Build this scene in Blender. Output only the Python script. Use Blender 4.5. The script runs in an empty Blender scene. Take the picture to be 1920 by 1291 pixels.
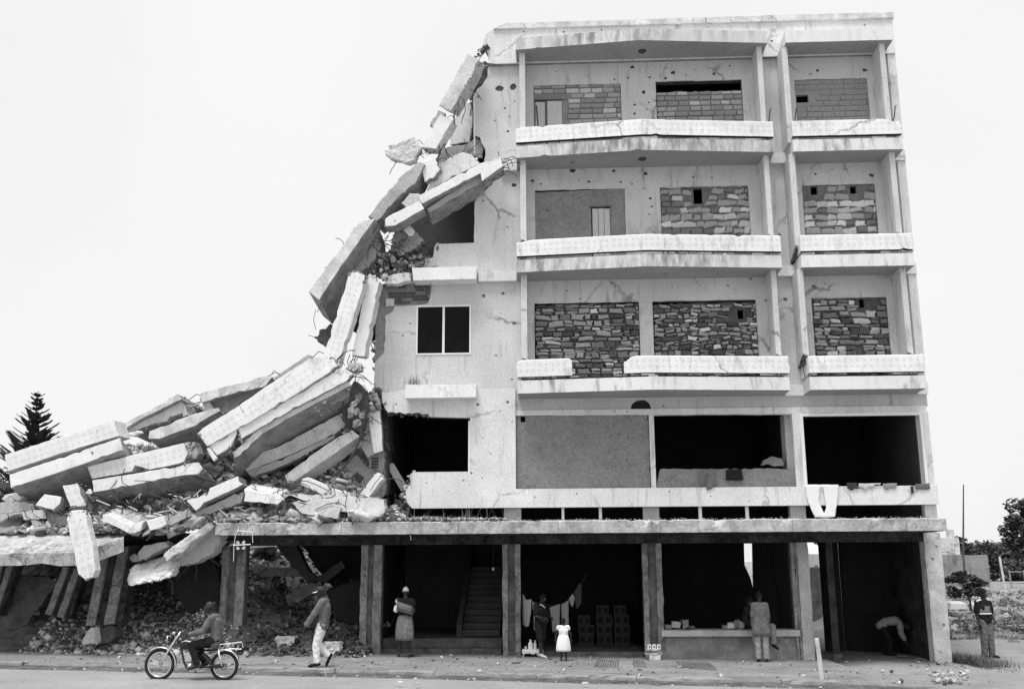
import bpy, math, random
import numpy as np
from mathutils import Vector, Matrix
from mathutils.geometry import delaunay_2d_cdt

SC = bpy.context.scene
COL = SC.collection
rnd = random.Random(7)
PI = math.pi

# ------------------------------------------------------------------ camera
CAM_POS = Vector((0.0, -26.3, 2.25))
FPX = 1864.0
CAM_R = (Matrix.Rotation(math.radians(2.5), 3, 'Z') @ Matrix.Rotation(math.radians(102.5), 3, 'X')
         @ Matrix.Rotation(math.radians(-0.3), 3, 'Z'))
cd = bpy.data.cameras.new('camera')
cam = bpy.data.objects.new('camera', cd)
COL.objects.link(cam)
cam.matrix_world = Matrix.Translation(CAM_POS) @ CAM_R.to_4x4()
cd.sensor_width = 36.0
cd.lens = FPX / 1920.0 * 36.0
cd.clip_start = 0.1
cd.clip_end = 3000.0
SC.camera = cam

# ------------------------------------------------------------------ sky, sun, exposure
SUN_EL, SUN_AZ = math.radians(70), math.radians(205)   # azimuth from +Y towards +X: behind the camera, a little to its left
w = bpy.data.worlds.new('World')
SC.world = w
w.use_nodes = True
nt = w.node_tree
nt.nodes.clear()
sky = nt.nodes.new('ShaderNodeTexSky')
sky.sky_type = 'NISHITA'
sky.sun_disc = False
sky.sun_elevation = SUN_EL
sky.sun_rotation = SUN_AZ
sky.dust_density = 4.0
bw = nt.nodes.new('ShaderNodeRGBToBW')
nt.links.new(sky.outputs[0], bw.inputs[0])
mx = nt.nodes.new('ShaderNodeMix')           # a closed white cloud deck over the clear sky
mx.data_type = 'FLOAT'
mx.inputs[0].default_value = 0.9
nt.links.new(bw.outputs[0], mx.inputs[2])
tcw = nt.nodes.new('ShaderNodeTexCoord')      # faint, soft unevenness of the cloud deck
nzw = nt.nodes.new('ShaderNodeTexNoise')
nzw.inputs['Scale'].default_value = 2.2
nzw.inputs['Detail'].default_value = 4.0
nt.links.new(tcw.outputs['Generated'], nzw.inputs['Vector'])
mrw = nt.nodes.new('ShaderNodeMapRange')
mrw.inputs[1].default_value, mrw.inputs[2].default_value = .3, .7
mrw.inputs[3].default_value, mrw.inputs[4].default_value = 7.6, 8.3
nt.links.new(nzw.outputs['Fac'], mrw.inputs[0])
nt.links.new(mrw.outputs[0], mx.inputs[3])
bg = nt.nodes.new('ShaderNodeBackground')
bg.inputs[1].default_value = 0.1
nt.links.new(mx.outputs[0], bg.inputs[0])
wo = nt.nodes.new('ShaderNodeOutputWorld')
nt.links.new(bg.outputs[0], wo.inputs[0])
sd = bpy.data.lights.new('sun', 'SUN')
sd.energy = 2.7
sd.angle = math.radians(25)
sun = bpy.data.objects.new('sun', sd)
COL.objects.link(sun)
sdir = Vector((math.sin(SUN_AZ) * math.cos(SUN_EL), math.cos(SUN_AZ) * math.cos(SUN_EL), math.sin(SUN_EL)))
sun.location = sdir * 60
sun.rotation_euler = sdir.to_track_quat('Z', 'Y').to_euler()
vs = SC.view_settings
vs.view_transform = 'Standard'
vs.look = 'None'
vs.exposure = 0.3
vs.gamma = 1.0
vs.use_curve_mapping = False

# ------------------------------------------------------------------ helpers
def P(u, v, Y):
    """point of the vertical plane y=Y seen at photo pixel (u, v)"""
    d = CAM_R @ Vector(((u - 960.0) / FPX, -(v - 645.5) / FPX, -1.0))
    t = (Y - CAM_POS.y) / d.y
    return CAM_POS + d * t
def X(u, v, Y): return P(u, v, Y).x
def Z(u, v, Y): return P(u, v, Y).z
def gz(x): return 0.0 - 0.0145 * max(-14.0, min(12.0, x))        # the street falls a little to the right

ORG = {}
def mob(name, V, F, mat, parent=None, origin=None, smooth=False, uv=None, mi=None):
    V = [Vector(v) for v in V]
    if parent is not None:
        origin = ORG[parent.name]
    elif origin is None:
        n = len(V)
        origin = Vector((sum(v.x for v in V) / n, sum(v.y for v in V) / n, min(v.z for v in V)))
    me = bpy.data.meshes.new(name)
    me.from_pydata([v - origin for v in V], [], F)
    mats = mat if isinstance(mat, (list, tuple)) else [mat]
    for m in mats:
        me.materials.append(m)
    if mi is not None:
        me.polygons.foreach_set('material_index', mi)
    if smooth:
        me.polygons.foreach_set('use_smooth', [True] * len(me.polygons))
    if uv is not None:
        l = me.uv_layers.new(name='UVMap')
        li = np.zeros(len(me.loops), dtype=np.int32)
        me.loops.foreach_get('vertex_index', li)
        l.data.foreach_set('uv', np.array(uv, dtype=np.float32)[li].ravel())
    me.update()
    o = bpy.data.objects.new(name, me)
    COL.objects.link(o)
    if parent is not None:
        o.parent = parent
    else:
        o.location = origin
    ORG[o.name] = origin
    return o
def empty(name, loc):
    o = bpy.data.objects.new(name, None)
    o.empty_display_size = 0.3
    COL.objects.link(o)
    o.location = loc
    ORG[o.name] = Vector(loc)
    return o
def tag(o, label, cat, group=None):
    o['label'] = label
    o['category'] = cat
    if group:
        o['group'] = group
    return o
def kind(o, k):
    o['kind'] = k
    return o

def cdt(outer, holes=()):
    vs_, es = [], []
    for loop in [outer] + list(holes):
        b = len(vs_)
        n = len(loop)
        vs_ += [Vector((p[0], p[1])) for p in loop]
        es += [(b + i, b + (i + 1) % n) for i in range(n)]
    r = delaunay_2d_cdt(vs_, es, [], 1, 1e-6)
    v2 = [(v.x, v.y) for v in r[0]]
    keep = []
    boxes = [(min(p[0] for p in h), max(p[0] for p in h), min(p[1] for p in h), max(p[1] for p in h)) for h in holes]
    for f in r[2]:
        cx, cy = sum(v2[i][0] for i in f) / len(f), sum(v2[i][1] for i in f) / len(f)
        if not inside(outer, cx, cy):
            continue
        if any(b[0] < cx < b[1] and b[2] < cy < b[3] and inside(h, cx, cy) for b, h in zip(boxes, holes)):
            continue
        keep.append(list(f))
    return v2, keep
def inside(poly, x, y):
    c = False
    n = len(poly)
    for i in range(n):
        (x0, y0), (x1, y1) = poly[i][:2], poly[(i + 1) % n][:2]
        if (y0 > y) != (y1 > y) and x < (x1 - x0) * (y - y0) / (y1 - y0) + x0:
            c = not c
    return c
def area2(p):
    return sum(p[i][0] * p[(i + 1) % len(p)][1] - p[(i + 1) % len(p)][0] * p[i][1] for i in range(len(p))) / 2
def jag(p, q, amp=0.04, step=0.15, r=rnd):
    """points from p up to (not with) q, roughened"""
    p, q = Vector(p), Vector(q)
    L = (q - p).length
    n = max(1, int(L / step))
    d = (q - p) / max(L, 1e-6)
    nrm = Vector((-d.y, d.x))
    out = [(p.x, p.y)]
    for i in range(1, n):
        t = (i + r.uniform(-.3, .3)) / n
        c = p + (q - p) * t + nrm * r.uniform(-amp, amp)
        out.append((c.x, c.y))
    return out
def jagpoly(pts, rough=None, amp=0.04, step=0.15, r=rnd):
    """rough: indices of the edges (i -> i+1) that are broken; None = all"""
    out = []
    n = len(pts)
    for i in range(n):
        if rough is None or i in rough:
            out += jag(pts[i], pts[(i + 1) % n], amp, step, r)
        else:
            out.append(tuple(pts[i]))
    return out
def pit(x, z, r, rr=rnd):
    n = rr.randint(6, 8)
    a0 = rr.random() * 6
    return [(x + r * rr.uniform(.65, 1.2) * math.cos(a0 + 2 * PI * i / n), z + r * rr.uniform(.6, 1.1) * math.sin(a0 + 2 * PI * i / n)) for i in range(n)]

class G:
    def __init__(s):
        s.V, s.F = [], []
    def add(s, V, F):
        b = len(s.V)
        s.V += [Vector(v) for v in V]
        s.F += [[b + i for i in f] for f in F]
        return s
    def box(s, x0, x1, y0, y1, z0, z1):
        return s.add([(x0, y0, z0), (x1, y0, z0), (x1, y1, z0), (x0, y1, z0), (x0, y0, z1), (x1, y0, z1), (x1, y1, z1), (x0, y1, z1)],
                     [(0, 3, 2, 1), (4, 5, 6, 7), (0, 1, 5, 4), (1, 2, 6, 5), (2, 3, 7, 6), (3, 0, 4, 7)])
    def hexa(s, q0, q1):
        """two quads (4 points each) joined"""
        return s.add(list(q0) + list(q1), [(3, 2, 1, 0), (4, 5, 6, 7), (0, 1, 5, 4), (1, 2, 6, 5), (2, 3, 7, 6), (3, 0, 4, 7)])
    def prism(s, poly, z0, z1):
        if area2(poly) < 0:
            poly = poly[::-1]
        n = len(poly)
        return s.add([(p[0], p[1], z0) for p in poly] + [(p[0], p[1], z1) for p in poly],
                     [list(range(n))[::-1], list(range(n, 2 * n))] + [(i, (i + 1) % n, n + (i + 1) % n, n + i) for i in range(n)])
    def plate(s, outer, holes, y0, y1):
        """a wall plate in the x-z plane, front at y0, back at y1"""
        v2, f2 = cdt(outer, holes)
        n = len(v2)
        F = []
        for f in f2:
            if area2([v2[i] for i in f]) < 0:
                f = f[::-1]
            F.append(f)
            F.append([i + n for i in f[::-1]])
        ec = {}
        for f in F[::2]:
            for i in range(len(f)):
                a, b = f[i], f[(i + 1) % len(f)]
                ec[(a, b)] = 1
        for (a, b) in list(ec):
            if (b, a) not in ec:
                F.append([b, a, a + n, b + n])
        return s.add([(p[0], y0, p[1]) for p in v2] + [(p[0], y1, p[1]) for p in v2], F)
    def tube(s, pts, r, n=6, cap=True):
        pts = [Vector(p) for p in pts]
        rs = r if isinstance(r, (list, tuple)) else [r] * len(pts)
        rings = []
        up = None
        for i, p in enumerate(pts):
            d = (pts[min(i + 1, len(pts) - 1)] - pts[max(i - 1, 0)]).normalized()
            if up is None:
                up = Vector((0, 0, 1)) if abs(d.z) < .9 else Vector((1, 0, 0))
            a = d.cross(up).normalized()
            up = a.cross(d).normalized()
            rings.append([p + (a * math.cos(2 * PI * k / n) + up * math.sin(2 * PI * k / n)) * rs[i] for k in range(n)])
        V = [v for rg in rings for v in rg]
        F = []
        for i in range(len(pts) - 1):
            for k in range(n):
                F.append((i * n + k, i * n + (k + 1) % n, (i + 1) * n + (k + 1) % n, (i + 1) * n + k))
        if cap:
            F.append(list(range(n))[::-1])
            F.append([(len(pts) - 1) * n + k for k in range(n)])
        return s.add(V, F)
    def caps(s, p0, r0, p1, r1, n=12, sq=1.0):
        """tapered capsule"""
        p0, p1 = Vector(p0), Vector(p1)
        d = p1 - p0
        L = d.length
        d = d / L if L > 1e-6 else Vector((0, 0, 1))
        pts, rs = [], []
        for a in (-80, -50, -22):
            a = math.radians(a)
            pts.append(p0 + d * r0 * math.sin(a)); rs.append(r0 * math.cos(a))
        for t in (0.0, .33, .66, 1.0):
            pts.append(p0 + d * L * t); rs.append(r0 + (r1 - r0) * t)
        for a in (22, 50, 80):
            a = math.radians(a)
            pts.append(p1 + d * r1 * math.sin(a)); rs.append(r1 * math.cos(a))
        b = len(s.V)
        s.tube(pts, rs, n)
        return s
    def ell(s, c, r, n=14, m=9, rot=None):
        V, F = [], []
        for j in range(m + 1):
            t = PI * j / m
            for i in range(n):
                a = 2 * PI * i / n
                p = Vector((r[0] * math.sin(t) * math.cos(a), r[1] * math.sin(t) * math.sin(a), r[2] * math.cos(t)))
                if rot is not None:
                    p = rot @ p
                V.append(Vector(c) + p)
        for j in range(m):
            for i in range(n):
                F.append((j * n + i, (j + 1) * n + i, (j + 1) * n + (i + 1) % n, j * n + (i + 1) % n))
        return s.add(V, F)
    def loft(s, rings, cap=True):
        n = len(rings[0])
        V = [v for r in rings for v in r]
        F = []
        for i in range(len(rings) - 1):
            for k in range(n):
                F.append((i * n + k, i * n + (k + 1) % n, (i + 1) * n + (k + 1) % n, (i + 1) * n + k))
        if cap:
            F.append(list(range(n))[::-1])
            F.append([(len(rings) - 1) * n + k for k in range(n)])
        return s.add(V, F)
    def torus(s, c, R, r, ax, n=32, m=8):
        ax = Vector(ax).normalized()
        a = ax.cross(Vector((0, 0, 1))).normalized()
        b = ax.cross(a)
        V, F = [], []
        for i in range(n):
            t = 2 * PI * i / n
            d = a * math.cos(t) + b * math.sin(t)
            for k in range(m):
                q = 2 * PI * k / m
                V.append(Vector(c) + d * (R + r * math.cos(q)) + ax * r * math.sin(q))
        for i in range(n):
            for k in range(m):
                F.append((i * m + k, ((i + 1) % n) * m + k, ((i + 1) % n) * m + (k + 1) % m, i * m + (k + 1) % m))
        return s.add(V, F)
    def obj(s, name, mat, parent=None, **kw):
        return mob(name, s.V, s.F, mat, parent, **kw)

# ------------------------------------------------------------------ materials (all grey: a black and white photograph)
def mat(name, base, mottle=0.12, mscale=0.8, grain=0.10, gscale=18.0, bump=0.25, rough=0.9, stain=0.0, stain_v=0.3,
        stain_scale=(2.0, 2.0, 0.25), stain_lo=0.52, stain_hi=0.68, crack=0.0, crack_scale=1.2, spec=0.15, rings=False, speck=0.0):
    m = bpy.data.materials.new(name)
    m.use_nodes = True
    nt = m.node_tree
    N, L = nt.nodes, nt.links
    pb = N['Principled BSDF']
    pb.inputs['Roughness'].default_value = rough
    pb.inputs['Specular IOR Level'].default_value = spec
    tc = N.new('ShaderNodeTexCoord')
    def noise(scale, detail, vec=None, rg=0.6):
        n = N.new('ShaderNodeTexNoise')
        n.inputs['Scale'].default_value = scale
        n.inputs['Detail'].default_value = detail
        n.inputs['Roughness'].default_value = rg
        L.new(vec or tc.outputs['Object'], n.inputs['Vector'])
        return n.outputs['Fac']
    def math_(op, a, b=None, clamp=False):
        n = N.new('ShaderNodeMath')
        n.operation = op
        n.use_clamp = clamp
        for i, x in enumerate((a, b)):
            if x is None:
                continue
            if hasattr(x, 'is_linked'):
                L.new(x, n.inputs[i])
            else:
                n.inputs[i].default_value = x
        return n.outputs[0]
    def rng(x, a, b, c, d):
        n = N.new('ShaderNodeMapRange')
        n.inputs[1].default_value, n.inputs[2].default_value = a, b
        n.inputs[3].default_value, n.inputs[4].default_value = c, d
        L.new(x, n.inputs[0])
        return n.outputs[0]
    n1 = noise(mscale, 5.0)
    n2 = noise(gscale, 4.0, rg=0.75)
    f = math_('ADD', rng(n1, .28, .72, -mottle, mottle), rng(n2, .25, .75, -grain, grain))
    f = math_('ADD', f, 1.0)
    val = math_('MULTIPLY', f, base)
    if stain:
        mp = N.new('ShaderNodeMapping')
        mp.inputs['Scale'].default_value = stain_scale
        L.new(tc.outputs['Object'], mp.inputs['Vector'])
        s1 = rng(noise(2.2, 6.0, mp.outputs[0], .65), stain_lo, stain_hi, 0.0, stain)
        s2 = rng(noise(0.45, 2.0), .38, .58, 0.15, 1.0)
        k = math_('MULTIPLY', s1, s2, True)
        n = N.new('ShaderNodeMix')
        n.data_type = 'FLOAT'
        L.new(k, n.inputs[0]); L.new(val, n.inputs[2])
        n.inputs[3].default_value = stain_v
        val = n.outputs[0]
    if speck:
        v = N.new('ShaderNodeTexVoronoi')
        v.inputs['Scale'].default_value = 3.0
        L.new(tc.outputs['Object'], v.inputs['Vector'])
        val = math_('MULTIPLY', val, rng(v.outputs['Distance'], .05, .16, 1.0 - speck, 1.0))
    if crack:
        v = N.new('ShaderNodeTexVoronoi')
        v.feature = 'DISTANCE_TO_EDGE'
        v.inputs['Scale'].default_value = crack_scale
        nn = N.new('ShaderNodeTexNoise')
        nn.inputs['Scale'].default_value = 4.0
        nn.inputs['Detail'].default_value = 4.0
        L.new(tc.outputs['Object'], nn.inputs['Vector'])
        vm = N.new('ShaderNodeVectorMath')
        vm.operation = 'MULTIPLY_ADD'
        L.new(nn.outputs['Color'], vm.inputs[0])
        vm.inputs[1].default_value = (.35, .35, .35)
        L.new(tc.outputs['Object'], vm.inputs[2])
        L.new(vm.outputs[0], v.inputs['Vector'])
        e = rng(v.outputs['Distance'], .004, .016, 1.0, 0.0)
        e = math_('MULTIPLY', e, rng(noise(.7, 2.0), .48, .6, 0.0, crack), True)
        val = math_('MULTIPLY', val, math_('SUBTRACT', 1.0, e))
    if rings:
        uvn = N.new('ShaderNodeUVMap')
        sep = N.new('ShaderNodeSeparateXYZ')
        L.new(uvn.outputs[0], sep.inputs[0])
        fx = math_('SUBTRACT', math_('FRACT', sep.outputs[0]), .5)
        fy = math_('SUBTRACT', math_('FRACT', sep.outputs[1]), .5)
        r = math_('SQRT', math_('ADD', math_('MULTIPLY', fx, fx), math_('MULTIPLY', fy, fy)))
        ring = rng(math_('ABSOLUTE', math_('SUBTRACT', r, .35)), .015, .055, 1.0, 0.0)
        dot = rng(r, .07, .14, 1.0, 0.0)
        wn = N.new('ShaderNodeTexWhiteNoise')
        wn.noise_dimensions = '2D'
        fl = N.new('ShaderNodeVectorMath')
        fl.operation = 'FLOOR'
        L.new(uvn.outputs[0], fl.inputs[0])
        L.new(fl.outputs[0], wn.inputs['Vector'])
        pr = math_('ADD', math_('MULTIPLY', ring, rng(wn.outputs[0], 0, 1, .05, .55)), math_('MULTIPLY', dot, .85), True)
        inside = math_('MULTIPLY', rng(math_('ABSOLUTE', sep.outputs[1]), .98, 1.0, 1.0, 0.0), 1.0)
        pr = math_('MULTIPLY', pr, inside)
        val = math_('MULTIPLY', val, math_('SUBTRACT', 1.0, math_('MULTIPLY', pr, .55)))
    val = math_('MAXIMUM', val, 0.004)
    L.new(val, pb.inputs['Base Color'])
    if bump:
        b = N.new('ShaderNodeBump')
        b.inputs['Strength'].default_value = bump
        b.inputs['Distance'].default_value = 0.02
        L.new(math_('ADD', n2, math_('MULTIPLY', n1, 1.5)), b.inputs['Height'])
        L.new(b.outputs[0], pb.inputs['Normal'])
    return m
M = {}
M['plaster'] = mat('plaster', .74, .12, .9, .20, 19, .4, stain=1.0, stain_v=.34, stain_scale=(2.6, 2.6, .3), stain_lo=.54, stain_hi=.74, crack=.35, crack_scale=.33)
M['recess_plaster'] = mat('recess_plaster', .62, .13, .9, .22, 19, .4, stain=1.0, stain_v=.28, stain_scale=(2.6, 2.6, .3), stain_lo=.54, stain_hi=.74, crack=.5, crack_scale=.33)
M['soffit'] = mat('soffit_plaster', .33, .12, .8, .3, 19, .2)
M['tile'] = mat('ring_tile', .82, .09, 1.4, .12, 20, .2, rings=True, rough=.6, spec=.3, stain=.85, stain_v=.36, stain_scale=(2.4, 2.4, .7), stain_lo=.54, stain_hi=.74, crack=.5, crack_scale=.5)
M['fascia'] = mat('fascia_paint', .76, .08, .6, .14, 32, .25, stain=.95, stain_v=.24, stain_scale=(2.0, 2.0, .5), stain_lo=.50, stain_hi=.70)
M['fascia_stained'] = mat('fascia_stained', .66, .12, .6, .18, 32, .3, stain=1.0, stain_v=.26, stain_scale=(2.2, 2.2, .6), stain_lo=.40, stain_hi=.60)
M['white'] = mat('white_paint', .82, .10, 1.6, .12, 18, .3, stain=.9, stain_v=.36, stain_lo=.56, stain_hi=.72, stain_scale=(2.2, 2.2, 1.2), crack=.5, crack_scale=.6)
M['white_frame'] = mat('white_frame', .85, .03, 1, .03, 20, .05, rough=.5)
M['shadeconc'] = mat('shade_concrete', .32, .45, 2.4, .3, 18, .9, stain=.6, stain_v=.06, stain_scale=(1.5, 1.5, 1.0), crack=.4, crack_scale=1.5)  # concrete darkened for undersides and backs, their shade put into the colour
M['canopy'] = mat('canopy_concrete', .46, .30, 2.6, .30, 15, .5, stain=.8, stain_v=.16, stain_scale=(1.4, 1.4, .9), stain_lo=.46, stain_hi=.62, crack=.7, crack_scale=1.5)
M['concrete'] = mat('concrete', .46, .26, 1.6, .22, 20, .8, stain=.5, stain_v=.16, stain_scale=(1.5, 1.5, 1.0), crack=.2, crack_scale=.8)
M['lightconc'] = mat('light_concrete', .64, .30, 2.2, .2, 16, .8, stain=.6, stain_v=.25, stain_scale=(1.5, 1.5, .8), crack=.7, crack_scale=.9)
M['column'] = mat('weathered_column', .13, .5, 2.6, .35, 12, .7, stain=.6, stain_v=.05, stain_scale=(2, 2, .5))
M['columnedge'] = mat('worn_column_edge', .25, .45, 3.0, .35, 12, .7, stain=.6, stain_v=.08, stain_scale=(2, 2, .6))
M['beam'] = mat('dark_beam', .05, .7, 2.5, .5, 10, .5)  # near black and mottled, also used on canopy undersides
M['soot_shade'] = mat('soot_shade_wall', .028, .3, 1.0, .25, 14, .3)  # room shade put into the colour, far darker than sooted walls
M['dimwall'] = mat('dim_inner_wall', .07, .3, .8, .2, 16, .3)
M['mud'] = mat('mud_render', .25, .14, 2.0, .30, 16, .7, speck=.15, crack=.7, crack_scale=3.0)
M['mortar'] = mat('mortar', .26, .3, 3.0, .3, 16, .8)
M['stone_dark'] = mat('stone_dark', .10, .3, 3, .3, 14, .7)
M['stone_mid'] = mat('stone_mid', .22, .25, 3, .25, 14, .7)
M['stone_grey'] = mat('stone_grey', .40, .2, 3, .22, 14, .6)
M['stone_light'] = mat('stone_light', .58, .15, 3, .18, 14, .5)
M['stone_white'] = mat('stone_white', .72, .08, 3, .08, 14, .3)
M['block'] = mat('concrete_block', .42, .2, 3, .2, 14, .6)
M['block_dark'] = mat('concrete_block_dark', .31, .2, 3, .2, 14, .6)
M['blockmortar'] = mat('block_mortar', .26, .15, 3, .2, 14, .6)
M['wood'] = mat('pale_wood', .55, .1, 2, .12, 20, .2, stain=.5, stain_v=.28, stain_scale=(6, 6, .5))
M['rubble'] = mat('rubble', .30, .3, 2.0, .3, 9, .8)
M['rubble_light'] = mat('rubble_light', .46, .25, 2.0, .25, 9, .6)
M['rubble_dark'] = mat('rubble_dark', .10, .35, 2.0, .3, 9, .8)
M['heap'] = mat('heap_earth', .13, .4, 2.5, .4, 7, 1.0)
M['iron'] = mat('rusty_iron', .07, .2, 3, .2, 20, .2, rough=.7)
M['pavement'] = mat('dusty_pavement', .24, .24, .8, .30, 11, .7, stain=.75, stain_v=.13, stain_scale=(.35, 1.1, 1), stain_lo=.5, stain_hi=.64)
M['kerb'] = mat('kerb_stone', .28, .2, 1.5, .2, 8, .6)
M['road'] = mat('road_surface', .28, .22, .5, .28, 15, .5, stain=.3, stain_v=.26, stain_scale=(.2, .8, 1))
M['dirt'] = mat('dirt_ground', .26, .18, .5, .18, 6, .7, stain=.5, stain_v=.17, stain_scale=(.5, .7, 1), stain_lo=.5, stain_hi=.62)
M['gutter'] = mat('gutter_dirt', .11, .5, 1.5, .5, 7, .8)
M['leaf'] = mat('leaf_dark', .045, .35, 2, .3, 6, 0, rough=.6)
M['leaf_mid'] = mat('leaf_mid', .10, .35, 2, .3, 6, 0, rough=.6)
M['needle'] = mat('needle_dark', .05, .3, 2, .3, 6, 0, rough=.7)
M['bark'] = mat('bark', .09, .3, 3, .3, 10, .6)
M['grass'] = mat('grass', .12, .4, 1.5, .4, 6, 0)
M['drygrass'] = mat('dry_grass', .28, .3, 1.5, .3, 6, 0)
M['skin'] = mat('dark_skin', .03, .15, 6, .1, 30, 0, rough=.5, spec=.25)
M['hair'] = mat('black_hair', .012, .2, 20, .2, 60, 0)
M['cloth_black'] = mat('black_cloth', .018, .2, 8, .2, 40, .2)
M['cloth_dark'] = mat('dark_cloth', .05, .2, 8, .2, 40, .2)
M['cloth_grey'] = mat('grey_cloth', .15, .15, 8, .15, 40, .25)
M['darkmortar'] = mat('dark_mortar', .18, .3, 3.0, .3, 16, .8)
M['core'] = mat('bare_core', .26, .25, 2, .25, 16, .6)
M['stairs'] = mat('stair_concrete', .075, .3, 2, .3, 14, .4)
M['oldwall'] = mat('old_stained_wall', .30, .25, 1.0, .25, 12, .6, stain=.9, stain_v=.08, stain_scale=(1.2, 1.2, .5), stain_lo=.5, stain_hi=.62)
M['cloth_shirt'] = mat('shirt_cloth', .13, .3, 5, .2, 40, .3)
M['cloth_mid'] = mat('mid_grey_cloth', .28, .12, 8, .12, 40, .25)
M['cloth_pale'] = mat('pale_cloth', .55, .08, 8, .1, 40, .25)
M['cloth_white'] = mat('white_cloth', .82, .04, 6, .04, 40, .2)
M['cloth_print'] = mat('printed_cloth', .17, .55, 22, .4, 45, .1)
M['rubber'] = mat('tyre_rubber', .03, .2, 10, .2, 30, .2, rough=.7)
M['paint_black'] = mat('black_enamel', .015, .1, 4, .1, 30, 0, rough=.25, spec=.5)
M['roofing'] = mat('pale_roofing', .62, .1, 1, .1, 10, .2)
def metal(name, v, rough):
    m = bpy.data.materials.new(name)
    m.use_nodes = True
    b = m.node_tree.nodes['Principled BSDF']
    b.inputs['Base Color'].default_value = (v, v, v, 1)
    b.inputs['Metallic'].default_value = 1.0
    b.inputs['Roughness'].default_value = rough
    n = m.node_tree.nodes.new('ShaderNodeTexNoise')
    n.inputs['Scale'].default_value = 30
    mr = m.node_tree.nodes.new('ShaderNodeMapRange')
    mr.inputs[3].default_value, mr.inputs[4].default_value = rough * .6, rough * 1.5
    m.node_tree.links.new(n.outputs['Fac'], mr.inputs[0])
    m.node_tree.links.new(mr.outputs[0], b.inputs['Roughness'])
    return m
M['chrome'] = metal('chrome', .82, .2)
M['alloy'] = metal('engine_alloy', .6, .45)
def glassmat():
    m = bpy.data.materials.new('dark_glass')
    m.use_nodes = True
    b = m.node_tree.nodes['Principled BSDF']
    b.inputs['Base Color'].default_value = (.01, .01, .01, 1)
    b.inputs['Roughness'].default_value = .12
    n = m.node_tree.nodes.new('ShaderNodeTexNoise')
    n.inputs['Scale'].default_value = 3
    mr = m.node_tree.nodes.new('ShaderNodeMapRange')
    mr.inputs[3].default_value, mr.inputs[4].default_value = .001, .012
    m.node_tree.links.new(n.outputs['Fac'], mr.inputs[0])
    m.node_tree.links.new(mr.outputs[0], b.inputs['Base Color'])
    b.inputs['Specular IOR Level'].default_value = .08
    return m
M['glass'] = glassmat()

# ================================================================== the apartment block
B = empty('apartment_block', (4.0, 0.0, -0.1))
tag(B, 'five storey pale apartment block with tiled balconies, torn open and collapsed at its left end', 'building')
XR = 9.77
ZS = [3.30, 6.60, 9.86, 13.12, 16.36]          # undersides of the floors above the ground storey
SL = 0.34                                      # depth of a floor edge

def px2(pts, Y):
    return [(P(u, v, Y).x, P(u, v, Y).z) for u, v in pts]
def rect(u0, v0, u1, v1, Y, zb=None):
    a, b = P(u0, v0, Y), P(u1, v1, Y)
    z0 = b.z if zb is None else zb
    c = P(u1, v0, Y)
    zt = (a.z + c.z) / 2
    return [(a.x, z0), (b.x, z0), (b.x, zt), (a.x, zt)]
def pits(lst, Y, k=0.0137):
    return [pit(P(u, v, Y).x, P(u, v, Y).z, r * k) for u, v, r in lst]

# ---- storey walls: a thin plaster skin with shell pits over a masonry core
OPEN = {}
OPEN['a4'] = rect(1000, 159, 1166, 230, 0, 13.50)
OPEN['b4'] = rect(1229, 151, 1395, 230, 0, 13.50)
OPEN['c4'] = rect(1489, 148, 1633, 230, 0, 13.50)
OPEN['a3'] = rect(1003, 355, 1174, 440, 0, 10.24)
OPEN['b3'] = rect(1237, 350, 1408, 440, 0, 10.24)
OPEN['c3'] = rect(1503, 346, 1648, 440, 0, 10.24)
OPEN['a2'] = rect(1002, 567, 1201, 665, 0, 6.98)
OPEN['b2'] = rect(1223, 563, 1423, 665, 0, 6.98)
OPEN['c2'] = rect(1521, 558, 1671, 665, 0, 6.98)
OPEN['w2'] = rect(781, 572, 883, 664, 0)

PIT4 = [(1043, 134, 2), (1152, 149, 2.5), (1178, 146, 3), (1186, 126, 5), (1262, 136, 5.5), (1248, 147, 3.5), (1218, 145, 3), (1207, 173, 5),
        (1190, 196, 3), (1216, 192, 2.5), (1213, 205, 1.8), (1190, 213, 3), (936, 166, 9), (962, 163, 8), (947, 203, 3), (955, 218, 2),
        (952, 246, 3.2), (928, 226, 2.2), (1519, 139, 2.4), (1368, 123, 2.5), (965, 190, 2), (1302, 131, 2), (1100, 142, 1.6)]
PIT3 = [(1164, 341, 3), (1014, 345, 2.4), (1185, 345, 2.4), (1207, 353, 2), (1219, 372, 3.4), (1222, 387, 2.5), (1217, 402, 2.2), (1074, 318, 7),
        (1151, 320, 4), (1300, 332, 2.6), (1335, 333, 2.4), (1529, 326, 3), (906, 376, 2.4), (1560, 318, 2), (1085, 338, 1.8), (1040, 336, 1.8)]
PIT2 = [(907, 554, 5), (964, 606, 5), (1063, 545, 2.4), (1087, 560, 2.5), (1170, 548, 2.2), (1260, 538, 2.2), (1365, 535, 3), (1408, 522, 3.5), (1436, 563, 3),
        (755, 629, 2.2), (769, 606, 2.0), (960, 711, 2.4), (1148, 530, 2.6), (1541, 540, 2.2)]
def outline(left, zb, zt):
    return left + [(XR, zb), (XR, zt)]
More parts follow.
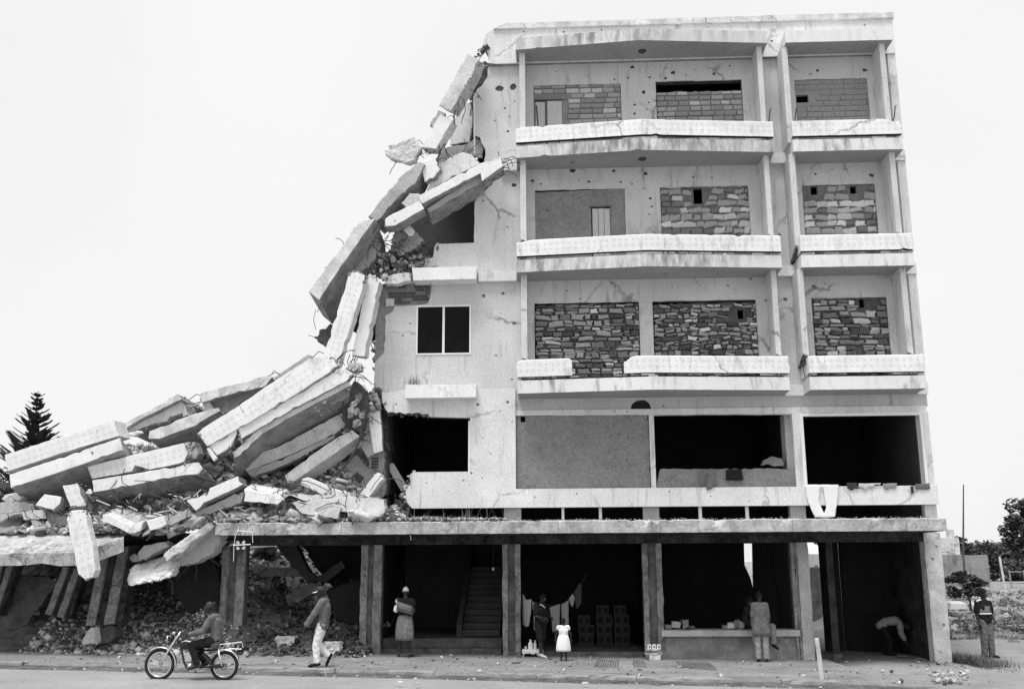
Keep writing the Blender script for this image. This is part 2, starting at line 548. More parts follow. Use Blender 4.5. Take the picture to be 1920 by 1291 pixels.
# top storey
L4 = jagpoly(px2([(917, 117), (914, 130), (914, 144), (904, 160), (895, 167), (890, 176), (889, 206), (890, 254), (900, 257), (910, 280), (908, 300), (906, 318)], 0), list(range(11)), .03, .16)
L4[0] = (L4[0][0], 16.36)
i4 = [p for p in L4 if p[1] > 13.12]
L4 = i4[:-1] + [(i4[-1][0], 13.12)]
L3 = [(-1.48, 13.12)] + jag((-1.48, 13.0), px2([(913, 354)], 0)[0], .03) + jag(px2([(913, 354)], 0)[0], px2([(890, 380)], 0)[0], .03) + jag(px2([(890, 380)], 0)[0], px2([(889, 454)], 0)[0], .01) + \
    [px2([(889, 455)], 0)[0], px2([(830, 457)], 0)[0]] + jag(px2([(818, 457)], 0)[0], px2([(812, 482)], 0)[0], .05, .1) + jag(px2([(812, 482)], 0)[0], px2([(776, 493)], 0)[0], .05, .1) + \
    jag(px2([(776, 493)], 0)[0], (X(770, 515, 0), 9.86), .03, .1) + [(X(770, 515, 0), 9.86)]
LS2 = jagpoly(px2([(810, 528), (808, 551), (802, 569), (780, 572), (740, 574), (736, 584), (722, 592), (722, 620), (720, 661), (704, 678), (702, 700), (704, 738)], 0), list(range(11)), .025, .12)
LS2 = [(LS2[0][0], 9.86)] + [p for p in LS2 if 6.62 < p[1] < 9.84] + [(LS2[-1][0], 6.60)]
LC2 = [(X(706, 530, 0), 9.86), (X(706, 530, 0), 6.60)]
for nm, Ls, Lc, zb, zt, ops, pt in (('4', L4, L4, 13.12, 16.36, ('a4', 'b4', 'c4'), PIT4), ('3', L3, L3, 9.86, 13.12, ('a3', 'b3', 'c3'), PIT3), ('2', LS2, LC2, 6.60, 9.86, ('a2', 'b2', 'c2', 'w2'), PIT2)):
    holes = [OPEN[k] for k in ops]
    ph = pits(pt, 0)
    for _ in range(46):
        x, z = rnd.uniform(-1.6, 9.4), rnd.uniform(zb + .5, zt - .15)
        r = rnd.choice((.014, .016, .02, .028, .035, .055, .075))
        if all(not (min(p[0] for p in h) - .15 < x < max(p[0] for p in h) + .15 and min(p[1] for p in h) - .15 < z < max(p[1] for p in h) + .15) for h in holes + ph):
            ph.append(pit(x, z, r))
    ph = [h for h in ph if not any(min(p[0] for p in o) < max(q[0] for q in h) and max(p[0] for p in o) > min(q[0] for q in h) and min(p[1] for p in o) < max(q[1] for q in h) and max(p[1] for p in o) > min(q[1] for q in h) for o in holes)]
    hs = [jagpoly(h, [2], .012, .2) if k[0] != 'w' else h for k, h in zip(ops, holes)]
    if nm == '2':      # the lintel over the two brick panels is broken ragged
        hs = [h[:] for h in hs]
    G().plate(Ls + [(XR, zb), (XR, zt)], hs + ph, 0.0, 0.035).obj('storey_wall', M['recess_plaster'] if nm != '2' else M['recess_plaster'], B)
    G().plate(Lc + [(XR, zb), (XR, zt)], holes, 0.035, 0.24).obj('wall_core', M['stone_dark'] if nm != '2' else M['core'], B)
G().plate(jagpoly(px2([(711, 738), (728, 730), (729, 925), (712, 925)], .3), None, .02, .1), [], .3, 1.2).obj('broken_return_wall', M['dimwall'], B)
G().hexa([P(722, 868, .5), P(738, 868, .5), P(768, 918, .5), P(752, 920, .5)], [P(722, 868, .8), P(738, 868, .8), P(768, 918, .8), P(752, 920, .8)]).obj('fallen_prop', M['concrete'], B)
# plaster patch left hanging beside the second storey's bricks
G().plate(jagpoly(px2([(724, 559), (739, 560), (739, 573), (724, 574)], 0), None, .01, .1), [], 0.0, 0.033).obj('plaster_patch', M['recess_plaster'], B)
# bricks laid bare above the window
bg_ = empty('bare_brickwork', (-4.2, .03, 8.9))
bg_.parent = B
bg_.location = Vector((-4.2, .03, 8.9)) - ORG[B.name]
xa, xb = X(725, 550, 0), X(806, 550, 0)
zrow = 9.80
while zrow > Z(750, 571, 0) + .03:
    x = xa + rnd.uniform(0, .1)
    while x < xb - .08:
        wd = min(rnd.uniform(.18, .30), xb - x)
        d = rnd.uniform(.005, .022)
        g = G().box(x, x + wd - .015, .035 - d, .06, zrow - .075, zrow)
        g.obj('brick', M[rnd.choice(('stone_dark', 'stone_mid', 'stone_dark'))], bg_)
        x += wd
    zrow -= .09

# first storey (above the canopy): flush left part, recessed right part
P1 = px2([(717, 750), (728, 773), (802, 775), (805, 781), (881.5, 783), (881.5, 883.5), (776, 884.5), (771, 888), (770, 907), (755, 931), (773, 951)], -.15)
p1 = jag(P1[0], P1[1], .04, .08) + jag(P1[1], P1[2], .03, .1) + [P1[2], P1[3], P1[4], P1[5]] + [P1[6]] + jag(P1[7], P1[8], .03, .08) + jag(P1[8], P1[9], .05, .08) + jag(P1[9], P1[10], .05, .08)
p1 += [(P1[10][0], 3.71), (-1.06, 3.71), (-1.06, 6.86), (X(758, 724, -.15), 6.86)] + jag((X(740, 726, -.15), 6.80), (X(706, 733, -.15), 6.76), .03, .1)
ph = pits([(952, 753, 3.5), (896, 758, 3), (938, 770, 1.6), (869, 900, 2), (884, 886, 2.4), (904, 895, 1.6), (743, 757, 2), (800, 905, 1.5), (840, 920, 1.4), (920, 850, 1.6), (960, 790, 1.8), (905, 820, 1.4)], -.15)
G().plate(p1, ph, -.15, -.11).obj('flush_wall', M['plaster'], B)
G().plate(p1, [], -.11, .10).obj('wall_core', M['mortar'], B)
ph = [pit(rnd.uniform(-.9, 9.5), rnd.uniform(3.8, 4.1), rnd.choice((.012, .018, .025))) for _ in range(7)]
G().plate([(-1.06, 3.71), (9.76, 3.71), (9.76, 4.19), (-1.06, 4.19)], ph, -.15, -.11).obj('spandrel', M['plaster'], B)
G().box(-1.06, 9.76, -.11, .20, 3.71, 4.187).obj('spandrel_core', M['mortar'], B)
G().plate([(-1.06, 6.27), (XR, 6.27), (XR, 6.60), (-1.06, 6.60)], [jagpoly(px2([(1182, 767), (1185, 757), (1193, 751), (1207, 749), (1217, 755), (1221, 767)], 0), None, .012, .08), pit(X(1216, 760, 0) + .4, 6.36, .035)], 0.0, .05).obj('head_wall', M['recess_plaster'], B)
G().box(-1.06, XR, .05, .2, 6.27, 6.60).obj('wall_core', M['soot_shade'], B)
zl = 6.13
G().plate(jagpoly([(-1.06, zl), (9.70, zl - .05), (9.70, 6.27), (-1.06, 6.27)], [0], .008, .3), [pit(X(1176, 771, 0), 6.2, .025), pit(X(1152, 771, 0), 6.215, .018)], -.07, .12).obj('lintel', M['plaster'], B)
x0, x1 = -1.06, X(1217, 840, -.03)
G().plate([(x0, 4.19), (x1, 4.19)] + jag((x1, 4.19), (x1, 6.12), .02, .1) + [(x1, 6.122), (x0, 6.122)], [rect(976, 780, 985, 791, -.03)], -.03, .12).obj('mud_panel', M['mud'], B)
xs0, xs1 = X(1217.5, 840, -.08), X(1228, 840, -.08)
G().box(xs0 + .015, xs1, -.08, .16, 4.19, 6.12).obj('mullion_post', M['plaster'], B)
xq = X(1489, 840, -.1)
G().plate([(xs1, 4.19), (xq, 4.19), (xq, 4.66)] + jag((xq - .05, 4.66), (xs1, 4.68), .02, .12), [], -.03, .14).obj('low_mud_wall', M['mud'], B)
xr0, xr1 = xq, X(1503, 840, -.1)
G().box(xr0, xr1, -.10, .20, 4.19, 6.11).obj('pier', M['plaster'], B)
G().box(xr0 - .16, xr0, .1, .6, 4.19, 6.11).obj('pier_return', M['concrete'], B)
xe0 = X(1735, 830, -.12)
G().box(xe0, 9.72, -.12, .20, 4.19, 6.10).obj('end_pier', M['plaster'], B)
fr = empty('window_frame', (xr1, -.08, 4.2)); fr.parent = B; fr.location = ORG[fr.name] - ORG[B.name]
G().box(xr1, xr1 + .085, -.115, .0, 4.19, 6.085).obj('jamb', M['white_frame'], fr)
G().box(xe0 - .08, xe0 - .003, -.115, .0, 4.19, 6.085).obj('jamb', M['white_frame'], fr)
G().box(xr1 + .085, xe0 - .08, -.115, .0, 6.02, 6.085).obj('head', M['white_frame'], fr)

# ---- roof edge, bands between the balconies
rp = px2([(926, 54), (914, 61), (906, 83), (914, 98), (917, 117)], -.15)
rp = jagpoly(rp, [0, 1, 2, 3], .03, .1)
rp = [p for p in rp if p[1] < 17.38]
ph = pits([(982, 59, 2.5), (1057, 60, 2.8), (1128, 56, 2.2), (1322, 44, 5), (1326, 51, 1.5), (1478, 41, 2.4), (1621, 47, 2.5), (1447, 77, 3.2), (1455, 67, 1.4)], -.15)
G().plate([(rp[0][0] + .15, 17.40)] + rp + [(rp[-1][0], 16.33), (XR, 16.33), (XR, 17.40)], [h for h in ph if max(p[1] for p in h) < 17.36], -.15, -.11).obj('roof_parapet', M['plaster'], B)
G().plate([(rp[0][0] + .15, 17.40)] + rp + [(rp[-1][0], 16.331), (XR - .003, 16.331), (XR - .003, 17.40)], [], -.11, .15).obj('parapet_core', M['mortar'], B)
cp = [(X(925, 47, -.27), 17.40), (9.80, 17.40)] + jag((9.80, 17.57), (X(925, 47, -.27), 17.57), .008, .35)
G().plate(cp, [], -.22, .25).obj('coping', M['lightconc'], B)
for x0, x1, zb, h in ((6.045, 6.53, 13.10, .30), (9.48, XR, 13.10, .30), (-1.44, -.975, 13.06, .32), (6.06, 6.54, 9.84, .30), (9.50, XR, 9.84, .3), (-2.06, -1.01, 9.84, .27), (6.06, 6.55, 6.57, .3), (9.50, XR, 6.57, .3)):
    G().plate(jagpoly([(x0, zb), (x1, zb), (x1, zb + h), (x0, zb + h)], [2], .006, .2), [], -.15, -.003).obj('floor_band', M['plaster'], B)
# ledges on the left wall
for pts, rough, nm in (([(772, 502), (894, 499), (892, 522.5), (775, 525.5)], [3], 'ledge'), ([(760, 721), (893, 719.5), (892, 744), (760, 746)], [3], 'ledge'), ([(718, 513), (768, 511), (770, 526), (757, 527), (748, 531), (722, 531)], None, 'ledge_stub')):
    q = px2(pts, -.5 if nm == 'ledge' else -.3)
    if area2(q) < 0:
        q = q[::-1]
    G().plate(jagpoly(q, rough, .012, .12), [], -.5 if nm == 'ledge' else -.3, -.153 if pts[0][1] > 600 else -.003).obj(nm, M['white'], B)

# ---- balconies
def vpath(xl, xr, xk, ye, yk):
    return [(xl, ye), (xr, ye)] if xk is None else [(xl, ye), (xk, yk), (xr, ye)]
def sample(path, step):
    out, s = [], 0
    for (a, b) in zip(path, path[1:]):
        a, b = Vector(a), Vector(b)
        n = max(1, int((b - a).length / step))
        for i in range(n):
            out.append(((a + (b - a) * i / n).x, (a + (b - a) * i / n).y, s + (b - a).length * i / n))
        s += (b - a).length
    out.append((path[-1][0], path[-1][1], s))
    return out
def vwall(path, thick, z0, z1, mt, name, parent, chips=(), bottom=.0, endjag=(0, 0), rough=.003, tz=None, pw=.167):
    """upright wall along a plan path with chipped top edge; chips: (arc position, half width, depth)"""
    sp = sample(path, .12)
    S = sp[-1][2]
    V, F, UV, MI = [], [], [], []
    n = len(sp)
    zc = (z0 + z1) / 2 + .01
    for i, (x, y, s) in enumerate(sp):
        top = z1 - abs(rnd.gauss(0, rough))
        for c, hw, dp in chips:
            top -= dp * max(0, 1 - abs(s - c) / hw) * rnd.uniform(.7, 1.1)
        bot = z0 + abs(rnd.gauss(0, rough * .7))
        if thick > .12 and rnd.random() < .012: top -= rnd.uniform(.02, .05)
        if thick > .12 and rnd.random() < .01: bot += rnd.uniform(.02, .04)
        if i == 0 and endjag[0]: x += endjag[0]
        if i == n - 1 and endjag[1]: x -= endjag[1]
        for (yy, zz, dx) in ((y, bot, 0), (y, bot + (top - bot) * .33, rnd.uniform(-.03, .03) if i in (0, n - 1) and (endjag[0] or endjag[1]) else 0),
                             (y, bot + (top - bot) * .66, rnd.uniform(-.03, .03) if i in (0, n - 1) and (endjag[0] or endjag[1]) else 0), (y, top - .02, 0), (y + .02, top, 0), (y + thick, top, 0), (y + thick, bot, 0)):
            V.append((x + dx, yy, zz))
            UV.append((s / pw, (zz - zc) / (pw * .93)))
    m = 7
    for i in range(n - 1):
        for k in range(m):
            F.append((i * m + k, (i + 1) * m + k, (i + 1) * m + (k + 1) % m, i * m + (k + 1) % m)); MI.append(1 if k == 6 else 0)  # underside blackened: shade and dirt of the gap put into the colour
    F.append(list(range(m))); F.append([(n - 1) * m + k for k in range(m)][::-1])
    return mob(name, V, F, [mt, M['soot_shade']], parent, uv=UV, mi=MI + [0, 0])
def slab(xl, xr, xk, zb, zt, parent, mt, name='balcony_slab', wavy=.0025):
    path = vpath(xl, xr, xk, -.85, -1.2)
    sp = sample(path, .15)
    V, F, MI = [], [], []
    n = len(sp)
    for x, y, s in sp:
        jb = abs(rnd.gauss(0, wavy)) + (rnd.uniform(.015, .05) if rnd.random() < .02 else 0)
        V += [(x, y, zb + jb), (x, y, zt - abs(rnd.gauss(0, wavy))), (x, -.003, zt), (x, -.003, zb)]
    for i in range(n - 1):
        a, b = i * 4, (i + 1) * 4
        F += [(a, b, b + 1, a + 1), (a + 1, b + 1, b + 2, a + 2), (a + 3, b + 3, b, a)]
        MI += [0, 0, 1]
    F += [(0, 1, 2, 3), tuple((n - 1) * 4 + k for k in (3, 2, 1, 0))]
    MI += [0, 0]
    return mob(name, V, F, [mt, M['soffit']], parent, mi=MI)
LXL, LXR, LXK = -.97, 6.03, 2.45
RXL, RXR = 6.54, 9.47
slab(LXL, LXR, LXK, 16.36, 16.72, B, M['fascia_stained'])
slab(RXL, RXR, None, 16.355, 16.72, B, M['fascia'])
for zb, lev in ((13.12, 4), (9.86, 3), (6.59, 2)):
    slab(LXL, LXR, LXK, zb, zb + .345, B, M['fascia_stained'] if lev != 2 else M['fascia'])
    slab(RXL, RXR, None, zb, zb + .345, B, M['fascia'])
    z0, z1 = zb + .44, zb + .89
    if lev == 2:
        xa, xb = X(1077, 690, -1.05), X(1165, 690, -1.12)
        ya = -.85 - .35 * (xa - LXL) / (LXK - LXL); yb = -.85 - .35 * (xb - LXL) / (LXK - LXL)
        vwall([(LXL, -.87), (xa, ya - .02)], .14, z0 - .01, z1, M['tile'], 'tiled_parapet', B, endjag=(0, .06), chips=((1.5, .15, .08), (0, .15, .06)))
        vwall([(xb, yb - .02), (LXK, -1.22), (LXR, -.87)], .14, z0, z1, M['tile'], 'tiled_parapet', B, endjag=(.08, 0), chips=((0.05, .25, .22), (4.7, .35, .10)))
    else:
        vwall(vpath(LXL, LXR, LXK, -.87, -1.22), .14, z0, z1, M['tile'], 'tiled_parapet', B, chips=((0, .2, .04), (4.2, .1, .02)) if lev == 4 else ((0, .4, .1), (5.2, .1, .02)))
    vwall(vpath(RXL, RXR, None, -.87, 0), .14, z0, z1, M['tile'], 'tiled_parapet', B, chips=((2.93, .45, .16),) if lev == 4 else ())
    # parapet returns to the wall, set on a low upstand, the gap's shade put into its black
    for xs, sg in ((LXL, 1), (LXR, -1), (RXL, 1), (RXR, -1)):
        G().box(min(xs, xs + sg * .1), max(xs, xs + sg * .1), -.728, -.006, z0, z1 - .02).obj('parapet_return', M['white'], B)
    for path in (vpath(LXL + .1, LXR - .1, LXK, -.62, -.97), vpath(RXL + .1, RXR - .1, None, -.62, 0)):
        vwall(path, .1, zb + .346, zb + .434, M['soot_shade'], 'upstand', B)
        sp = sample(path, 1.7)
        g = G()
        for x, y, s in sp[1:-1]:
            xx = x + rnd.uniform(-.3, .3)
            g.box(xx, xx + rnd.uniform(.05, .3), y - .19, y - .01, zb + .34, zb + rnd.uniform(.355, .395))
        kind(g.obj('gap_rubble', M['lightconc'], B), 'stuff')
# fins: thin upright walls at the balcony ends
for zb, zt, lev in ((13.465, 16.36, 4), (10.205, 13.12, 3), (6.935, 9.86, 2)):
    for i, (uf0, uf1, vr) in enumerate(((974, 984.5, 150), (1419, 1428.5, 100), (1466, 1476.5, 100), (1650, 1660, 105))):
        x0, x1 = X(uf0, vr, -.68), X(uf1, vr, -.68)
        cut = {4: 0.0, 3: .62, 2: .62}[lev]
        if lev == 3 and i == 2: cut = .3
        if cut:
            z0 = zb + cut
            pl = [(x0, -.68), (x1, -.68), (x1, -.006), (x0, -.006)]
            g = G()
            g.hexa([(x0, -.68, z0 + .04), (x1, -.68, z0 - .03), (x1, -.004, z0 - .25), (x0, -.004, z0 - .2)], [(x0, -.68, zt), (x1, -.68, zt), (x1, -.004, zt), (x0, -.004, zt)])
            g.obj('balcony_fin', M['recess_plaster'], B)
            g = G()
            for k in range(5):
                zz = zb + k * cut * .2
                if zz < zb + .38 and cut > .5 and k < 3: continue
                g.box(x0 + rnd.uniform(.0, .05), x1 - rnd.uniform(0, .05), -.55 + rnd.uniform(-.1, .12), -.006, zz, zz + cut * .2 - .02)
            g.box(x0 + .03, x1 - .03, -.30, -.01, zb + (.4 if cut > .5 else .0), z0 - .05)
            g.obj('broken_fin_foot', M['stone_dark'], B)
            g = G()
            for k in range(2):
                xx = x0 + .03 + k * (x1 - x0 - .06)
                g.tube([(xx, -.62, z0 + .1), (xx + .02, -.63, z0 - .15), (xx - .03, -.6, z0 - .4), (xx + .01, -.62, zb)], .012, 5)
            g.obj('rebar', M['iron'], B)
        else:
            G().box(x0, x1, -.68, -.004, zb, zt).obj('balcony_fin', M['recess_plaster'], B)
            g = G()
            xx = x1 + .04
            g.tube([(xx - .05, -.69, zb + .5), (xx + .02, -.74, zb + .62), (xx + .07, -.76, zb + .95), (xx + .1, -.76, zb + .97)], .018, 5)
            if i in (1, 2, 3):
                g.obj('rebar', M['iron'], B)
    # faces of the recess beside the outer fins
    G().box(9.55, XR, -.10, -.004, zb + .3, zt - .03).obj('corner_pier', M['plaster'], B)
# ceiling fittings
for u, v in ((1205, 93), (1205, 292)):
    c = P(u, v, -.75)
    zc = 16.355 if v < 200 else 13.115
    G().ell((c.x, -.6, zc), (.12, .12, .05), 14, 6).obj('ceiling_fitting', M['iron'], B)
for u, zc in ((1074, 13.115), (1575, 16.35), (1240, 9.855)):
    G().ell((X(u, 300, -.5), -.45, zc), (.07, .09, .015), 7, 4).obj('soffit_scar', M['mortar'], B)

# ---- infill panels of blocks, stones and bricks
def stone_meshes(tag_, mats_, rough, n=6, rd=.16):
    out = []
    for mname in mats_:
        for k in range(n):
            rr = random.Random(hash((tag_, k)) % 1000 + k * 13 + len(tag_))
            V, F = [], []
            # front outline of 8 points, bevelled edge, flat back
            o = [(-.5, -.5), (0, -.5), (.5, -.5), (.5, 0), (.5, .5), (0, .5), (-.5, .5), (-.5, 0)]
            base = [(x + rr.uniform(-rough, rough) * (1 if abs(x) > .1 else .6), z + rr.uniform(-rough, rough)) for x, z in o]
            cx = [(x * (1 - rd) + rr.uniform(-.02, .02), z * (1 - rd * 1.3) + rr.uniform(-.03, .03)) for x, z in base]
            V += [(x, 0.5, z) for x, z in base] + [(x, -.25, z) for x, z in base] + [(x, -.5 + rr.uniform(-.12, .12), z) for x, z in cx] + [(rr.uniform(-.1, .1), -.55, rr.uniform(-.1, .1))]
            for r in range(2):
                for i in range(8):
                    F.append((r * 8 + i, r * 8 + (i + 1) % 8, (r + 1) * 8 + (i + 1) % 8, (r + 1) * 8 + i))
            for i in range(8):
                F.append((16 + i, 16 + (i + 1) % 8, 24))
            me = bpy.data.meshes.new(tag_)
            me.from_pydata(V, [], F)
            me.materials.append(M[mname])
            me.update()
            out.append((mname, me))
    return out
def pick(meshes, mname):
    return rnd.choice([m for n_, m in meshes if n_ == mname])
def inpanel(name, parent, me, c, size, rot=0.0):
    o = bpy.data.objects.new(name, me)
    COL.objects.link(o)
    o.parent = parent
    o.location = Vector(c) - ORG[parent.name]
    o.scale = size
    o.rotation_euler = (rnd.uniform(-.04, .04), rot, rnd.uniform(-.05, .05))
    return o
BLK = stone_meshes('block', ('block', 'block_dark', 'stone_light'), .05, 4, .10)
STN = stone_meshes('stone', ('stone_dark', 'stone_mid', 'stone_grey', 'stone_light', 'stone_white'), .17, 8, .22)
def hollow_mesh():
    V, F, MI = [], [], []
    def bx(a, b, c, d, e, f, m):
        k = len(V)
        V.extend([(a, c, e), (b, c, e), (b, d, e), (a, d, e), (a, c, f), (b, c, f), (b, d, f), (a, d, f)])
        for q in ((0, 3, 2, 1), (4, 5, 6, 7), (0, 1, 5, 4), (1, 2, 6, 5), (2, 3, 7, 6), (3, 0, 4, 7)):
            F.append([k + i for i in q]); MI.append(m)
    bx(-.5, .5, -.5, .5, -.5, .5, 0)
    for i in range(4):
        for j in range(2):
            bx(-.42 + i * .22, -.42 + i * .22 + .15, -.515, -.49, -.40 + j * .44, -.40 + j * .44 + .34, 1)  # dark patches on the face stand in for shaded holes
    me = bpy.data.meshes.new('hollow_brick')
    me.from_pydata(V, [], F)
    me.materials.append(M['stone_mid']); me.materials.append(M['soot_shade'])
    me.polygons.foreach_set('material_index', MI)
    return me
HOL = hollow_mesh()
BRK = stone_meshes('brick', ('stone_dark', 'stone_mid', 'stone_grey', 'stone_light', 'stone_white'), .12, 7, .12)
def infill(op, name, pname, meshes, weights, hr, wr, mort, gap, holes=(), top=None, depth=.05, tilt=.05, label=None, yb=.04, irr=0.0):
    q = OPEN[op]
    x0, x1 = q[0][0], q[1][0]
    z0, z1 = q[0][1], q[2][1]
    zt = z1 if top is None else top
    pn = empty(name, ((x0 + x1) / 2, yb, z0))
    pn.parent = B
    pn.location = ORG[pn.name] - ORG[B.name]
    if label: pn['label'] = label
    hh = [rect(*h, 0) for h in holes]
    hb = [(min(p[0] for p in h), max(p[0] for p in h), min(p[1] for p in h), max(p[1] for p in h)) for h in hh]
    hclip = [[(max(a, x0 + .03), max(c, z0 + .02)), (min(b, x1 - .03), max(c, z0 + .02)), (min(b, x1 - .03), min(d, zt - .02)), (max(a, x0 + .03), min(d, zt - .02))] for a, b, c, d in hb]
    G().plate([(x0, z0), (x1, z0)] + ([(x1, zt)] if top is None else []) + ([(x0, zt)] if top is None else jag((x1, zt), (x0, zt + .01), .03, .14)), hclip, yb, yb + .12).obj('mortar_bed', mort, pn)
    names, ws = zip(*weights)
    z = z0 + .01
    while z < zt - .05:
        h = min(rnd.uniform(*hr), zt - z)
        x = x0 + .005 - rnd.uniform(0, wr[0] * .5)
        while x < x1 - .05:
            wd = rnd.uniform(*wr)
            a, b = max(x, x0 + .008), min(x + wd, x1 - .008)
            if b - a > .06:
                cx, cz = (a + b) / 2, z + h / 2
                hit = any(a < q_[1] - .02 and b > q_[0] + .02 and z < q_[3] - .02 and z + h > q_[2] + .02 for q_ in hb)
                if not hit:
                    mn = rnd.choices(names, ws)[0]
                    hz = (h - gap) * rnd.uniform(.8, 1.0)
                    if irr: hz *= rnd.uniform(.72, 1.12); cz += rnd.uniform(-irr, irr)
                    hol = meshes is BRK and rnd.random() < .09
                    if hol: b = min(b, a + .24); cx = (a + b) / 2
                    if irr and not hol and meshes is BRK and rnd.random() < .38:
                        f_ = rnd.uniform(.4, .6)
                        for zz_, hh_ in ((z + h * f_ / 2, h * f_), (z + h * (1 + f_) / 2, h * (1 - f_))):
                            inpanel(pname, pn, pick(meshes, rnd.choices(names, ws)[0]), (cx + rnd.uniform(-.02, .02), yb - depth * rnd.uniform(-.1, .55), zz_), ((b - a - gap) * rnd.uniform(.7, 1.1), depth * 2 * rnd.uniform(.6, 1.1), (hh_ - gap * .6)), rnd.uniform(-tilt, tilt) * 1.3)
                        x += wd
                        continue
                    inpanel(pname, pn, HOL if hol else pick(meshes, mn), (cx, yb - depth * rnd.uniform(.0, .55), cz), (b - a - gap, depth * 2 * rnd.uniform(.7, 1.1), hz), rnd.uniform(-tilt, tilt))
            x += wd
        z += h
    return pn, hb
infill('a4', 'block_infill', 'block', BLK, (('block', 5), ('block_dark', 4), ('stone_light', 1)), (.158, .162), (.30, .40), M['blockmortar'], .022, holes=((1001, 184, 1055, 240),), tilt=.006, depth=.035)
infill('b4', 'block_infill', 'block', BLK, (('block', 4), ('block_dark', 4), ('stone_light', 1)), (.155, .165), (.26, .40), M['blockmortar'], .022, top=Z(1310, 171, 0), tilt=.015, depth=.035)
infill('c4', 'block_infill', 'block', BLK, (('block_dark', 8),), (.16, .17), (.28, .42), M['block_dark'], .014, holes=((1491, 177, 1517, 191),), tilt=.006, depth=.02)
infill('b3', 'stone_infill', 'stone', STN, (('stone_mid', 3), ('stone_grey', 6), ('stone_light', 2.0), ('stone_white', .8)), (.17, .25), (.20, .40), M['darkmortar'], .022, holes=((1300, 352, 1318, 381),), depth=.045, tilt=.16, irr=.02)
infill('c3', 'stone_infill', 'stone', STN, (('stone_mid', 3), ('stone_grey', 5), ('stone_light', 2.0), ('stone_white', 1.6)), (.17, .24), (.22, .42), M['darkmortar'], .022, holes=((1520, 348, 1534, 364), (1594, 348, 1607, 362)), depth=.045, tilt=.12, irr=.018)
infill('a2', 'brick_infill', 'brick', BRK, (('stone_dark', 1), ('stone_mid', 4), ('stone_grey', 7), ('stone_light', 1.8), ('stone_white', .3)), (.09, .20), (.16, .44), M['stone_dark'], .024, depth=.07, tilt=.09, top=Z(1100, 571, 0), irr=.012)
infill('b2', 'brick_infill', 'brick', BRK, (('stone_dark', 1.5), ('stone_mid', 5), ('stone_grey', 6), ('stone_light', 1.5), ('stone_white', .6)), (.09, .18), (.14, .34), M['stone_dark'], .024, holes=((1383, 580, 1395, 597),), depth=.06, tilt=.22, top=Z(1320, 568, 0), irr=.014)
infill('c2', 'brick_infill', 'brick', BRK, (('stone_dark', 1.5), ('stone_mid', 4), ('stone_grey', 6), ('stone_light', 1.6), ('stone_white', .9)), (.09, .21), (.18, .46), M['stone_dark'], .022, holes=((1611, 560, 1622, 576),), depth=.07, tilt=.10, irr=.014)
# plastered panel with a plank door, third storey
q = OPEN['a3']
dr = rect(1108, 386, 1147, 442, 0, 10.26)
G().plate([q[0], q[1], (q[1][0], q[2][1] - .005)] + jag((q[1][0] - .02, q[2][1] - .006), (q[0][0] + .01, q[2][1] - .05), .012, .2) + [(q[0][0] + .005, q[2][1] - .05)], [dr], .03, .15).obj('rendered_panel', M['mud'], B)
G().box(q[0][0], q[1][0], .151, .2, q[0][1], q[2][1]).obj('panel_back', M['soot_shade'], B)
dx0, dx1, dz0, dz1 = dr[0][0], dr[1][0], dr[0][1], dr[2][1]
d = empty('plank_door', ((dx0 + dx1) / 2, .06, dz0)); d.parent = B; d.location = ORG[d.name] - ORG[B.name]
for k in range(3):
    a = dx0 + .03 + k * (dx1 - dx0 - .06) / 3
    G().box(a + .006, a + (dx1 - dx0 - .06) / 3 - .006, .05 + rnd.uniform(-.008, .008), .08, dz0 + .0, dz1 - .06 + rnd.uniform(-.02, .01)).obj('plank', M['wood'], d)
G().box(dx0 - .06, dx1 + .01, .0, .07, dz1 - .035, dz1 + .0).obj('door_head', M['stone_dark'], d)
G().box(dx1 - .03, dx1 - .004, .03, .08, dz0, dz1 - .04).obj('door_post', M['stone_mid'], d)
# little double door low in the top left block wall
hb = rect(1001, 184, 1055, 240, 0, 13.50)
x0, x1, z0, z1 = hb[0][0] + .04, hb[1][0], hb[0][1], hb[2][1]
d = empty('board_door', ((x0 + x1) / 2, .06, z0)); d.parent = B; d.location = ORG[d.name] - ORG[B.name]
xm = x0 + (x1 - x0) * .40
G().box(x0, xm - .03, .05, .08, z0, z1 - .09).obj('door_leaf', M['wood'], d)
G().box(xm + .03, x1 - .01, .045, .08, z0, z1 - .07).obj('door_leaf', M['wood'], d)
G().box(xm - .03, xm + .03, .03, .09, z0, z1 - .06).obj('door_post', M['stone_dark'], d)
g = G().tube([(x0 + .03, .04, z1 - .2), (x0 + .1, .035, z0 + .5), (x0 + .3, .04, z0 + .25)], .02, 5)
g.obj('door_brace', M['stone_dark'], d)
G().box(x0 - .05, x1 + .12, -.01, .1, z1 - .04, z1 + .02).obj('door_head', M['stone_mid'], d)
# stones left under the hole of the top right block wall
# window of the second storey
q = OPEN['w2']
x0, x1, z0, z1 = q[0][0], q[1][0], q[0][1], q[2][1]
fr = empty('window', ((x0 + x1) / 2, .0, z0)); fr.parent = B; fr.location = ORG[fr.name] - ORG[B.name]
t = .045
for a, b, c, e in ((x0, x0 + t, z0, z1), (x1 - t, x1, z0, z1), (x0 + t, x1 - t, z0, z0 + t), (x0 + t, x1 - t, z1 - t, z1)):
    G().box(a + .002, b - .002, -.02, .08, c + .002, e - .002).obj('frame', M['white_frame'], fr)
xm = (x0 + x1) / 2
G().box(xm - .03, xm + .03, -.015, .07, z0 + t, z1 - t).obj('mullion', M['white_frame'], fr)
G().box(x0 + t, xm - .03, .03, .04, z0 + t, z1 - t).obj('pane', M['glass'], fr)
G().box(xm + .03, x1 - t, .03, .04, z0 + t, z1 - t).obj('pane', M['glass'], fr)
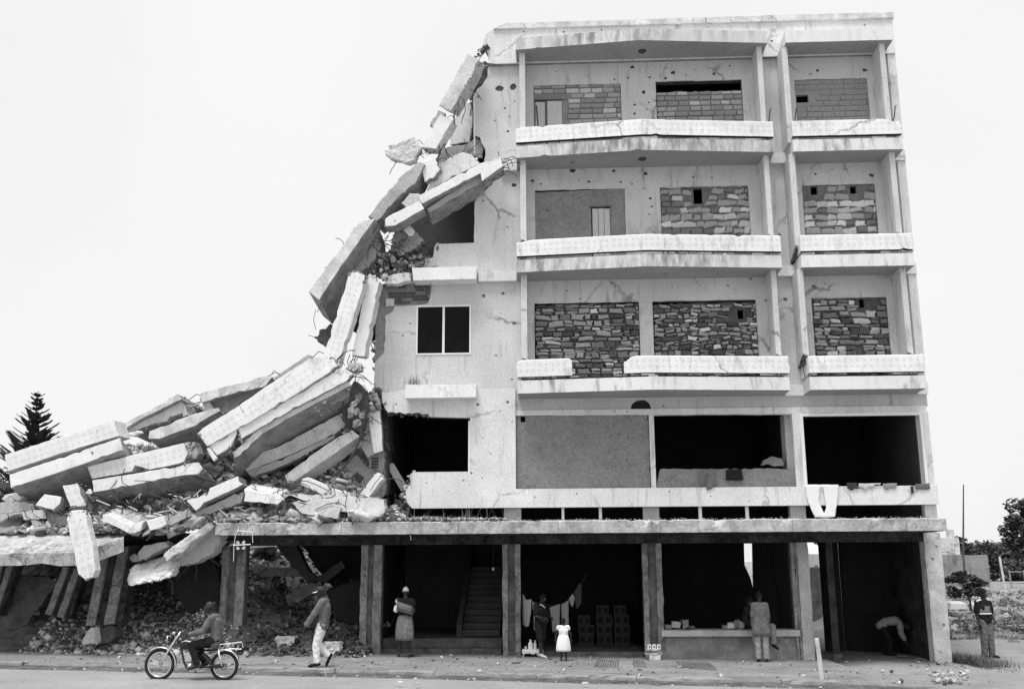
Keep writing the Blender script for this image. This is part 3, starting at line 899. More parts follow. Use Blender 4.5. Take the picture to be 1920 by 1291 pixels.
G().box(X(881.5, 800, -.15) - .05, X(881.5, 800, -.15) - .003, -.13, -.04, 4.66, 6.0).obj('window_jamb', M['white_frame'], B)

# ---- floors, partitions and rear walls inside
for zb, zt, xl in ((13.12, 13.46, -2.1), (9.86, 10.2, -3.7), (6.6, 6.94, -4.85), (3.0, 3.30, -4.7), (16.36, 16.7, -1.75)):
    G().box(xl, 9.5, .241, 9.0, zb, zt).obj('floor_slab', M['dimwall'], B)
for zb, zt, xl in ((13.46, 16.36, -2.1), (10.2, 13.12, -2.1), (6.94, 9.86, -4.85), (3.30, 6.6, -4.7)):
    G().box(xl, 9.5, 5.0, 5.2, zb, zt).obj('inner_wall', M['soot_shade'], B)
    G().box(xl - .001, xl + .2, .9, 9.0, zb, zt).obj('cross_wall', M['dimwall'] if zb > 6 else M['soot_shade'], B)
    G().box(6.2, 6.35, .25, 4.99, zb, zt).obj('cross_wall', M['soot_shade'], B)
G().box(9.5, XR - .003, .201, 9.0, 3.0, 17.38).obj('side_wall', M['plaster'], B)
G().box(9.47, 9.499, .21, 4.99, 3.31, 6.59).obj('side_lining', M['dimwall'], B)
# thin pale pipe on the torn edge
G().tube([(X(889, 180, -.05), -.03, Z(889, 180, -.05)), (X(889.5, 288, -.05), -.03, Z(889.5, 288, -.05))], .022, 8).obj('pipe', M['white'], B)

# ---- canopy, slot, ground storey
xl = X(403, 990, -1.5)
us = [403, 497, 640, 860, 1047, 1063, 1222, 1238, 1487, 1700, 1776]
for a, b in zip(us, us[1:]):
    x0, x1 = X(a, 990, -1.5), X(b, 990, -1.5)
    n = max(2, int((x1 - x0) / .12))
    V, F, MI = [], [], []
    for i in range(n + 1):
        x = x0 + (x1 - x0) * i / n
        x = min(max(x, x0 + .004), x1 - .004)
        c1, c2 = abs(rnd.gauss(0, .012)), abs(rnd.gauss(0, .004))
        chip = rnd.uniform(.02, .07) if rnd.random() < .10 else 0
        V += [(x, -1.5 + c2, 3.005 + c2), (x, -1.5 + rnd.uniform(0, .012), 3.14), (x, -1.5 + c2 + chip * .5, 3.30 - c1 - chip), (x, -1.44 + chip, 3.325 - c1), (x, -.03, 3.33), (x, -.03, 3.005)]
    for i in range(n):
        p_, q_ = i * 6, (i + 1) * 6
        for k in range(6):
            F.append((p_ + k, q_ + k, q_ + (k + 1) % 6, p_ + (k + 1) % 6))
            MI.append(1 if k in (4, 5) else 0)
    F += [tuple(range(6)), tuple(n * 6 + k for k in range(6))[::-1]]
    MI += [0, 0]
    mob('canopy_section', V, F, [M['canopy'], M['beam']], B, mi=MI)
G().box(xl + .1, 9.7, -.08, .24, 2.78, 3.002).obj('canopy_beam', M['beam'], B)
# slot above the canopy
for a, b, mt in ((945, 977, 'concrete'), (1206, 1236, 'concrete'), (1482, 1511, 'concrete'), (1735, 1757, 'plaster')):
    G().box(X(a, 960, .0), X(b, 960, .0), .0, .24, 3.331, 3.708).obj('slot_pier', M[mt], B)
for a, b in ((1053, 1058), (1123, 1128.5), (1310, 1316), (1398, 1404)):
    G().box(X(a, 960, .02), X(b, 960, .02), .02, .1, 3.331, 3.708).obj('slot_mullion', M['white'], B)
for a, b in ((1012, 1052), (1059, 1122)):
    G().box(X(a, 960, .02), X(b, 960, .02), .05, .09, 3.331, 3.40).obj('slot_sill', M['concrete'], B)

def column(u0, u1, ua, ub, v=1120, y=-.12, wstrip=True, dep=.38):
    x0, x1 = X(u0, v, y), X(u1, v, y)
    xa, xb = X(ua, v, y), X(ub, v, y)
    zb = gz(x0) - .05
    c = G().box(x0, x1, y + .07, y + dep, zb, 2.779).obj('column', M['column'], B)
    for a, b in ((x0 - .003, xa), (xb, x1 + .003)):
        n = 12
        rings = []
        for i in range(n + 1):
            z = zb + (2.777 - zb) * i / n
            e = lambda: rnd.gauss(0, .008)
            rings.append([(a + e(), y + abs(e()), z), (b + e(), y + abs(e()), z), (b + e(), y + .09, z), (a + e(), y + .09, z)])
        G().loft(rings).obj('pilaster', M['columnedge'], c)
    return c
column(414, 457, 427, 441, v=1100)
column(675, 714, 688, 699)
column(942.5, 975.5, 952, 966)
column(1207, 1243, 1216.5, 1232)
column(1488, 1501, 1494, 1495, dep=.3)
# rounded downpipe stub on the first column
pc = P(418, 1150, -.2)
G().tube([(pc.x, -.2, 1.02), (pc.x, -.2, 2.0)], .07, 10).obj('downpipe', M['columnedge'], B)
zb = gz(6.1) - .05
xp0, xp1 = X(1500, 1120, -.16), X(1521, 1120, -.16)
n = 14
G().loft([[(xp0 + rnd.gauss(0, .006), -.16 + abs(rnd.gauss(0, .008)), z), (xp1 + rnd.gauss(0, .012), -.16 + abs(rnd.gauss(0, .008)), z), (xp1 + rnd.gauss(0, .01), .25, z), (xp0, .25, z)] for z in [zb + (2.777 - zb) * i / n for i in range(n + 1)]]).obj('pier', M['concrete'], B)
xc0, xc1 = X(1742, 1120, -.1), 9.73
G().loft([[(xc0 + rnd.gauss(0, .004), -.12, z), (xc1 + rnd.gauss(0, .010), -.12 + abs(rnd.gauss(0, .006)), z), (xc1, .25, z), (xc0, .25, z)] for z in [-.25 + (3.0 + .25) * i / n for i in range(n + 1)]]).obj('corner_column', M['lightconc'], B)
for u, v, r in ((1756, 1023, 2.5), (1749, 1047, 2.5), (1770, 1170, 2.5)):
    c = P(u, v, -.125)
    G().ell(c, (.03, .012, .035), 8, 5).obj('shell_scar', M['mortar'], B)
# inner walls of the ground storey
def rw(x0, x1, y0, y1, mt='soot_shade', z1=2.99, nm='inner_wall'):
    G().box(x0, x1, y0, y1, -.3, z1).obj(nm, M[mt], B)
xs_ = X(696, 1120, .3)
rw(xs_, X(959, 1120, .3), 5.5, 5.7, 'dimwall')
rw(X(959, 1120, .3) - .06, X(959, 1120, .3) + .08, .262, 5.49, 'soot_shade')
rw(X(1225, 1120, .3) - .07, X(1225, 1120, .3) + .07, .262, 4.49, 'soot_shade')
rw(xs_ - .06, xs_ + .1, .262, 5.49, 'soot_shade')
rw(X(959, 1120, .3), X(1225, 1120, .3), 4.5, 4.7, 'soot_shade')
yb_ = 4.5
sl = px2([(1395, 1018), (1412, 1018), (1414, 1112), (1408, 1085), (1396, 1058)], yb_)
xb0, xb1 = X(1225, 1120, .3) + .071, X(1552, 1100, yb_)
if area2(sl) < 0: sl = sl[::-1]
G().plate([(xb0, -.3), (X(1515, 1100, yb_), -.3), (X(1515, 1100, yb_), 2.99), (xb0, 2.99)], [sl], yb_, yb_ + .2).obj('cracked_rear_wall', M['soot_shade'], B)
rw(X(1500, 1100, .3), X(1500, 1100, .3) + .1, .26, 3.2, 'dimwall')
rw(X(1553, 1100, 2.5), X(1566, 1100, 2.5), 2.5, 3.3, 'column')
rw(X(1566, 1100, 2.5), X(1582, 1100, 2.5), 2.8, 3.3, 'soot_shade')
rw(X(1582, 1100, 3.0), 9.46, 3.0, 3.3, 'soot_shade')
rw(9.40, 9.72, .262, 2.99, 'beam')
G().box(xs_, 9.5, .25, 5.6, 2.96, 2.999).obj('ground_ceiling', M['soot_shade'], B)
# entrance steps and stair
xa, xb = X(717, 1200, .6), X(941, 1200, .6)
for k in range(2):
    G().box(xa, xb, .35 + k * .35, 5.4, gz(-3) - .1 + k * .22, gz(-3) + .12 + k * .22 + .0).obj('step', M['column'], B)
st = empty('staircase', (X(905, 1180, 1.6), 1.6, .4)); st.parent = B; st.location = ORG[st.name] - ORG[B.name]
xa, xb = X(872, 1150, 2.2), X(938, 1150, 1.5)
for k in range(11):
    G().box(xa, xb, 1.3 + k * .28, 5.45, .40 + k * .165, .40 + (k + 1) * .165 - .004).obj('step', M['stairs'], st)
G().hexa([(xa - .14, 1.25, .38), (xa - .004, 1.25, .38), (xa - .004, 5.4, .38), (xa - .14, 5.4, .38)], [(xa - .14, 1.25, .7), (xa - .004, 1.25, .7), (xa - .004, 5.4, 3.0), (xa - .14, 5.4, 3.0)]).obj('stair_string', M['dimwall'], st)
# shop front sill and low wall
xa, xb = X(1243, 1200, -.12), X(1500, 1200, -.12)
zs = Z(1400, 1192, -.2)
G().plate([(xa, gz(4) - .2), (xb, gz(4) - .2), (xb, zs), (xa, zs)], [], -.08, .2).obj('low_wall', mat('low_wall_render', .22, .35, 2.2, .2, 12, .6, stain=.8, stain_v=.42, stain_scale=(1.2, 1.2, 1.5), stain_lo=.5, stain_hi=.62), B)
V, F = [], []
n = 26
rings = []
for i in range(n + 1):
    x = xa - .03 + (xb - xa + .03) * i / n
    rings.append([(x, -.22 + abs(rnd.gauss(0, .006)), zs), (x, -.22 + abs(rnd.gauss(0, .006)), zs + .15 - abs(rnd.gauss(0, .008))), (x, .24, zs + .16), (x, .24, zs)])
G().loft(rings).obj('window_sill', M['concrete'], B)
# raised shop floor in the middle bay
G().box(X(977, 1220, .1), X(1206, 1220, .1), .05, 4.4, -.3, .09).obj('shop_floor', M['column'], B)

# ================================================================== ground, road, pavement
def curbY(x): return -4.55 - .085 * x
def hills(x, y):
    """a grassy bank rises behind the building's right end"""
    a = max(0, min(1, (x - 9.2) / 2.0)) * max(0, min(1, (y - 1.2) / 3.5))
    a = a * a * (3 - 2 * a)
    return a * (.35 + .9 * max(0, min(1, (y - 2) / 24)))
def grid(name, xs, ys, zf, mt, k):
    V = [(x, y, zf(x, y)) for y in ys for x in xs]
    n = len(xs)
    F = [(j * n + i, j * n + i + 1, (j + 1) * n + i + 1, (j + 1) * n + i) for j in range(len(ys) - 1) for i in range(n - 1)]
    return kind(mob(name, V, F, mt, smooth=True), k)
def spread(a, b, n): return [a + (b - a) * i / n for i in range(n + 1)]
xs = [-1500, -400, -120, -50] + spread(-25, 30, 110) + [50, 120, 400, 1500]
ys = [-600, -150, -60] + spread(-30, -8, 8) + spread(-7.5, 8, 60) + spread(8.6, 30, 30) + [45, 80, 200, 600, 1500]
def noise2(x, y, s=1.0):
    return (math.sin(x * 1.7 * s + 1.3) * math.cos(y * 2.1 * s + .4) + .5 * math.sin(x * 4.3 * s + y * 3.1 * s) + .3 * math.cos(x * 9.1 * s - y * 7.7 * s)) / 1.8
grid('ground', xs, ys, lambda x, y: gz(x) - .135 + hills(x, y) + (.02 * noise2(x, y) if abs(x) < 40 and abs(y) < 40 else 0) + (.12 * max(0, min(1, (x - 6.3) / 1.6)) if y > curbY(x) - .9 else 0) , M['dirt'], 'structure')
# road sheet
xs = [-1500, -200, -60] + spread(-25, 25, 60) + [60, 200, 1500]
V, F = [], []
for x in xs:
    for t in (0, .12, .3, .7, 2.0, 6.0, 14, 40):
        xc = max(-40, min(40, x))
        y = curbY(xc) - .42 - .10 * noise2(x, 0, .6) * (1 if t < .2 else 0) - t
        V.append((x, y, gz(x) - .10 + (.02 if t > .1 else 0.0)))
m = 8
for i in range(len(xs) - 1):
    for k in range(m - 1):
        F.append((i * m + k, i * m + k + 1, (i + 1) * m + k + 1, (i + 1) * m + k))
kind(mob('road', V, F, M['road'], smooth=True), 'structure')
# dirt in the gutter
V, F = [], []
xs = spread(-25, 8.2, 150)
for x in xs:
    for t in (0.02, .2, .36, .60):
        V.append((x, curbY(x) - t + .06 * noise2(x, t, 2.0) * (t > .3) - (.16 * noise2(x, 1, .7) if t > .5 else 0), gz(x) - .095 + .006 + .035 * (1 - t / .6) + .012 * noise2(x * 2, t * 5)))
for i in range(len(xs) - 1):
    for k in range(3):
        F.append((i * 4 + k, i * 4 + k + 1, (i + 1) * 4 + k + 1, (i + 1) * 4 + k))
kind(mob('gutter', V, F, M['gutter'], smooth=True), 'structure')
# pavement with a worn edge
V, F = [], []
xs = spread(-25, 6.7, 170)
tt = [0, .02, .06, .3, .8, 1.5, 2.4, 3.4, 4.3, 5.2, 6.2, 9.5]
for i, x in enumerate(xs):
    e = .10 * noise2(x, 3, .9) + (.14 * rnd.random() if rnd.random() < .2 else 0)
    for k, t in enumerate(tt):
        z = gz(x) + .008 * noise2(x, t * 1.3, .8)
        if k == 0: z = gz(x) - .14
        if k == 1: z = gz(x) - .03 - .02 * rnd.random()
        V.append((x, curbY(x) + t + e * max(0, 1 - t), z))
m = len(tt)
for i in range(len(xs) - 1):
    for k in range(m - 1):
        F.append((i * m + k, (i + 1) * m + k, (i + 1) * m + k + 1, i * m + k + 1))
n = len(xs) - 1
F.append([n * m + k for k in range(m)] + [])
PAVE = kind(mob('pavement', V, F, M['pavement']), 'structure')
# kerb stones along the edge
kx = -13.0
while kx < 6.0:
    L = rnd.uniform(.9, 1.25)
    if rnd.random() < .6:
        y0, y1 = curbY(kx), curbY(kx + L)
        dz = rnd.uniform(-.012, .012)
        rings = []
        for i in range(6):
            f = i / 5
            x = kx + .01 + (L - .02) * f
            y = y0 + (y1 - y0) * f
            j = lambda s=.010: rnd.gauss(0, s)
            rings.append([(x, y - .04 + j(), gz(x) - .13), (x, y - .035 + abs(j(.014)), gz(x) + .002 + dz - abs(j())), (x, y - .01 + abs(j(.012)), gz(x) + .022 + dz), (x, y + .13, gz(x) + .022 + dz - abs(j(.006))), (x, y + .13, gz(x) - .13)])
        G().loft(rings).obj('kerb_stone', M['kerb'], PAVE)
    kx += L
# drain grates: rows of slots let into the pavement
def grate(uv, n, lean):
    a, b, c, d = [P(u, v, 0) for u, v in uv]
    def onz(u, v):
        r = CAM_R @ Vector(((u - 960) / FPX, -(v - 645.5) / FPX, -1))
        t = (gz(3) + .006 - CAM_POS.z) / r.z
        return CAM_POS + r * t
    a, b, c, d = [onz(u, v) for u, v in uv]
    g = G()
    for i in range(n):
        f = (i + .5) / n
        p, q = a + (b - a) * f, d + (c - d) * f
        w_ = (b - a).length / n * .2
        z = lambda s: gz(s.x) + .014
        g.add([(p.x - w_, p.y, z(p)), (p.x + w_, p.y, z(p)), (q.x + w_, q.y, z(q)), (q.x - w_, q.y, z(q))], [(0, 1, 2, 3)])
    return kind(g.obj('pavement_grooves', M['gutter']), 'stuff')
grate([(1112, 1253), (1160, 1252), (1162, 1238), (1120, 1238)], 10, 0)
grate([(1188, 1252), (1214, 1251), (1206, 1238), (1186, 1238)], 5, 0)
grate([(1278, 1252), (1346, 1254), (1330, 1240), (1266, 1239)], 13, 0)

# ================================================================== rocks for all the rubble
def rockset(n=14, seed=3):
    r = np.random.RandomState(seed)
    out = []
    cube = np.array([(x, y, z) for x in (-1, 1) for y in (-1, 1) for z in (-1, 1)], float)
    ff = [(0, 1, 3, 2), (4, 6, 7, 5), (0, 4, 5, 1), (2, 3, 7, 6), (0, 2, 6, 4), (1, 5, 7, 3)]
    for k in range(n):
        v = cube * r.uniform(.45, 1.0, (8, 3)) * r.uniform(.45, 1.0, 3)
        if k % 3 == 0: v[:, 2] *= .45
        # split every face to a shallow pyramid for a broken look
        V = list(v); F = []
        for f in ff:
            c = v[list(f)].mean(0) * r.uniform(.95, 1.25)
            V.append(c)
            ci = len(V) - 1
            F += [(f[i], f[(i + 1) % 4], ci) for i in range(4)]
        out.append((np.array(V) * .5, np.array(F)))
    return out
ROCKS = rockset()
def scatter(name, pts, sizes, mats, weights=None, seed=1, parent=None, k='stuff', flat=1.0):
    """one joined mesh of broken stones lying at the points"""
    r = np.random.RandomState(seed)
    Vs, Fs, MI = [], [], []
    b = 0
    for p, s in zip(pts, sizes):
        V, F = ROCKS[r.randint(len(ROCKS))]
        a = r.uniform(0, 2 * PI, 3)
        Rm = np.array(Matrix.Rotation(a[0], 3, 'Z') @ Matrix.Rotation(r.normal(0, .5), 3, 'X') @ Matrix.Rotation(r.normal(0, .5), 3, 'Y'))
        Vs.append((V * s * np.array([1, 1, flat])) @ Rm.T + np.array(p))
        Fs.append(F + b)
        b += len(V)
        MI.append(np.full(len(F), r.choice(len(mats), p=weights)))
    V = np.vstack(Vs); F = np.vstack(Fs); MI = np.concatenate(MI)
    org = Vector((float(V[:, 0].mean()), float(V[:, 1].mean()), float(V[:, 2].min()))) if parent is None else ORG[parent.name]
    me = bpy.data.meshes.new(name)
    V = V - np.array(org)
    me.vertices.add(len(V)); me.vertices.foreach_set('co', V.astype(np.float32).ravel())
    me.loops.add(len(F) * 3); me.loops.foreach_set('vertex_index', F.astype(np.int32).ravel())
    me.polygons.add(len(F)); me.polygons.foreach_set('loop_start', np.arange(0, len(F) * 3, 3, dtype=np.int32))
    for m_ in mats: me.materials.append(M[m_])
    me.polygons.foreach_set('material_index', MI.astype(np.int32))
    me.update(calc_edges=True); me.validate()
    o = bpy.data.objects.new(name, me)
    COL.objects.link(o)
    if parent is not None: o.parent = parent
    else: o.location = org
    ORG[o.name] = org
    if k: o['kind'] = k
    return o
def tri(a, b, x):
    return a + (b - a) * x
def prof(tab, x):
    if x <= tab[0][0]: return tab[0][1]
    for (a, za), (b, zb) in zip(tab, tab[1:]):
        if x <= b: return za + (zb - za) * (x - a) / (b - a)
    return tab[-1][1]

# ================================================================== the fallen wing
from mathutils import noise as mnoise
LUMPY = {'hanging_lump', 'torn_masonry', 'rubble_piece', 'masonry_fragment', 'column_base', 'broken_canopy', 'ragged_slab'}
crumbs = []
def chunk(name, label, cat, mt, Y, pts, depth=(0, .3, 0), rough=None, amp=.035, step=.14, tile=None, layers=3, back=None, cross=0, chip=.018, bottom=None, parent=None, pw=.167):
    """a broken piece: outline seen in the photograph, standing at depth Y (one value or one per corner), carried back along 'depth'"""
    r = random.Random(sum(ord(c) for c in label or name) * 7 + int(pts[0][0]))
    Ys = Y if isinstance(Y, (list, tuple)) else [Y] * len(pts)
    p3 = [P(u, v, y) for (u, v), y in zip(pts, Ys)]
    loop = []
    n = len(p3)
    cen0 = sum(p3, Vector()) / n
    for i in range(n):
        a, b = p3[i], p3[(i + 1) % n]
        isr = rough is None or i in rough
        L = (b - a).length
        k = max(1, int(L / (step if isr else .13)))
        d = (b - a).normalized()
        nm = Vector((-d.z, 0, d.x))
        for j in range(k):
            t = j / k
            q = a.lerp(b, t)
            am = amp if isr else .007
            if not isr and r.random() < .10: q = q + (-nm if nm.dot(cen0 - q) < 0 else nm) * r.uniform(.012, .045)
            if j: q = q + nm * r.uniform(-am, am) + d * r.uniform(-.25, .25) * (L / k if isr else 0)
            loop.append(q)
    flat = [(q.x, q.z) for q in loop]
    if area2(flat) < 0:
        loop = loop[::-1]; flat = flat[::-1]
    v2, f2 = cdt(flat)
    m = len(loop)
    if len(v2) != m:
        v2 = flat
        f2 = [list(range(m))]
    cen = sum(loop, Vector()) / m
    dv = Vector(depth)
    V, F, MI = [], [], []
    ts = [0.0] + [i / layers for i in range(1, layers + 1)]
    ins = [q + (cen - q).normalized() * chip * r.uniform(.3, 1.5) for q in loop]
    V += ins
    offs = [Vector((0, 0, 0))] * m
    for li, t in enumerate(ts):
        for i, q in enumerate(loop):
            jit = Vector((r.uniform(-1, 1), r.uniform(-.5, .5), r.uniform(-1, 1))) * (amp * .5 if li > 0 else 0)
            V.append(q + dv * t + Vector((0, chip * r.uniform(.4, 1.2), 0)) * (1 if li == 0 else 0) + jit)
    order = f2 if True else None
    for f in f2:
        if area2([v2[i] for i in f]) < 0: f = f[::-1]
        F.append(f); MI.append(0)
        F.append([(len(ts)) * m + i for i in f[::-1]]); MI.append(1)
    for l in range(len(ts)):
        for i in range(m):
            F.append([l * m + (i + 1) % m, l * m + i, (l + 1) * m + i, (l + 1) * m + (i + 1) % m]); MI.append(0 if l == 0 else 1)
    uv = None
    if tile is not None:
        a, b = p3[tile[0]], p3[tile[1]]
        ax = (b - a).normalized()
        pr = Vector((-ax.z, 0, ax.x))
        mids = [(q - a).dot(pr) for q in p3]
        mid = (max(mids) + min(mids)) / 2
        uv = [((q - a).dot(ax) / pw, ((q - a).dot(pr) - mid) / (pw * .95)) for q in V]
    side = back or {'tile': 'lightconc', 'white': 'lightconc', 'lightconc': 'concrete', 'concrete': 'shadeconc'}.get(mt, mt)
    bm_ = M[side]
    if name in LUMPY and mt != 'tile':
        me = bpy.data.meshes.new('raw'); me.from_pydata(V, [], F); me.update()
        tmp = bpy.data.objects.new('tmp', me); COL.objects.link(tmp)
        md = tmp.modifiers.new('r', 'REMESH'); md.mode = 'VOXEL'; md.voxel_size = .045
        nm_ = bpy.data.meshes.new_from_object(tmp.evaluated_get(bpy.context.evaluated_depsgraph_get()))
        bpy.data.objects.remove(tmp); bpy.data.meshes.remove(me)
        if len(nm_.vertices) > 30:
            V = []
            for v_ in nm_.vertices:
                q = v_.co.copy()
                d3 = mnoise.noise_vector(q * 4.0) * .022 + mnoise.noise_vector(q * 11.0) * .013 + mnoise.noise_vector(q * 26.0) * .009
                d3.y *= 1.3
                V.append(q + d3)
            F = [list(p_.vertices) for p_ in nm_.polygons]
            MI = None
        bpy.data.meshes.remove(nm_)
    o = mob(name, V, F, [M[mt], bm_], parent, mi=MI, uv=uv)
    size = max((q - cen0).length for q in p3)
    if parent is None and size > .35 and label and 'wall seen' not in label and (rough is None or len(rough)):
        cp, cs = [], []
        for _ in range(int(6 + 16 * min(size, 2.0))):
            i = r.choice(list(range(n)) if rough is None else list(rough))
            q = p3[i].lerp(p3[(i + 1) % n], r.random()) + dv * r.uniform(0, .5)
            q = q + (cen0 - q).normalized() * r.uniform(-.02, .03)
            cp.append(tuple(q)); cs.append(min(.16, r.lognormvariate(-3.0, .55)))
        crumbs.append((cp, cs, mt, side, o))
        gw = G()
        for _ in range(int(2 + 3.2 * size)):
            i = r.choice(list(range(n)) if rough is None else list(rough))
            q = p3[i].lerp(p3[(i + 1) % n], r.random()) + dv * r.uniform(.1, .6)
            d1 = ((q - cen0).normalized() + Vector((r.uniform(-.6, .6), r.uniform(-.4, .2), r.uniform(-.5, .5)))).normalized()
            L1 = r.uniform(.08, .30)
            d2 = (d1 + Vector((r.uniform(-1, 1), r.uniform(-.5, .5), r.uniform(-1, .6)))).normalized()
            gw.tube([q - d1 * .05, q + d1 * L1, q + d1 * L1 + d2 * L1 * .7, q + d1 * L1 + d2 * L1 * 1.2 + Vector((0, 0, -.06))], .011, 4)
        kind(gw.obj('bent_wires', M['iron'], o), 'stuff')
    if parent is None:
        tag(o, label, cat)
    return o
def bars(parent, uvs, Y, mt='iron', r=.011):
    """bent reinforcing bars sticking out of a piece"""
    for pl in uvs:
        pts = [P(u, v, Y + .05 * i) for i, (u, v) in enumerate(pl)]
        G().tube(pts, r, 5).obj('rebar', M[mt], parent)

# ---- upper part, hanging from the torn edge
c = chunk('fallen_beam', 'pale roof edge beam leaning steeply against the torn top of the building', 'beam', 'lightconc', -.7, [(823, 198), (877, 100), (897, 112), (885, 140), (845, 209)], (.18, .45, .05), [3], .02)
bars(c, [[(893, 118), (903, 105), (912, 96), (916, 104)], [(888, 130), (905, 118), (925, 120), (931, 124)]], -.6)
chunk('beam_fragment', 'dark rough broken end stuck behind the foot of the steep roof beam', 'rubble piece', 'concrete', -.35, [(806, 232), (822, 206), (836, 212), (812, 238)], (0, .2, 0))
c = chunk('fallen_slab', 'white panel propped below the steep roof beam, wires at its lower end', 'slab', 'white', -.6, [(790, 276), (826, 214), (849, 225), (817, 279)], (.10, .30, -.05), [0, 2], .015)
bars(c, [[(793, 275), (800, 283), (812, 278), (816, 285)], [(818, 276), (812, 287), (800, 290)], [(792, 276), (788, 290), (795, 296)]], -.55)
c = chunk('hanging_lump', 'flat ragged lump of concrete hanging in the air on its wires', 'rubble piece', 'lightconc', -.5, [(721, 287), (730, 272), (752, 263), (776, 257), (789, 271), (783, 286), (779, 303), (757, 304), (736, 299)], (.05, .16, -.05), None, .03, .08)
bars(c, [[(778, 268), (786, 262), (793, 271)], [(776, 300), (786, 292), (793, 285)], [(768, 285), (776, 290), (783, 300)]], -.45)
chunk('wall_fragment', 'pale upright wall fragment standing in the gap beside the thin pipe', 'wall piece', 'plaster', .25, [(844, 271), (846, 236), (854, 211), (869, 193), (880, 192), (887, 203), (886, 239), (881, 267)], (.1, .2, 0), [0, 1, 2, 3, 4, 6, 7], .02, .09, back='mortar')
chunk('torn_masonry', 'dark torn brickwork clinging to the top left corner of the wall', 'rubble piece', 'rubble_dark', .06, [(882, 195), (886, 160), (892, 130), (905, 118), (918, 124), (914, 150), (897, 172), (890, 205)], (0, .5, 0), None, .05, .07)
chunk('floor_remnant', 'dark ragged floor edge below the upright wall fragment in the gap', 'slab', 'concrete', .15, [(815, 300), (832, 278), (858, 272), (882, 266), (896, 258), (907, 275), (905, 296), (880, 290), (850, 296), (824, 306)], (0, 2.0, 0), None, .04, .1, back='soot_shade')
c = chunk('fallen_beam', 'long white stepped beam sloping up to the fourth floor band', 'beam', 'white', -.75, [(790, 382), (784, 367), (903, 305), (938, 296), (943, 311), (905, 339), (902, 324)], (.02, .45, -.06), [3, 4], .012, back='shadeconc')
bars(c, [[(938, 300), (948, 297), (958, 300), (962, 312)], [(936, 292), (934, 284)], [(940, 308), (950, 304), (955, 316), (948, 322)]], -.6)
chunk('beam_flange', 'grey inner flange below the long white stepped beam', 'beam', 'concrete', -.55, [(800, 392), (902, 324), (905, 340), (806, 398)], (.02, .6, -.15), [1, 3], .012)
c = chunk('fallen_beam', 'short white beam end with cracks, in front of the brick hollow', 'beam', 'white', -.8, [(720, 409), (786, 376), (795, 391), (740, 423), (723, 424)], (.02, .4, -.05), [3, 4], .015, back='shadeconc')
bars(c, [[(722, 410), (716, 418), (722, 428)], [(740, 412), (742, 420), (730, 414), (722, 415)]], -.82)
chunk('wall_fragment', 'rounded pale wall fragment lying on the long white stepped beam', 'wall piece', 'plaster', -.35, [(800, 358), (823, 306), (845, 294), (867, 285), (884, 290), (899, 307)], (.05, .2, .0), [0, 1, 2, 3, 4], .02, .1, back='mortar')
chunk('wall_fragment', 'white broken block on top of the upper sloping slab', 'wall piece', 'white', -.55, [(791, 303), (817, 295), (825, 316), (816, 330), (796, 341), (791, 321)], (.05, .2, 0), [1, 2, 3, 4], .025, .08, back='shadeconc')
chunk('fallen_slab', 'thin weathered slab sloping along the skyline below the hanging lump', 'slab', 'concrete', -.65, [(716, 372), (752, 330), (786, 303), (797, 308), (778, 344), (742, 374), (706, 414), (690, 406)], (.1, .8, -.1), [0, 1, 3, 4, 5, 6], .03, .1)
chunk('beam_fragment', 'small pale block wedged beside the long stepped beam', 'rubble piece', 'lightconc', -.6, [(752, 380), (768, 362), (786, 362), (789, 380), (768, 392)], (.05, .3, 0), None, .02, .07)
c = chunk('fallen_roof_slab', 'big tilted roof slab with a pale thick edge, jutting out over the sky', 'slab', 'lightconc', -1.0, [(579, 547), (612, 500), (640, 464), (660, 432), (680, 411), (703, 410), (660, 470), (629, 515), (598, 562)], (.05, 1.5, -.30), [0, 1, 2, 3, 8], .018, .14, back='shadeconc')
bars(c, [[(640, 500), (618, 498), (608, 502)], [(592, 580), (588, 600), (592, 618)], [(610, 640), (590, 632), (578, 628)]], -.9, r=.008)
chunk('slab_fragment', 'grey slab fragment under the big tilted roof slab', 'slab', 'concrete', -.2, [(646, 520), (672, 470), (706, 440), (715, 458), (700, 490), (668, 520)], (.05, .5, 0), None, .04, .1)
chunk('hanging_lump', 'dark shaggy lump hanging left of the upright tiled parapet', 'rubble piece', 'rubble_dark', -.5, [(592, 634), (604, 615), (622, 608), (640, 600), (640, 632), (610, 650)], (0, .4, 0), None, .05, .07)
chunk('wall_fragment', 'broken brick wall fragment hanging below the short white beam end', 'wall piece', 'rubble', -.15, [(732, 470), (736, 440), (752, 425), (775, 432), (792, 446), (795, 452), (770, 470), (752, 478)], (0, .5, 0), None, .05, .07)
chunk('wall_fragment', 'small white plaster scrap stuck on the hanging brick fragment', 'wall piece', 'white', -.22, [(755, 430), (768, 422), (777, 432), (775, 440), (766, 442)], (0, .06, 0), None, .015, .06)
chunk('inner_wall_piece', 'dark tilted inner wall seen behind the long stepped beam', 'wall piece', 'dimwall', 1.2, [(742, 500), (738, 440), (760, 405), (800, 378), (893, 320), (893, 480), (840, 505)], (0, .3, 0), None, .05, .15)
# brick rubble lying on the second ceiling
pts, sz = [], []
for i in range(420):
    u = rnd.uniform(700, 800)
    t = (u - 700) / 100
    v = rnd.uniform(470 + 20 * abs(t - .4), 512)
    y = rnd.uniform(-.35, 1.0)
    pts.append(tuple(P(u, v, y))); sz.append(rnd.uniform(.06, .22))
scatter('brick_rubble', pts, sz, ['rubble', 'rubble_dark', 'stone_grey', 'rubble_light'], [.4, .3, .2, .1], 5)
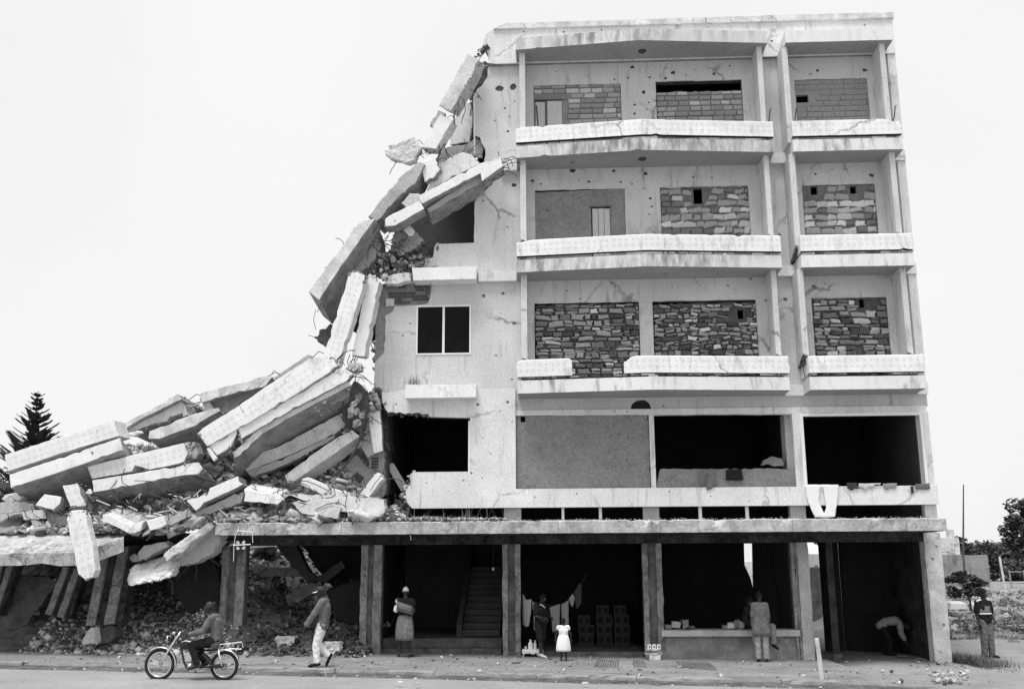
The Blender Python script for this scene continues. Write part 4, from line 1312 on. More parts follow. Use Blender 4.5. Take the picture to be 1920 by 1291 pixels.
# ---- the two upright pieces in the middle
chunk('fallen_parapet', 'ring tiled parapet standing almost upright left of the grey wall', 'parapet', 'tile', -1.2, [(606, 667), (655, 512), (664, 508), (685, 516), (683, 530), (633, 688)], (.06, .18, 0), [1, 2, 3], .012, tile=(0, 1))
chunk('fallen_edge', 'plain white floor edge standing upright beside the upright tiled parapet', 'slab edge', 'white', -.95, [(660, 665), (688, 519), (694, 514), (711, 528), (683, 668)], (.05, .3, 0), [1, 2, 4], .012, back='lightconc')
chunk('beam_fragment', 'chipped white block balanced under the upright white edge', 'rubble piece', 'lightconc', -1.0, [(648, 690), (657, 680), (676, 680), (677, 694), (663, 697)], (0, .3, 0), None, .015, .06)
chunk('dark_wall_piece', 'dark wall strip hanging between the two upright pieces', 'wall piece', 'soot_shade', .2, [(655, 614), (672, 540), (702, 505), (706, 560), (702, 632), (690, 636)], (0, .3, 0), [0, 3, 4], .03)
# ---- the long diagonal parapet and its floor
chunk('fallen_parapet', 'longest ring tiled parapet lying diagonally in front of the heap', 'parapet', 'tile', -1.45, [(370, 809), (440, 765), (520, 710), (588, 667), (621, 668), (634, 686), (560, 735), (470, 790), (388, 836)], (.05, .20, 0), [4, 8], .012, tile=(0, 3))
chunk('fallen_edge', 'white broken floor edge below the longest tiled parapet', 'slab edge', 'white', -1.38, [(446, 803), (540, 750), (640, 689), (661, 700), (652, 713), (578, 751), (489, 800), (452, 822)], (0, .22, -.03), [2, 3, 7], .012, back='shadeconc')
chunk('fallen_edge', 'white wedge broken off the lower end of the diagonal floor edge', 'slab edge', 'white', -1.40, [(392, 834), (443, 806), (444, 812), (432, 838), (407, 853), (400, 846)], (0, .25, 0), [2, 3, 4], .012, back='shadeconc')
chunk('fallen_edge', 'small white splinter below the lower end of the longest tiled parapet', 'slab edge', 'white', -1.42, [(387, 840), (393, 838), (407, 858), (400, 864)], (0, .15, 0), None, .008)
chunk('fallen_slab', 'big cracked floor slab showing its grey underside below the longest parapet', 'slab', 'lightconc', -1.30, [(436, 848), (489, 801), (578, 752), (653, 714), (657, 722), (580, 762), (492, 812), (440, 858)], (-.45, 1.9, -.75), [0, 4, 7], .02, .2, back='shadeconc')
chunk('fallen_wall', 'pale wall band lying on edge below the cracked slab underside', 'wall piece', 'lightconc', -.35, [(446, 862), (520, 838), (643, 772), (650, 795), (629, 813), (545, 852), (463, 884)], (0, .28, .0), [2, 3], .015)
chunk('fallen_wall', 'narrow dark ledge along the foot of the pale wall band', 'wall piece', 'concrete', -.42, [(463, 885), (545, 853), (628, 814), (626, 822), (550, 864), (474, 896)], (0, .3, -.02), [3], .015)
c = chunk('fallen_beam', 'long grey beam sloping from the wall remnant down to the rubble', 'beam', 'lightconc', -.7, [(534, 891), (580, 855), (632, 820), (660, 806), (674, 817), (620, 855), (553, 901), (540, 906)], (.02, .4, -.18), [2, 3, 6, 7], .02)
bars(c, [[(655, 810), (648, 800), (640, 808), (634, 818)], [(664, 808), (668, 795), (676, 788), (672, 800)], [(535, 895), (520, 890), (510, 896), (525, 905)], [(540, 892), (530, 884), (518, 888)]], -.7)
G_ = G().tube([P(677, 802, -.75), P(677, 815, -.78), P(670, 835, -.8), P(656, 862, -.8), P(640, 880, -.78), P(624, 893, -.75)], .035, 8)
o = G_.obj('hanging_conduit', M['iron']); tag(o, 'dark bent conduit hanging down across the gap beside the white remnant', 'pipe')
chunk('fallen_wall', 'grey broad wall panel leaning behind the bent conduit', 'wall piece', 'concrete', .1, [(606, 897), (640, 872), (668, 852), (691, 877), (716, 876), (716, 932), (640, 930)], (.1, .3, .1), [1, 2, 3], .02)
o = chunk('wall_remnant', 'narrow white plastered wall remnant still standing at the torn corner', 'wall piece', 'white', -.3, [(687, 768), (712, 768), (718, 845), (701, 850)], (0, .25, 0), [1, 2, 3], .012, back='shadeconc')
chunk('wall_remnant', 'grey strip of bare wall left of the white plastered remnant', 'wall piece', 'concrete', -.25, [(684, 760), (690, 740), (706, 735), (714, 766), (690, 768), (700, 850), (690, 858), (678, 840)], (0, .3, 0), None, .02, .1)
o = chunk('wall_remnant', 'hollow brick base below the white plastered remnant', 'wall piece', 'stone_mid', -.2, [(690, 852), (720, 846), (723, 924), (716, 928), (712, 880), (692, 874)], (0, .25, 0), None, .015, .1)
for i in range(3):
    for j in range(4):
        q = P(697 + i * 4.5, 857 + j * 5.4, -.215)
        G().box(q.x, q.x + .04, -.223, -.19, q.z - .05, q.z).obj('brick_cell', M['soot_shade'], o)  # raised dark patch, shade of the brick cell put into its colour
c = chunk('torn_masonry', 'dark tangle of broken masonry and wire right of the cracked slab', 'rubble piece', 'rubble_dark', -.5, [(636, 770), (652, 740), (660, 706), (672, 716), (686, 738), (692, 760), (684, 800), (672, 812), (652, 800)], (0, .8, 0), None, .07, .07)
bars(c, [[(672, 730), (682, 722), (690, 735)], [(650, 790), (660, 800), (668, 812), (660, 820)], [(676, 770), (684, 780), (680, 795)], [(640, 770), (632, 764), (626, 768)]], -.55)
for k in range(9):
    a = (rnd.uniform(645, 682), rnd.uniform(735, 805))
    chunk('masonry_fragment', None, None, rnd.choice(('concrete', 'rubble', 'lightconc')), -.6, [(a[0], a[1]), (a[0] + rnd.uniform(8, 16), a[1] - rnd.uniform(2, 10)), (a[0] + rnd.uniform(8, 18), a[1] + rnd.uniform(5, 12)), (a[0] + rnd.uniform(-2, 4), a[1] + rnd.uniform(8, 16))], (0, .3, 0), None, .02, .08, parent=c)
chunk('fallen_edge', 'short white floor edge sticking up at an angle below the white remnant', 'slab edge', 'white', -.8, [(671, 931), (700, 893), (708, 885), (719, 897), (691, 932)], (.03, .25, 0), [1, 2], .01)
chunk('fallen_edge', 'white rounded parapet end lying behind the flat grey slabs', 'slab edge', 'white', -1.0, [(563, 907), (567, 897), (577, 894), (605, 906), (621, 915), (606, 928)], (.03, .25, 0), [3, 4], .01)
chunk('fallen_edge', 'small white fragment right of the white rounded parapet end', 'slab edge', 'white', -.98, [(608, 926), (622, 915), (655, 923), (657, 932), (640, 934)], (.03, .25, 0), None, .012, .08)
c = chunk('fallen_slab', 'flat grey slab lying on the canopy with its front edge crumbling', 'slab', 'concrete', [-1.1, -1.1, -1.2, -1.5, -1.5, -1.5, -1.4], [(531, 925), (640, 929), (720, 936), (722, 958), (712, 972), (664, 964), (600, 946)], (.0, .4, .05), None, .02, .1)
chunk('fallen_slab', 'smaller cracked grey slab lying on the canopy in front of the flat one', 'slab', 'concrete', [-1.35, -1.35, -1.5, -1.55, -1.55], [(546, 942), (600, 938), (640, 952), (634, 972), (566, 962)], (.0, .4, .05), None, .025, .1, back='rubble')
chunk('fallen_block', 'white faced broken block with grey top at the canopy end', 'slab edge', 'white', -1.5, [(457, 917), (463, 918), (525, 928), (531, 936), (521, 945), (457, 939)], (.05, .5, .18), [2, 3, 4], .012, back='lightconc')
chunk('fallen_edge', 'white notched floor edge sloping down in the middle of the heap', 'slab edge', 'white', -1.55, [(349, 938), (380, 927), (388, 930), (393, 915), (446, 892), (455, 909), (392, 938), (366, 957)], (.05, .5, -.05), [1, 2, 7], .012, back='shadeconc')
chunk('fallen_beam', 'grey beam lying under the white notched floor edge', 'beam', 'concrete', -1.35, [(362, 962), (400, 945), (440, 925), (456, 930), (452, 942), (400, 960), (372, 972)], (.05, .4, -.05), None, .015)
# ---- top of the heap
c = chunk('fallen_beam', 'weathered roof edge beam resting on top of the heap against the sky', 'beam', 'lightconc', -.4, [(375, 737), (430, 722), (504, 703), (509, 708), (497, 724), (440, 737), (378, 754)], (.15, 1.3, -.15), [0, 2, 3, 6], .012, back='shadeconc')
bars(c, [[(505, 704), (515, 698), (524, 700), (520, 708)], [(506, 706), (512, 712), (522, 710)], [(508, 703), (514, 694), (526, 704)]], -.38, r=.01)
chunk('wall_fragment', 'grey end wall below the roof edge beam on the heap', 'wall piece', 'concrete', -.3, [(378, 754), (392, 752), (402, 768), (386, 772)], (.1, .8, 0), None, .012)
chunk('wall_fragment', 'rough rubble filled wall below the roof edge beam', 'wall piece', 'rubble', -.1, [(398, 768), (404, 750), (446, 738), (470, 734), (440, 765), (415, 778)], (.1, .5, 0), None, .04, .07)
chunk('fallen_beam', 'thin grey beam lying behind the top end of the longest parapet', 'beam', 'concrete', -.6, [(514, 708), (534, 693), (578, 664), (585, 669), (545, 698), (520, 713)], (.05, .3, 0), [0, 2, 3, 5], .012)
c = chunk('fallen_roof_slab', 'corner slab with pale thick edge rising to a peak on the skyline', 'slab', 'lightconc', -.45, [(224, 797), (262, 778), (300, 758), (333, 738), (340, 748), (330, 752), (264, 785), (229, 806)], (.3, 1.2, -.2), [2, 3, 4, 5], .01, back='shadeconc')
chunk('fallen_wall', 'cracked grey wall piece under the corner slab, a hole showing sky', 'wall piece', 'lightconc', -.3, [(231, 806), (266, 785), (318, 757), (336, 745), (346, 760), (352, 777), (343, 780), (344, 774), (318, 781), (312, 790), (284, 795), (240, 812)], (.15, .3, 0), [4, 5, 6, 7, 8, 9, 10], .018, .1, back='shadeconc')
chunk('fallen_beam', 'long weathered beam in front of the corner slab, chipped at its right end', 'beam', 'lightconc', -.75, [(278, 822), (280, 808), (300, 800), (340, 784), (371, 774), (378, 772), (410, 764), (412, 770), (376, 790), (368, 797), (297, 822)], (.1, 1.3, -.35), [0, 1, 3, 4, 5, 6, 7], .012, back='shadeconc')
chunk('rubble_piece', 'white flake of plaster under the corner slab', 'rubble piece', 'white', -.55, [(234, 812), (260, 806), (266, 811), (252, 817), (240, 817)], (0, .2, 0), None, .012, .07)
chunk('fallen_parapet', 'far left ring tiled parapet tilted on top of its floor edge', 'parapet', 'tile', -1.35, [(9, 852), (110, 820), (213, 787), (217, 800), (223, 816), (120, 848), (13, 883)], (.1, .50, -.02), [0, 6], .01, tile=(0, 2))
c = chunk('fallen_edge', 'far left long white floor edge under the tilted tiled parapet', 'slab edge', 'white', -1.4, [(17, 889), (120, 856), (225, 820), (230, 843), (125, 880), (20, 914)], (.0, 1.7, -.62), [2, 5], .01, back='shadeconc')
G().ell(P(173, 848, -1.41), (.03, .015, .04), 8, 5).obj('shell_scar', M['mortar'], c)
chunk('fallen_parapet', 'chipped ring tiled parapet lying lower between the two long ones', 'parapet', 'tile', -1.2, [(163, 874), (250, 852), (344, 830), (352, 852), (345, 866), (280, 880), (252, 872), (246, 884), (172, 897)], (.05, .35, -.02), [2, 3, 5, 6, 7, 8], .012, tile=(0, 2))
chunk('fallen_edge', 'white floor edge under the chipped tiled parapet', 'slab edge', 'white', -1.25, [(172, 900), (260, 886), (346, 870), (372, 866), (380, 878), (372, 888), (345, 890), (250, 909), (175, 922)], (.05, 1.5, -.45), [2, 3, 4, 5, 8], .012, back='shadeconc')
chunk('parapet_stub', 'rounded grey stub at the right end of the chipped tiled parapet', 'rubble piece', 'concrete', -1.0, [(347, 829), (364, 828), (372, 850), (366, 862), (354, 862)], (.05, .3, 0), None, .015)
chunk('wall_piece', 'grey sloping underside behind the heap below the white floor edges', 'wall piece', 'concrete', -.2, [(175, 925), (250, 914), (350, 896), (368, 905), (372, 930), (300, 938), (180, 938)], (0, .5, .1), [0, 4, 5, 6], .03)
c = chunk('fallen_slab', 'white bent panel with printed rings below the left floor edge', 'slab', 'tile', -1.5, [(117, 910), (145, 906), (161, 947), (132, 950)], (.05, .35, -.15), [0, 2, 3], .01, tile=(0, 3), pw=.19, back='shadeconc')
chunk('fallen_slab', 'white pointed panel left of the bent ring printed panel', 'slab', 'white', -1.5, [(65, 946), (83, 926), (115, 931), (112, 944), (100, 955)], (.05, .3, -.05), [3, 4], .012, back='shadeconc')
chunk('fallen_parapet', 'ring tiled parapet hanging straight down over the sunken canopy', 'parapet', 'tile', -2.6, [(125, 972), (133, 957), (152, 955), (161, 966), (164, 985), (173, 1020), (179, 1068), (174, 1081), (159, 1085), (147, 1076)], (.05, .17, 0), [0, 1, 2, 7, 8, 9], .01, tile=(9, 0), pw=.19)
chunk('fallen_edge', 'white slanted block hanging out of the heap above the dark gap', 'slab edge', 'white', -1.6, [(191, 966), (198, 962), (250, 988), (250, 982), (268, 978), (264, 994), (247, 1001), (215, 986), (194, 976)], (.05, .5, .12), [0, 5], .012, back='lightconc')
chunk('fallen_block', 'grey top of the white slanted block', 'slab', 'lightconc', -1.3, [(200, 962), (214, 953), (262, 968), (268, 977), (250, 985)], (.05, .4, .05), None, .02, .08)
chunk('fallen_edge', 'small white squarish block right of the slanted one', 'slab edge', 'white', -1.6, [(274, 976), (307, 966), (311, 983), (300, 990), (281, 994)], (.05, .4, .08), [1, 2, 3], .012, back='lightconc')
chunk('fallen_block', 'grey slab between the small white block and the notched edge', 'slab', 'concrete', -1.45, [(310, 982), (316, 972), (354, 952), (362, 966), (318, 985)], (.05, .5, .1), None, .018)
chunk('fallen_beam', 'dark thin beam running under the notched edge to the canopy end', 'beam', 'concrete', -1.35, [(319, 990), (370, 970), (384, 962), (383, 972), (360, 984), (322, 1000)], (.05, .4, 0), [1, 2], .015)
chunk('fallen_beam', 'grey broken beam with a pale chipped flank left of the canopy end', 'beam', 'concrete', -1.2, [(258, 1036), (270, 1022), (310, 1015), (316, 1024), (272, 1046), (260, 1050)], (.05, .4, 0), None, .02)
chunk('rubble_piece', 'dark round lump in the gap above the pale fallen slab', 'rubble piece', 'rubble', -1.1, [(240, 1045), (248, 1038), (262, 1040), (264, 1048), (250, 1054)], (0, .25, 0), None, .015, .06)
chunk('broken_canopy', 'canopy piece broken off and sagging to the left of the canopy end', 'canopy', 'lightconc', [-1.5, -1.5, -1.52, -1.52, -1.5, -1.5, -1.5, -1.5], [(304, 1040), (330, 1020), (362, 994), (403, 973), (402, 986), (375, 1005), (345, 1030), (312, 1052)], (.15, 1.3, .02), None, .03, .09, back='shadeconc')
chunk('broken_canopy', 'underside of the sagging canopy piece with a round hole', 'canopy', 'concrete', -1.1, [(318, 1052), (352, 1030), (395, 990), (418, 1000), (400, 1035), (360, 1056), (336, 1060)], (.1, .3, 0), None, .03, .1)
chunk('ragged_slab', 'pale ragged slab lying on the rubble heap between the columns', 'slab', 'lightconc', [-1.4, -1.2, -.9, -.9, -1.3, -1.5, -1.5, -1.5], [(236, 1086), (248, 1060), (270, 1053), (318, 1038), (333, 1055), (318, 1083), (280, 1092), (242, 1099)], (.05, .35, .06), None, .025, .08)
chunk('fallen_slab', 'black tilted slab standing in the hollow behind the motorcycle rider', 'slab', 'soot_shade', .2, [(311, 1094), (332, 1060), (400, 1040), (414, 1098), (416, 1165), (372, 1165), (340, 1130)], (0, .3, .1), None, .03)
pts, sz = [], []
for i in range(1500):
    q = P(rnd.uniform(460, 560), rnd.uniform(1026, 1062), rnd.uniform(4.6, 5.6))
    pts.append(tuple(q)); sz.append(rnd.uniform(.06, .3))
scatter('daylit_rubble', pts, sz, ['rubble_light', 'lightconc', 'stone_white'], [.4, .3, .3], 55)  # pale mix: daylight on this rubble is put into the stone colours
# ---- the sunken canopy on the left
Vc = []
V, F, MI = [], [], []
us_ = [-260, -160, -60, 0, 40, 80, 110, 140, 175, 206, 222, 232]
for i, u in enumerate(us_):
    vt, vb = 1037 + rnd.uniform(-1.5, 1.5), 1061 + rnd.uniform(-2, 2) - (6 if 60 < u < 90 else 0)
    sh = max(0, (u - 150)) / 82
    vt -= 30 * sh; vb -= 26 * sh
    a, b = P(u, vt, -2.3 + .5 * sh), P(u, vb, -2.3 + .5 * sh)
    bk = P(u, 978 - 6 * (u / 232) + 24 * sh, -.5)
    V += [b, a, bk, bk + Vector((0, .02, -.33))]
for i in range(len(us_) - 1):
    for k in range(4):
        F.append((i * 4 + k, (i + 1) * 4 + k, (i + 1) * 4 + (k + 1) % 4, i * 4 + (k + 1) % 4)); MI.append(1 if k in (2, 3) else 0)
F += [(0, 1, 2, 3), tuple((len(us_) - 1) * 4 + k for k in (3, 2, 1, 0))]; MI += [0, 0]
o = mob('sunken_canopy', V, F, [M['canopy'], M['beam']], mi=MI)
tag(o, 'collapsed stretch of canopy tipped forward at the left edge, its top showing', 'canopy')
g = P(52, 1018, -1.6)
chunk('rubble_piece', 'small white chip lying on the tipped canopy', 'rubble piece', 'white', -1.75, [(46, 1017), (54, 1013), (62, 1013), (58, 1020), (49, 1022)], (0, .12, .05), None, .01, .06)
chunk('fallen_slab', 'grey layered slab lying on the tipped canopy beside the hanging parapet', 'slab', 'concrete', -1.3, [(58, 975), (90, 984), (128, 992), (126, 1001), (82, 999), (62, 990)], (0, .6, .1), None, .02, .1)
chunk('fallen_slab', 'pale grey slab stacked above the tipped canopy at the left', 'slab', 'lightconc', -1.2, [(40, 958), (82, 955), (86, 972), (44, 974)], (0, .6, .05), None, .02, .1, back='shadeconc')
chunk('fallen_slab', 'grey brick filled slab next to the top of the hanging parapet', 'slab', 'rubble', -1.15, [(88, 960), (128, 966), (128, 986), (90, 984)], (0, .6, .05), None, .025, .08)
chunk('fallen_slab', 'flat dark slab right of the hanging parapet', 'slab', 'concrete', -1.2, [(162, 976), (195, 982), (194, 990), (166, 990)], (0, .6, .05), None, .02, .1)
chunk('fallen_slab', 'long dark slab edge under the slanted white block', 'slab', 'concrete', -1.0, [(165, 992), (220, 998), (226, 1006), (168, 1003)], (0, .6, .05), None, .015, .1)
chunk('fallen_slab', 'dark slab end at the far left edge below the tiled parapet', 'slab', 'dimwall', .6, [(-30, 904), (18, 903), (19, 914), (-30, 916)], (0, 1.5, 0), None, .015)
chunk('rubble_piece', 'pale rounded lump at the far left under the dark slab end', 'rubble piece', 'lightconc', -.9, [(2, 936), (8, 927), (28, 922), (44, 930), (38, 940), (12, 943)], (0, .5, 0), None, .02, .08)
chunk('fallen_slab', 'grey slab lying at the far left below the pale rounded lump', 'slab', 'concrete', -1.1, [(-20, 945), (30, 939), (62, 944), (64, 955), (20, 962), (-20, 962)], (0, .8, .1), None, .025, .1)
chunk('rubble_piece', 'thin white strip of wood lying below the white floor edges', 'rubble piece', 'white', -1.2, [(305, 924), (308, 923), (344, 930), (342, 935)], (0, .06, 0), None, .004)
chunk('rubble_piece', 'white triangular chip right of the bent ring printed panel', 'rubble piece', 'white', -1.4, [(158, 924), (166, 912), (174, 926)], (0, .1, 0), None, .01, .06)
chunk('rubble_piece', 'stick of pale wood poking out above the bent ring printed panel', 'rubble piece', 'wood', -1.3, [(136, 903), (138, 902), (162, 910), (161, 912)], (0, .05, 0), None, .003)
# ---- leaning columns of the collapsed ground storey
def leancol(label, b0, b1, t0, t1, Y0, Y1, dep=.4):
    """b0, b1 foot pixels, t0, t1 head pixels; two worn ribs on the front of a dark shaft"""
    A, Bq, C, D = P(*b0, Y0), P(*b1, Y0), P(*t1, Y1), P(*t0, Y1)
    e = empty('leaning_column', (A + Bq) / 2)
    tag(e, label, 'column')
    bk = Vector((0, dep, 0))
    def seg(a, b, y0, dp, mt, nm):
        rings = []
        n = 12
        for i in range(n + 1):
            t = i / n
            l, r = A.lerp(D, t), Bq.lerp(C, t)
            p, q = l.lerp(r, a), l.lerp(r, b)
            j = lambda: Vector((rnd.gauss(0, .008), rnd.gauss(0, .006), 0))
            y_ = Vector((0, y0, 0))
            rings.append([p + y_ + j(), q + y_ + j(), q + y_ + Vector((0, dp, 0)), p + y_ + Vector((0, dp, 0))])
        G().loft(rings).obj(nm, M[mt], e)
    seg(0.0, 1.0, .09, dep, 'beam', 'shaft')
    seg(0.0, .26, 0, .1, 'columnedge', 'pilaster')
    seg(.52, .80, 0, .1, 'columnedge', 'pilaster')
    return e
leancol('broad ribbed column leaning right beside the hanging tiled parapet', (160, 1172), (226, 1168), (188, 1035), (254, 1020), -.7, -.5)
leancol('shorter ribbed column leaning right under the tipped canopy', (84, 1150), (128, 1160), (118, 1062), (158, 1066), -.4, -.6, .3)
leancol('dark leaning column at the far left edge under the tipped canopy', (-30, 1150), (-2, 1154), (-4, 1056), (30, 1060), -.5, -.7, .3)
chunk('column_base', 'pale broken column base on the ground below the broad leaning column', 'rubble piece', 'lightconc', -.95, [(153, 1209), (154, 1196), (168, 1176), (176, 1176), (178, 1208)], (.05, .3, 0), None, .02, .08)
chunk('column_base', 'dark charred stump right of the pale broken column base', 'rubble piece', 'rubble_dark', -.7, [(172, 1204), (172, 1178), (206, 1172), (216, 1190), (204, 1206)], (.05, .4, 0), None, .04, .08)
o = chunk('shuttered_panel', 'board marked dark wall panel tilted at the far left under the canopy', 'wall piece', 'column', .1, [(-40, 1180), (0, 1160), (34, 1075), (60, 1078), (96, 1084), (110, 1090), (80, 1130), (50, 1170), (10, 1200)], (0, .3, 0), [3, 4, 5, 6, 7], .05, .1)
for k in range(8):
    a, b = P(4 + 3.4 * (7 - k), 1150 - k * 9, .085), P(60 + 2 * (7 - k), 1153 - k * 9, .085)
    G().hexa([a, b, b + Vector((0, .03, 0)), a + Vector((0, .03, 0))], [a + Vector((0, 0, .09)), b + Vector((0, 0, .09)), b + Vector((0, .03, .09)), a + Vector((0, .03, .09))]).obj('board_mark', M['column'], o)
# ---- broken pieces inside the open left bay
chunk('fallen_slab', 'black sloping floor hanging at the back of the open left bay', 'slab', 'soot_shade', 2.4, [(560, 1012), (690, 1012), (690, 1150), (640, 1120), (590, 1060)], (0, 1.0, .1), [3, 4], .04)
chunk('fallen_slab', 'dark slab tipped against the second column inside the open left bay', 'slab', 'soot_shade', 1.0, [(610, 1110), (680, 1080), (690, 1180), (640, 1175)], (0, .4, .1), [0, 2, 3], .03)
chunk('fallen_beam', 'dark grey beam across the back of the open left bay', 'beam', 'concrete', 3.0, [(461, 1068), (470, 1061), (548, 1062), (565, 1078), (480, 1081), (462, 1079)], (0, .5, 0), None, .02)
chunk('fallen_slab', 'white slab lying at the back of the open left bay, in daylight', 'slab', 'white', 4.0, [(463, 1018), (508, 1016), (511, 1024), (490, 1026), (466, 1027)], (0, .8, 0), None, .012)
chunk('rubble_piece', 'round pale lump on the beam at the back of the open left bay', 'rubble piece', 'concrete', 2.8, [(471, 1064), (478, 1056), (494, 1056), (498, 1064), (488, 1074), (474, 1074)], (0, .4, 0), None, .02, .08)
chunk('fallen_slab', 'dark diagonal slab falling from the ceiling of the open left bay', 'slab', 'dimwall', 1.8, [(510, 1015), (552, 1015), (575, 1065), (600, 1090), (584, 1098), (548, 1062)], (0, .4, 0), [2, 3, 4], .03)
chunk('fallen_beam', 'dark diagonal beam behind the walking man in the open left bay', 'beam', 'column', 1.0, [(534, 1117), (580, 1092), (596, 1093), (600, 1104), (560, 1128), (540, 1132)], (0, .35, 0), None, .02)
chunk('fallen_beam', 'thin dark beam rising to the right in the open left bay', 'beam', 'dimwall', 1.6, [(590, 1085), (640, 1050), (648, 1062), (600, 1098)], (0, .3, 0), None, .02)
chunk('fallen_slab', 'dark slab leaning right of the first column on the rubble', 'slab', 'dimwall', .8, [(455, 1110), (468, 1108), (520, 1150), (518, 1160), (480, 1150), (456, 1138)], (0, .3, 0), None, .03)

for k_, (cp, cs, mt_, sd_, o_) in enumerate(crumbs):
    scatter('crumbs', cp, cs, ['rubble' if mt_ in ('tile', 'white') else mt_, sd_, 'rubble_light'], [.4, .4, .2], 100 + k_, parent=o_)
# ---- heaps
def heap(name, x0, x1, y0, y1, zf, mt, nx=70, ny=36, k='stuff'):
    V, F = [], []
    for j in range(ny + 1):
        for i in range(nx + 1):
            x, y = x0 + (x1 - x0) * i / nx, y0 + (y1 - y0) * j / ny
            V.append((x, y, zf(x, y) + .05 * noise2(x * 2.2, y * 2.2) + rnd.uniform(-.03, .03)))
    for j in range(ny):
        for i in range(nx):
            a = j * (nx + 1) + i
            F.append((a, a + 1, a + nx + 2, a + nx + 1))
    return kind(mob(name, V, F, mt), k)
LOWP = [(-16, 1.2), (-12.3, .9), (-11.2, .7), (-10.2, .6), (-9.6, 1.5), (-9.0, 2.0), (-8.3, 1.6), (-7.6, 1.0), (-6.6, .8), (-5.4, .7), (-4.7, .6), (-4.3, .5)]
def lowz(x, y):
    t = max(0, min(1, (y + 1.15) / 2.4))
    s = t * t * (3 - 2 * t)
    back = max(0, min(1, (y - 2.5) / 6))
    b2 = max(0, min(1, (y - 3.0) / 3.5)); b2 = b2 * b2 * (3 - 2 * b2)
    return gz(x) - .04 + prof(LOWP, x) * s * (1 + .5 * back) * (1 - b2) + 2.9 * b2
heap('rubble_heap', -22, -4.75, -1.3, 10, lowz, M['heap'], 150, 80)
pts, sz = [], []
r_ = random.Random(11)
for i in range(24000):
    x = r_.uniform(-13.5, -4.75); y = -1.2 + 8.5 * r_.random() ** 1.5
    z = lowz(x, y)
    if z - gz(x) < .02 and r_.random() < .6: continue
    pts.append((x, y, z + r_.uniform(-.02, .04))); sz.append(min(.40, max(.025, r_.lognormvariate(-2.85, .6))))
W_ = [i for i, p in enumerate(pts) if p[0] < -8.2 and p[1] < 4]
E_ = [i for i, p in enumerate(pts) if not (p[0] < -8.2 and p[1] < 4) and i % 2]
scatter('heap_stones', [pts[i] for i in W_], [sz[i] for i in W_], ['rubble_light', 'rubble', 'rubble_dark', 'stone_white'], [.36, .24, .24, .16], 21)  # paler mix, light on the pile put into the stone colours
scatter('shaded_heap_stones', [pts[i] for i in E_], [sz[i] for i in E_], ['rubble_light', 'rubble', 'rubble_dark', 'soot_shade'], [.03, .10, .47, .4], 22)  # darker mix, shade of the open bay put into the stone colours
# upper heap lying under and behind the fallen floors
UP = [(0, 930), (60, 905), (110, 890), (180, 868), (230, 820), (300, 830), (370, 800), (430, 790), (480, 800), (560, 770), (620, 735), (660, 730), (695, 800), (712, 900), (740, 935)]
UPX = []
for u, v in UP:
    q = P(u, v + 14, 1.6)
    UPX.append((q.x, q.z))
UPX = [(-19, 4.2)] + UPX
def upz(x, y):
    t = max(0, min(1, (y + 1.35) / 2.9))
    top = prof(UPX, x)
    base = 3.36
    if x < -8.6: base = 3.36 - .25 * min(1, (-8.6 - x) / .8) * max(0, min(1, (0.6 - y)))
    fall = max(0, min(1, (y - 4) / 5))
    return base + (top - base) * (t ** 1.2) * (1 - .7 * fall)
heap('upper_rubble', -18, -4.3, -1.35, 2.7, upz, M['rubble'], 110, 60)
pts, sz = [], []
for i in range(6500):
    x = r_.uniform(-13.8, -4.0); y = -1.35 + 3.6 * r_.random() ** 1.2
    z = upz(x, y)
    pts.append((x, y, z + r_.uniform(-.02, .05))); sz.append(min(.5, max(.035, r_.lognormvariate(-2.25, .55))))
scatter('upper_stones', pts, sz, ['rubble_light', 'rubble', 'rubble_dark', 'stone_white'], [.25, .45, .25, .05], 23)
G().box(-17, -10.6, -.6, 9, 2.98, 3.1).box(-10.6, -4.7, -.6, 2.6, 2.98, 3.1).obj('x', M['beam'])
o = COL.objects['x']; o.name = 'fallen_floor'; tag(o, 'dark sunken floor under the collapsed wing, holding up the heap', 'floor')
# flat shards and bigger broken plates among the stones
pts, sz = [], []
for i in range(900):
    x = r_.uniform(-13.5, -4.2); y = -1.4 + 2.3 * r_.random() ** 1.3
    pts.append((x, y, upz(x, y) + r_.uniform(.0, .10))); sz.append(min(1.1, r_.lognormvariate(-1.25, .55)))
scatter('slab_shards', pts, sz, ['lightconc', 'concrete', 'white', 'rubble_dark'], [.33, .35, .14, .18], 61, flat=.26)
g = G()
for i in range(170):
    if i % 3: u, v, y = r_.uniform(150, 700), r_.uniform(900, 975), r_.uniform(-1.5, -.9)
    elif i % 2: u, v, y = r_.gauss(668, 16), r_.gauss(765, 36), r_.uniform(-.75, -.3)
    else: u, v, y = r_.gauss(745, 24), r_.gauss(480, 24), r_.uniform(-.6, -.1)
    a = P(u, v, y)
    d_ = Vector((r_.uniform(-1, 1), r_.uniform(-.4, .3), r_.uniform(-.6, .8))).normalized()
    L = r_.uniform(.15, .6)
    e_ = Vector((r_.uniform(-1, 1), r_.uniform(-.4, .3), r_.uniform(-1, .5))).normalized()
    g.tube([a, a + d_ * L * .5, a + d_ * L * .8 + e_ * L * .3, a + d_ * L + e_ * L * .8], .010, 4)
kind(g.obj('tangled_wires', M['iron']), 'stuff')
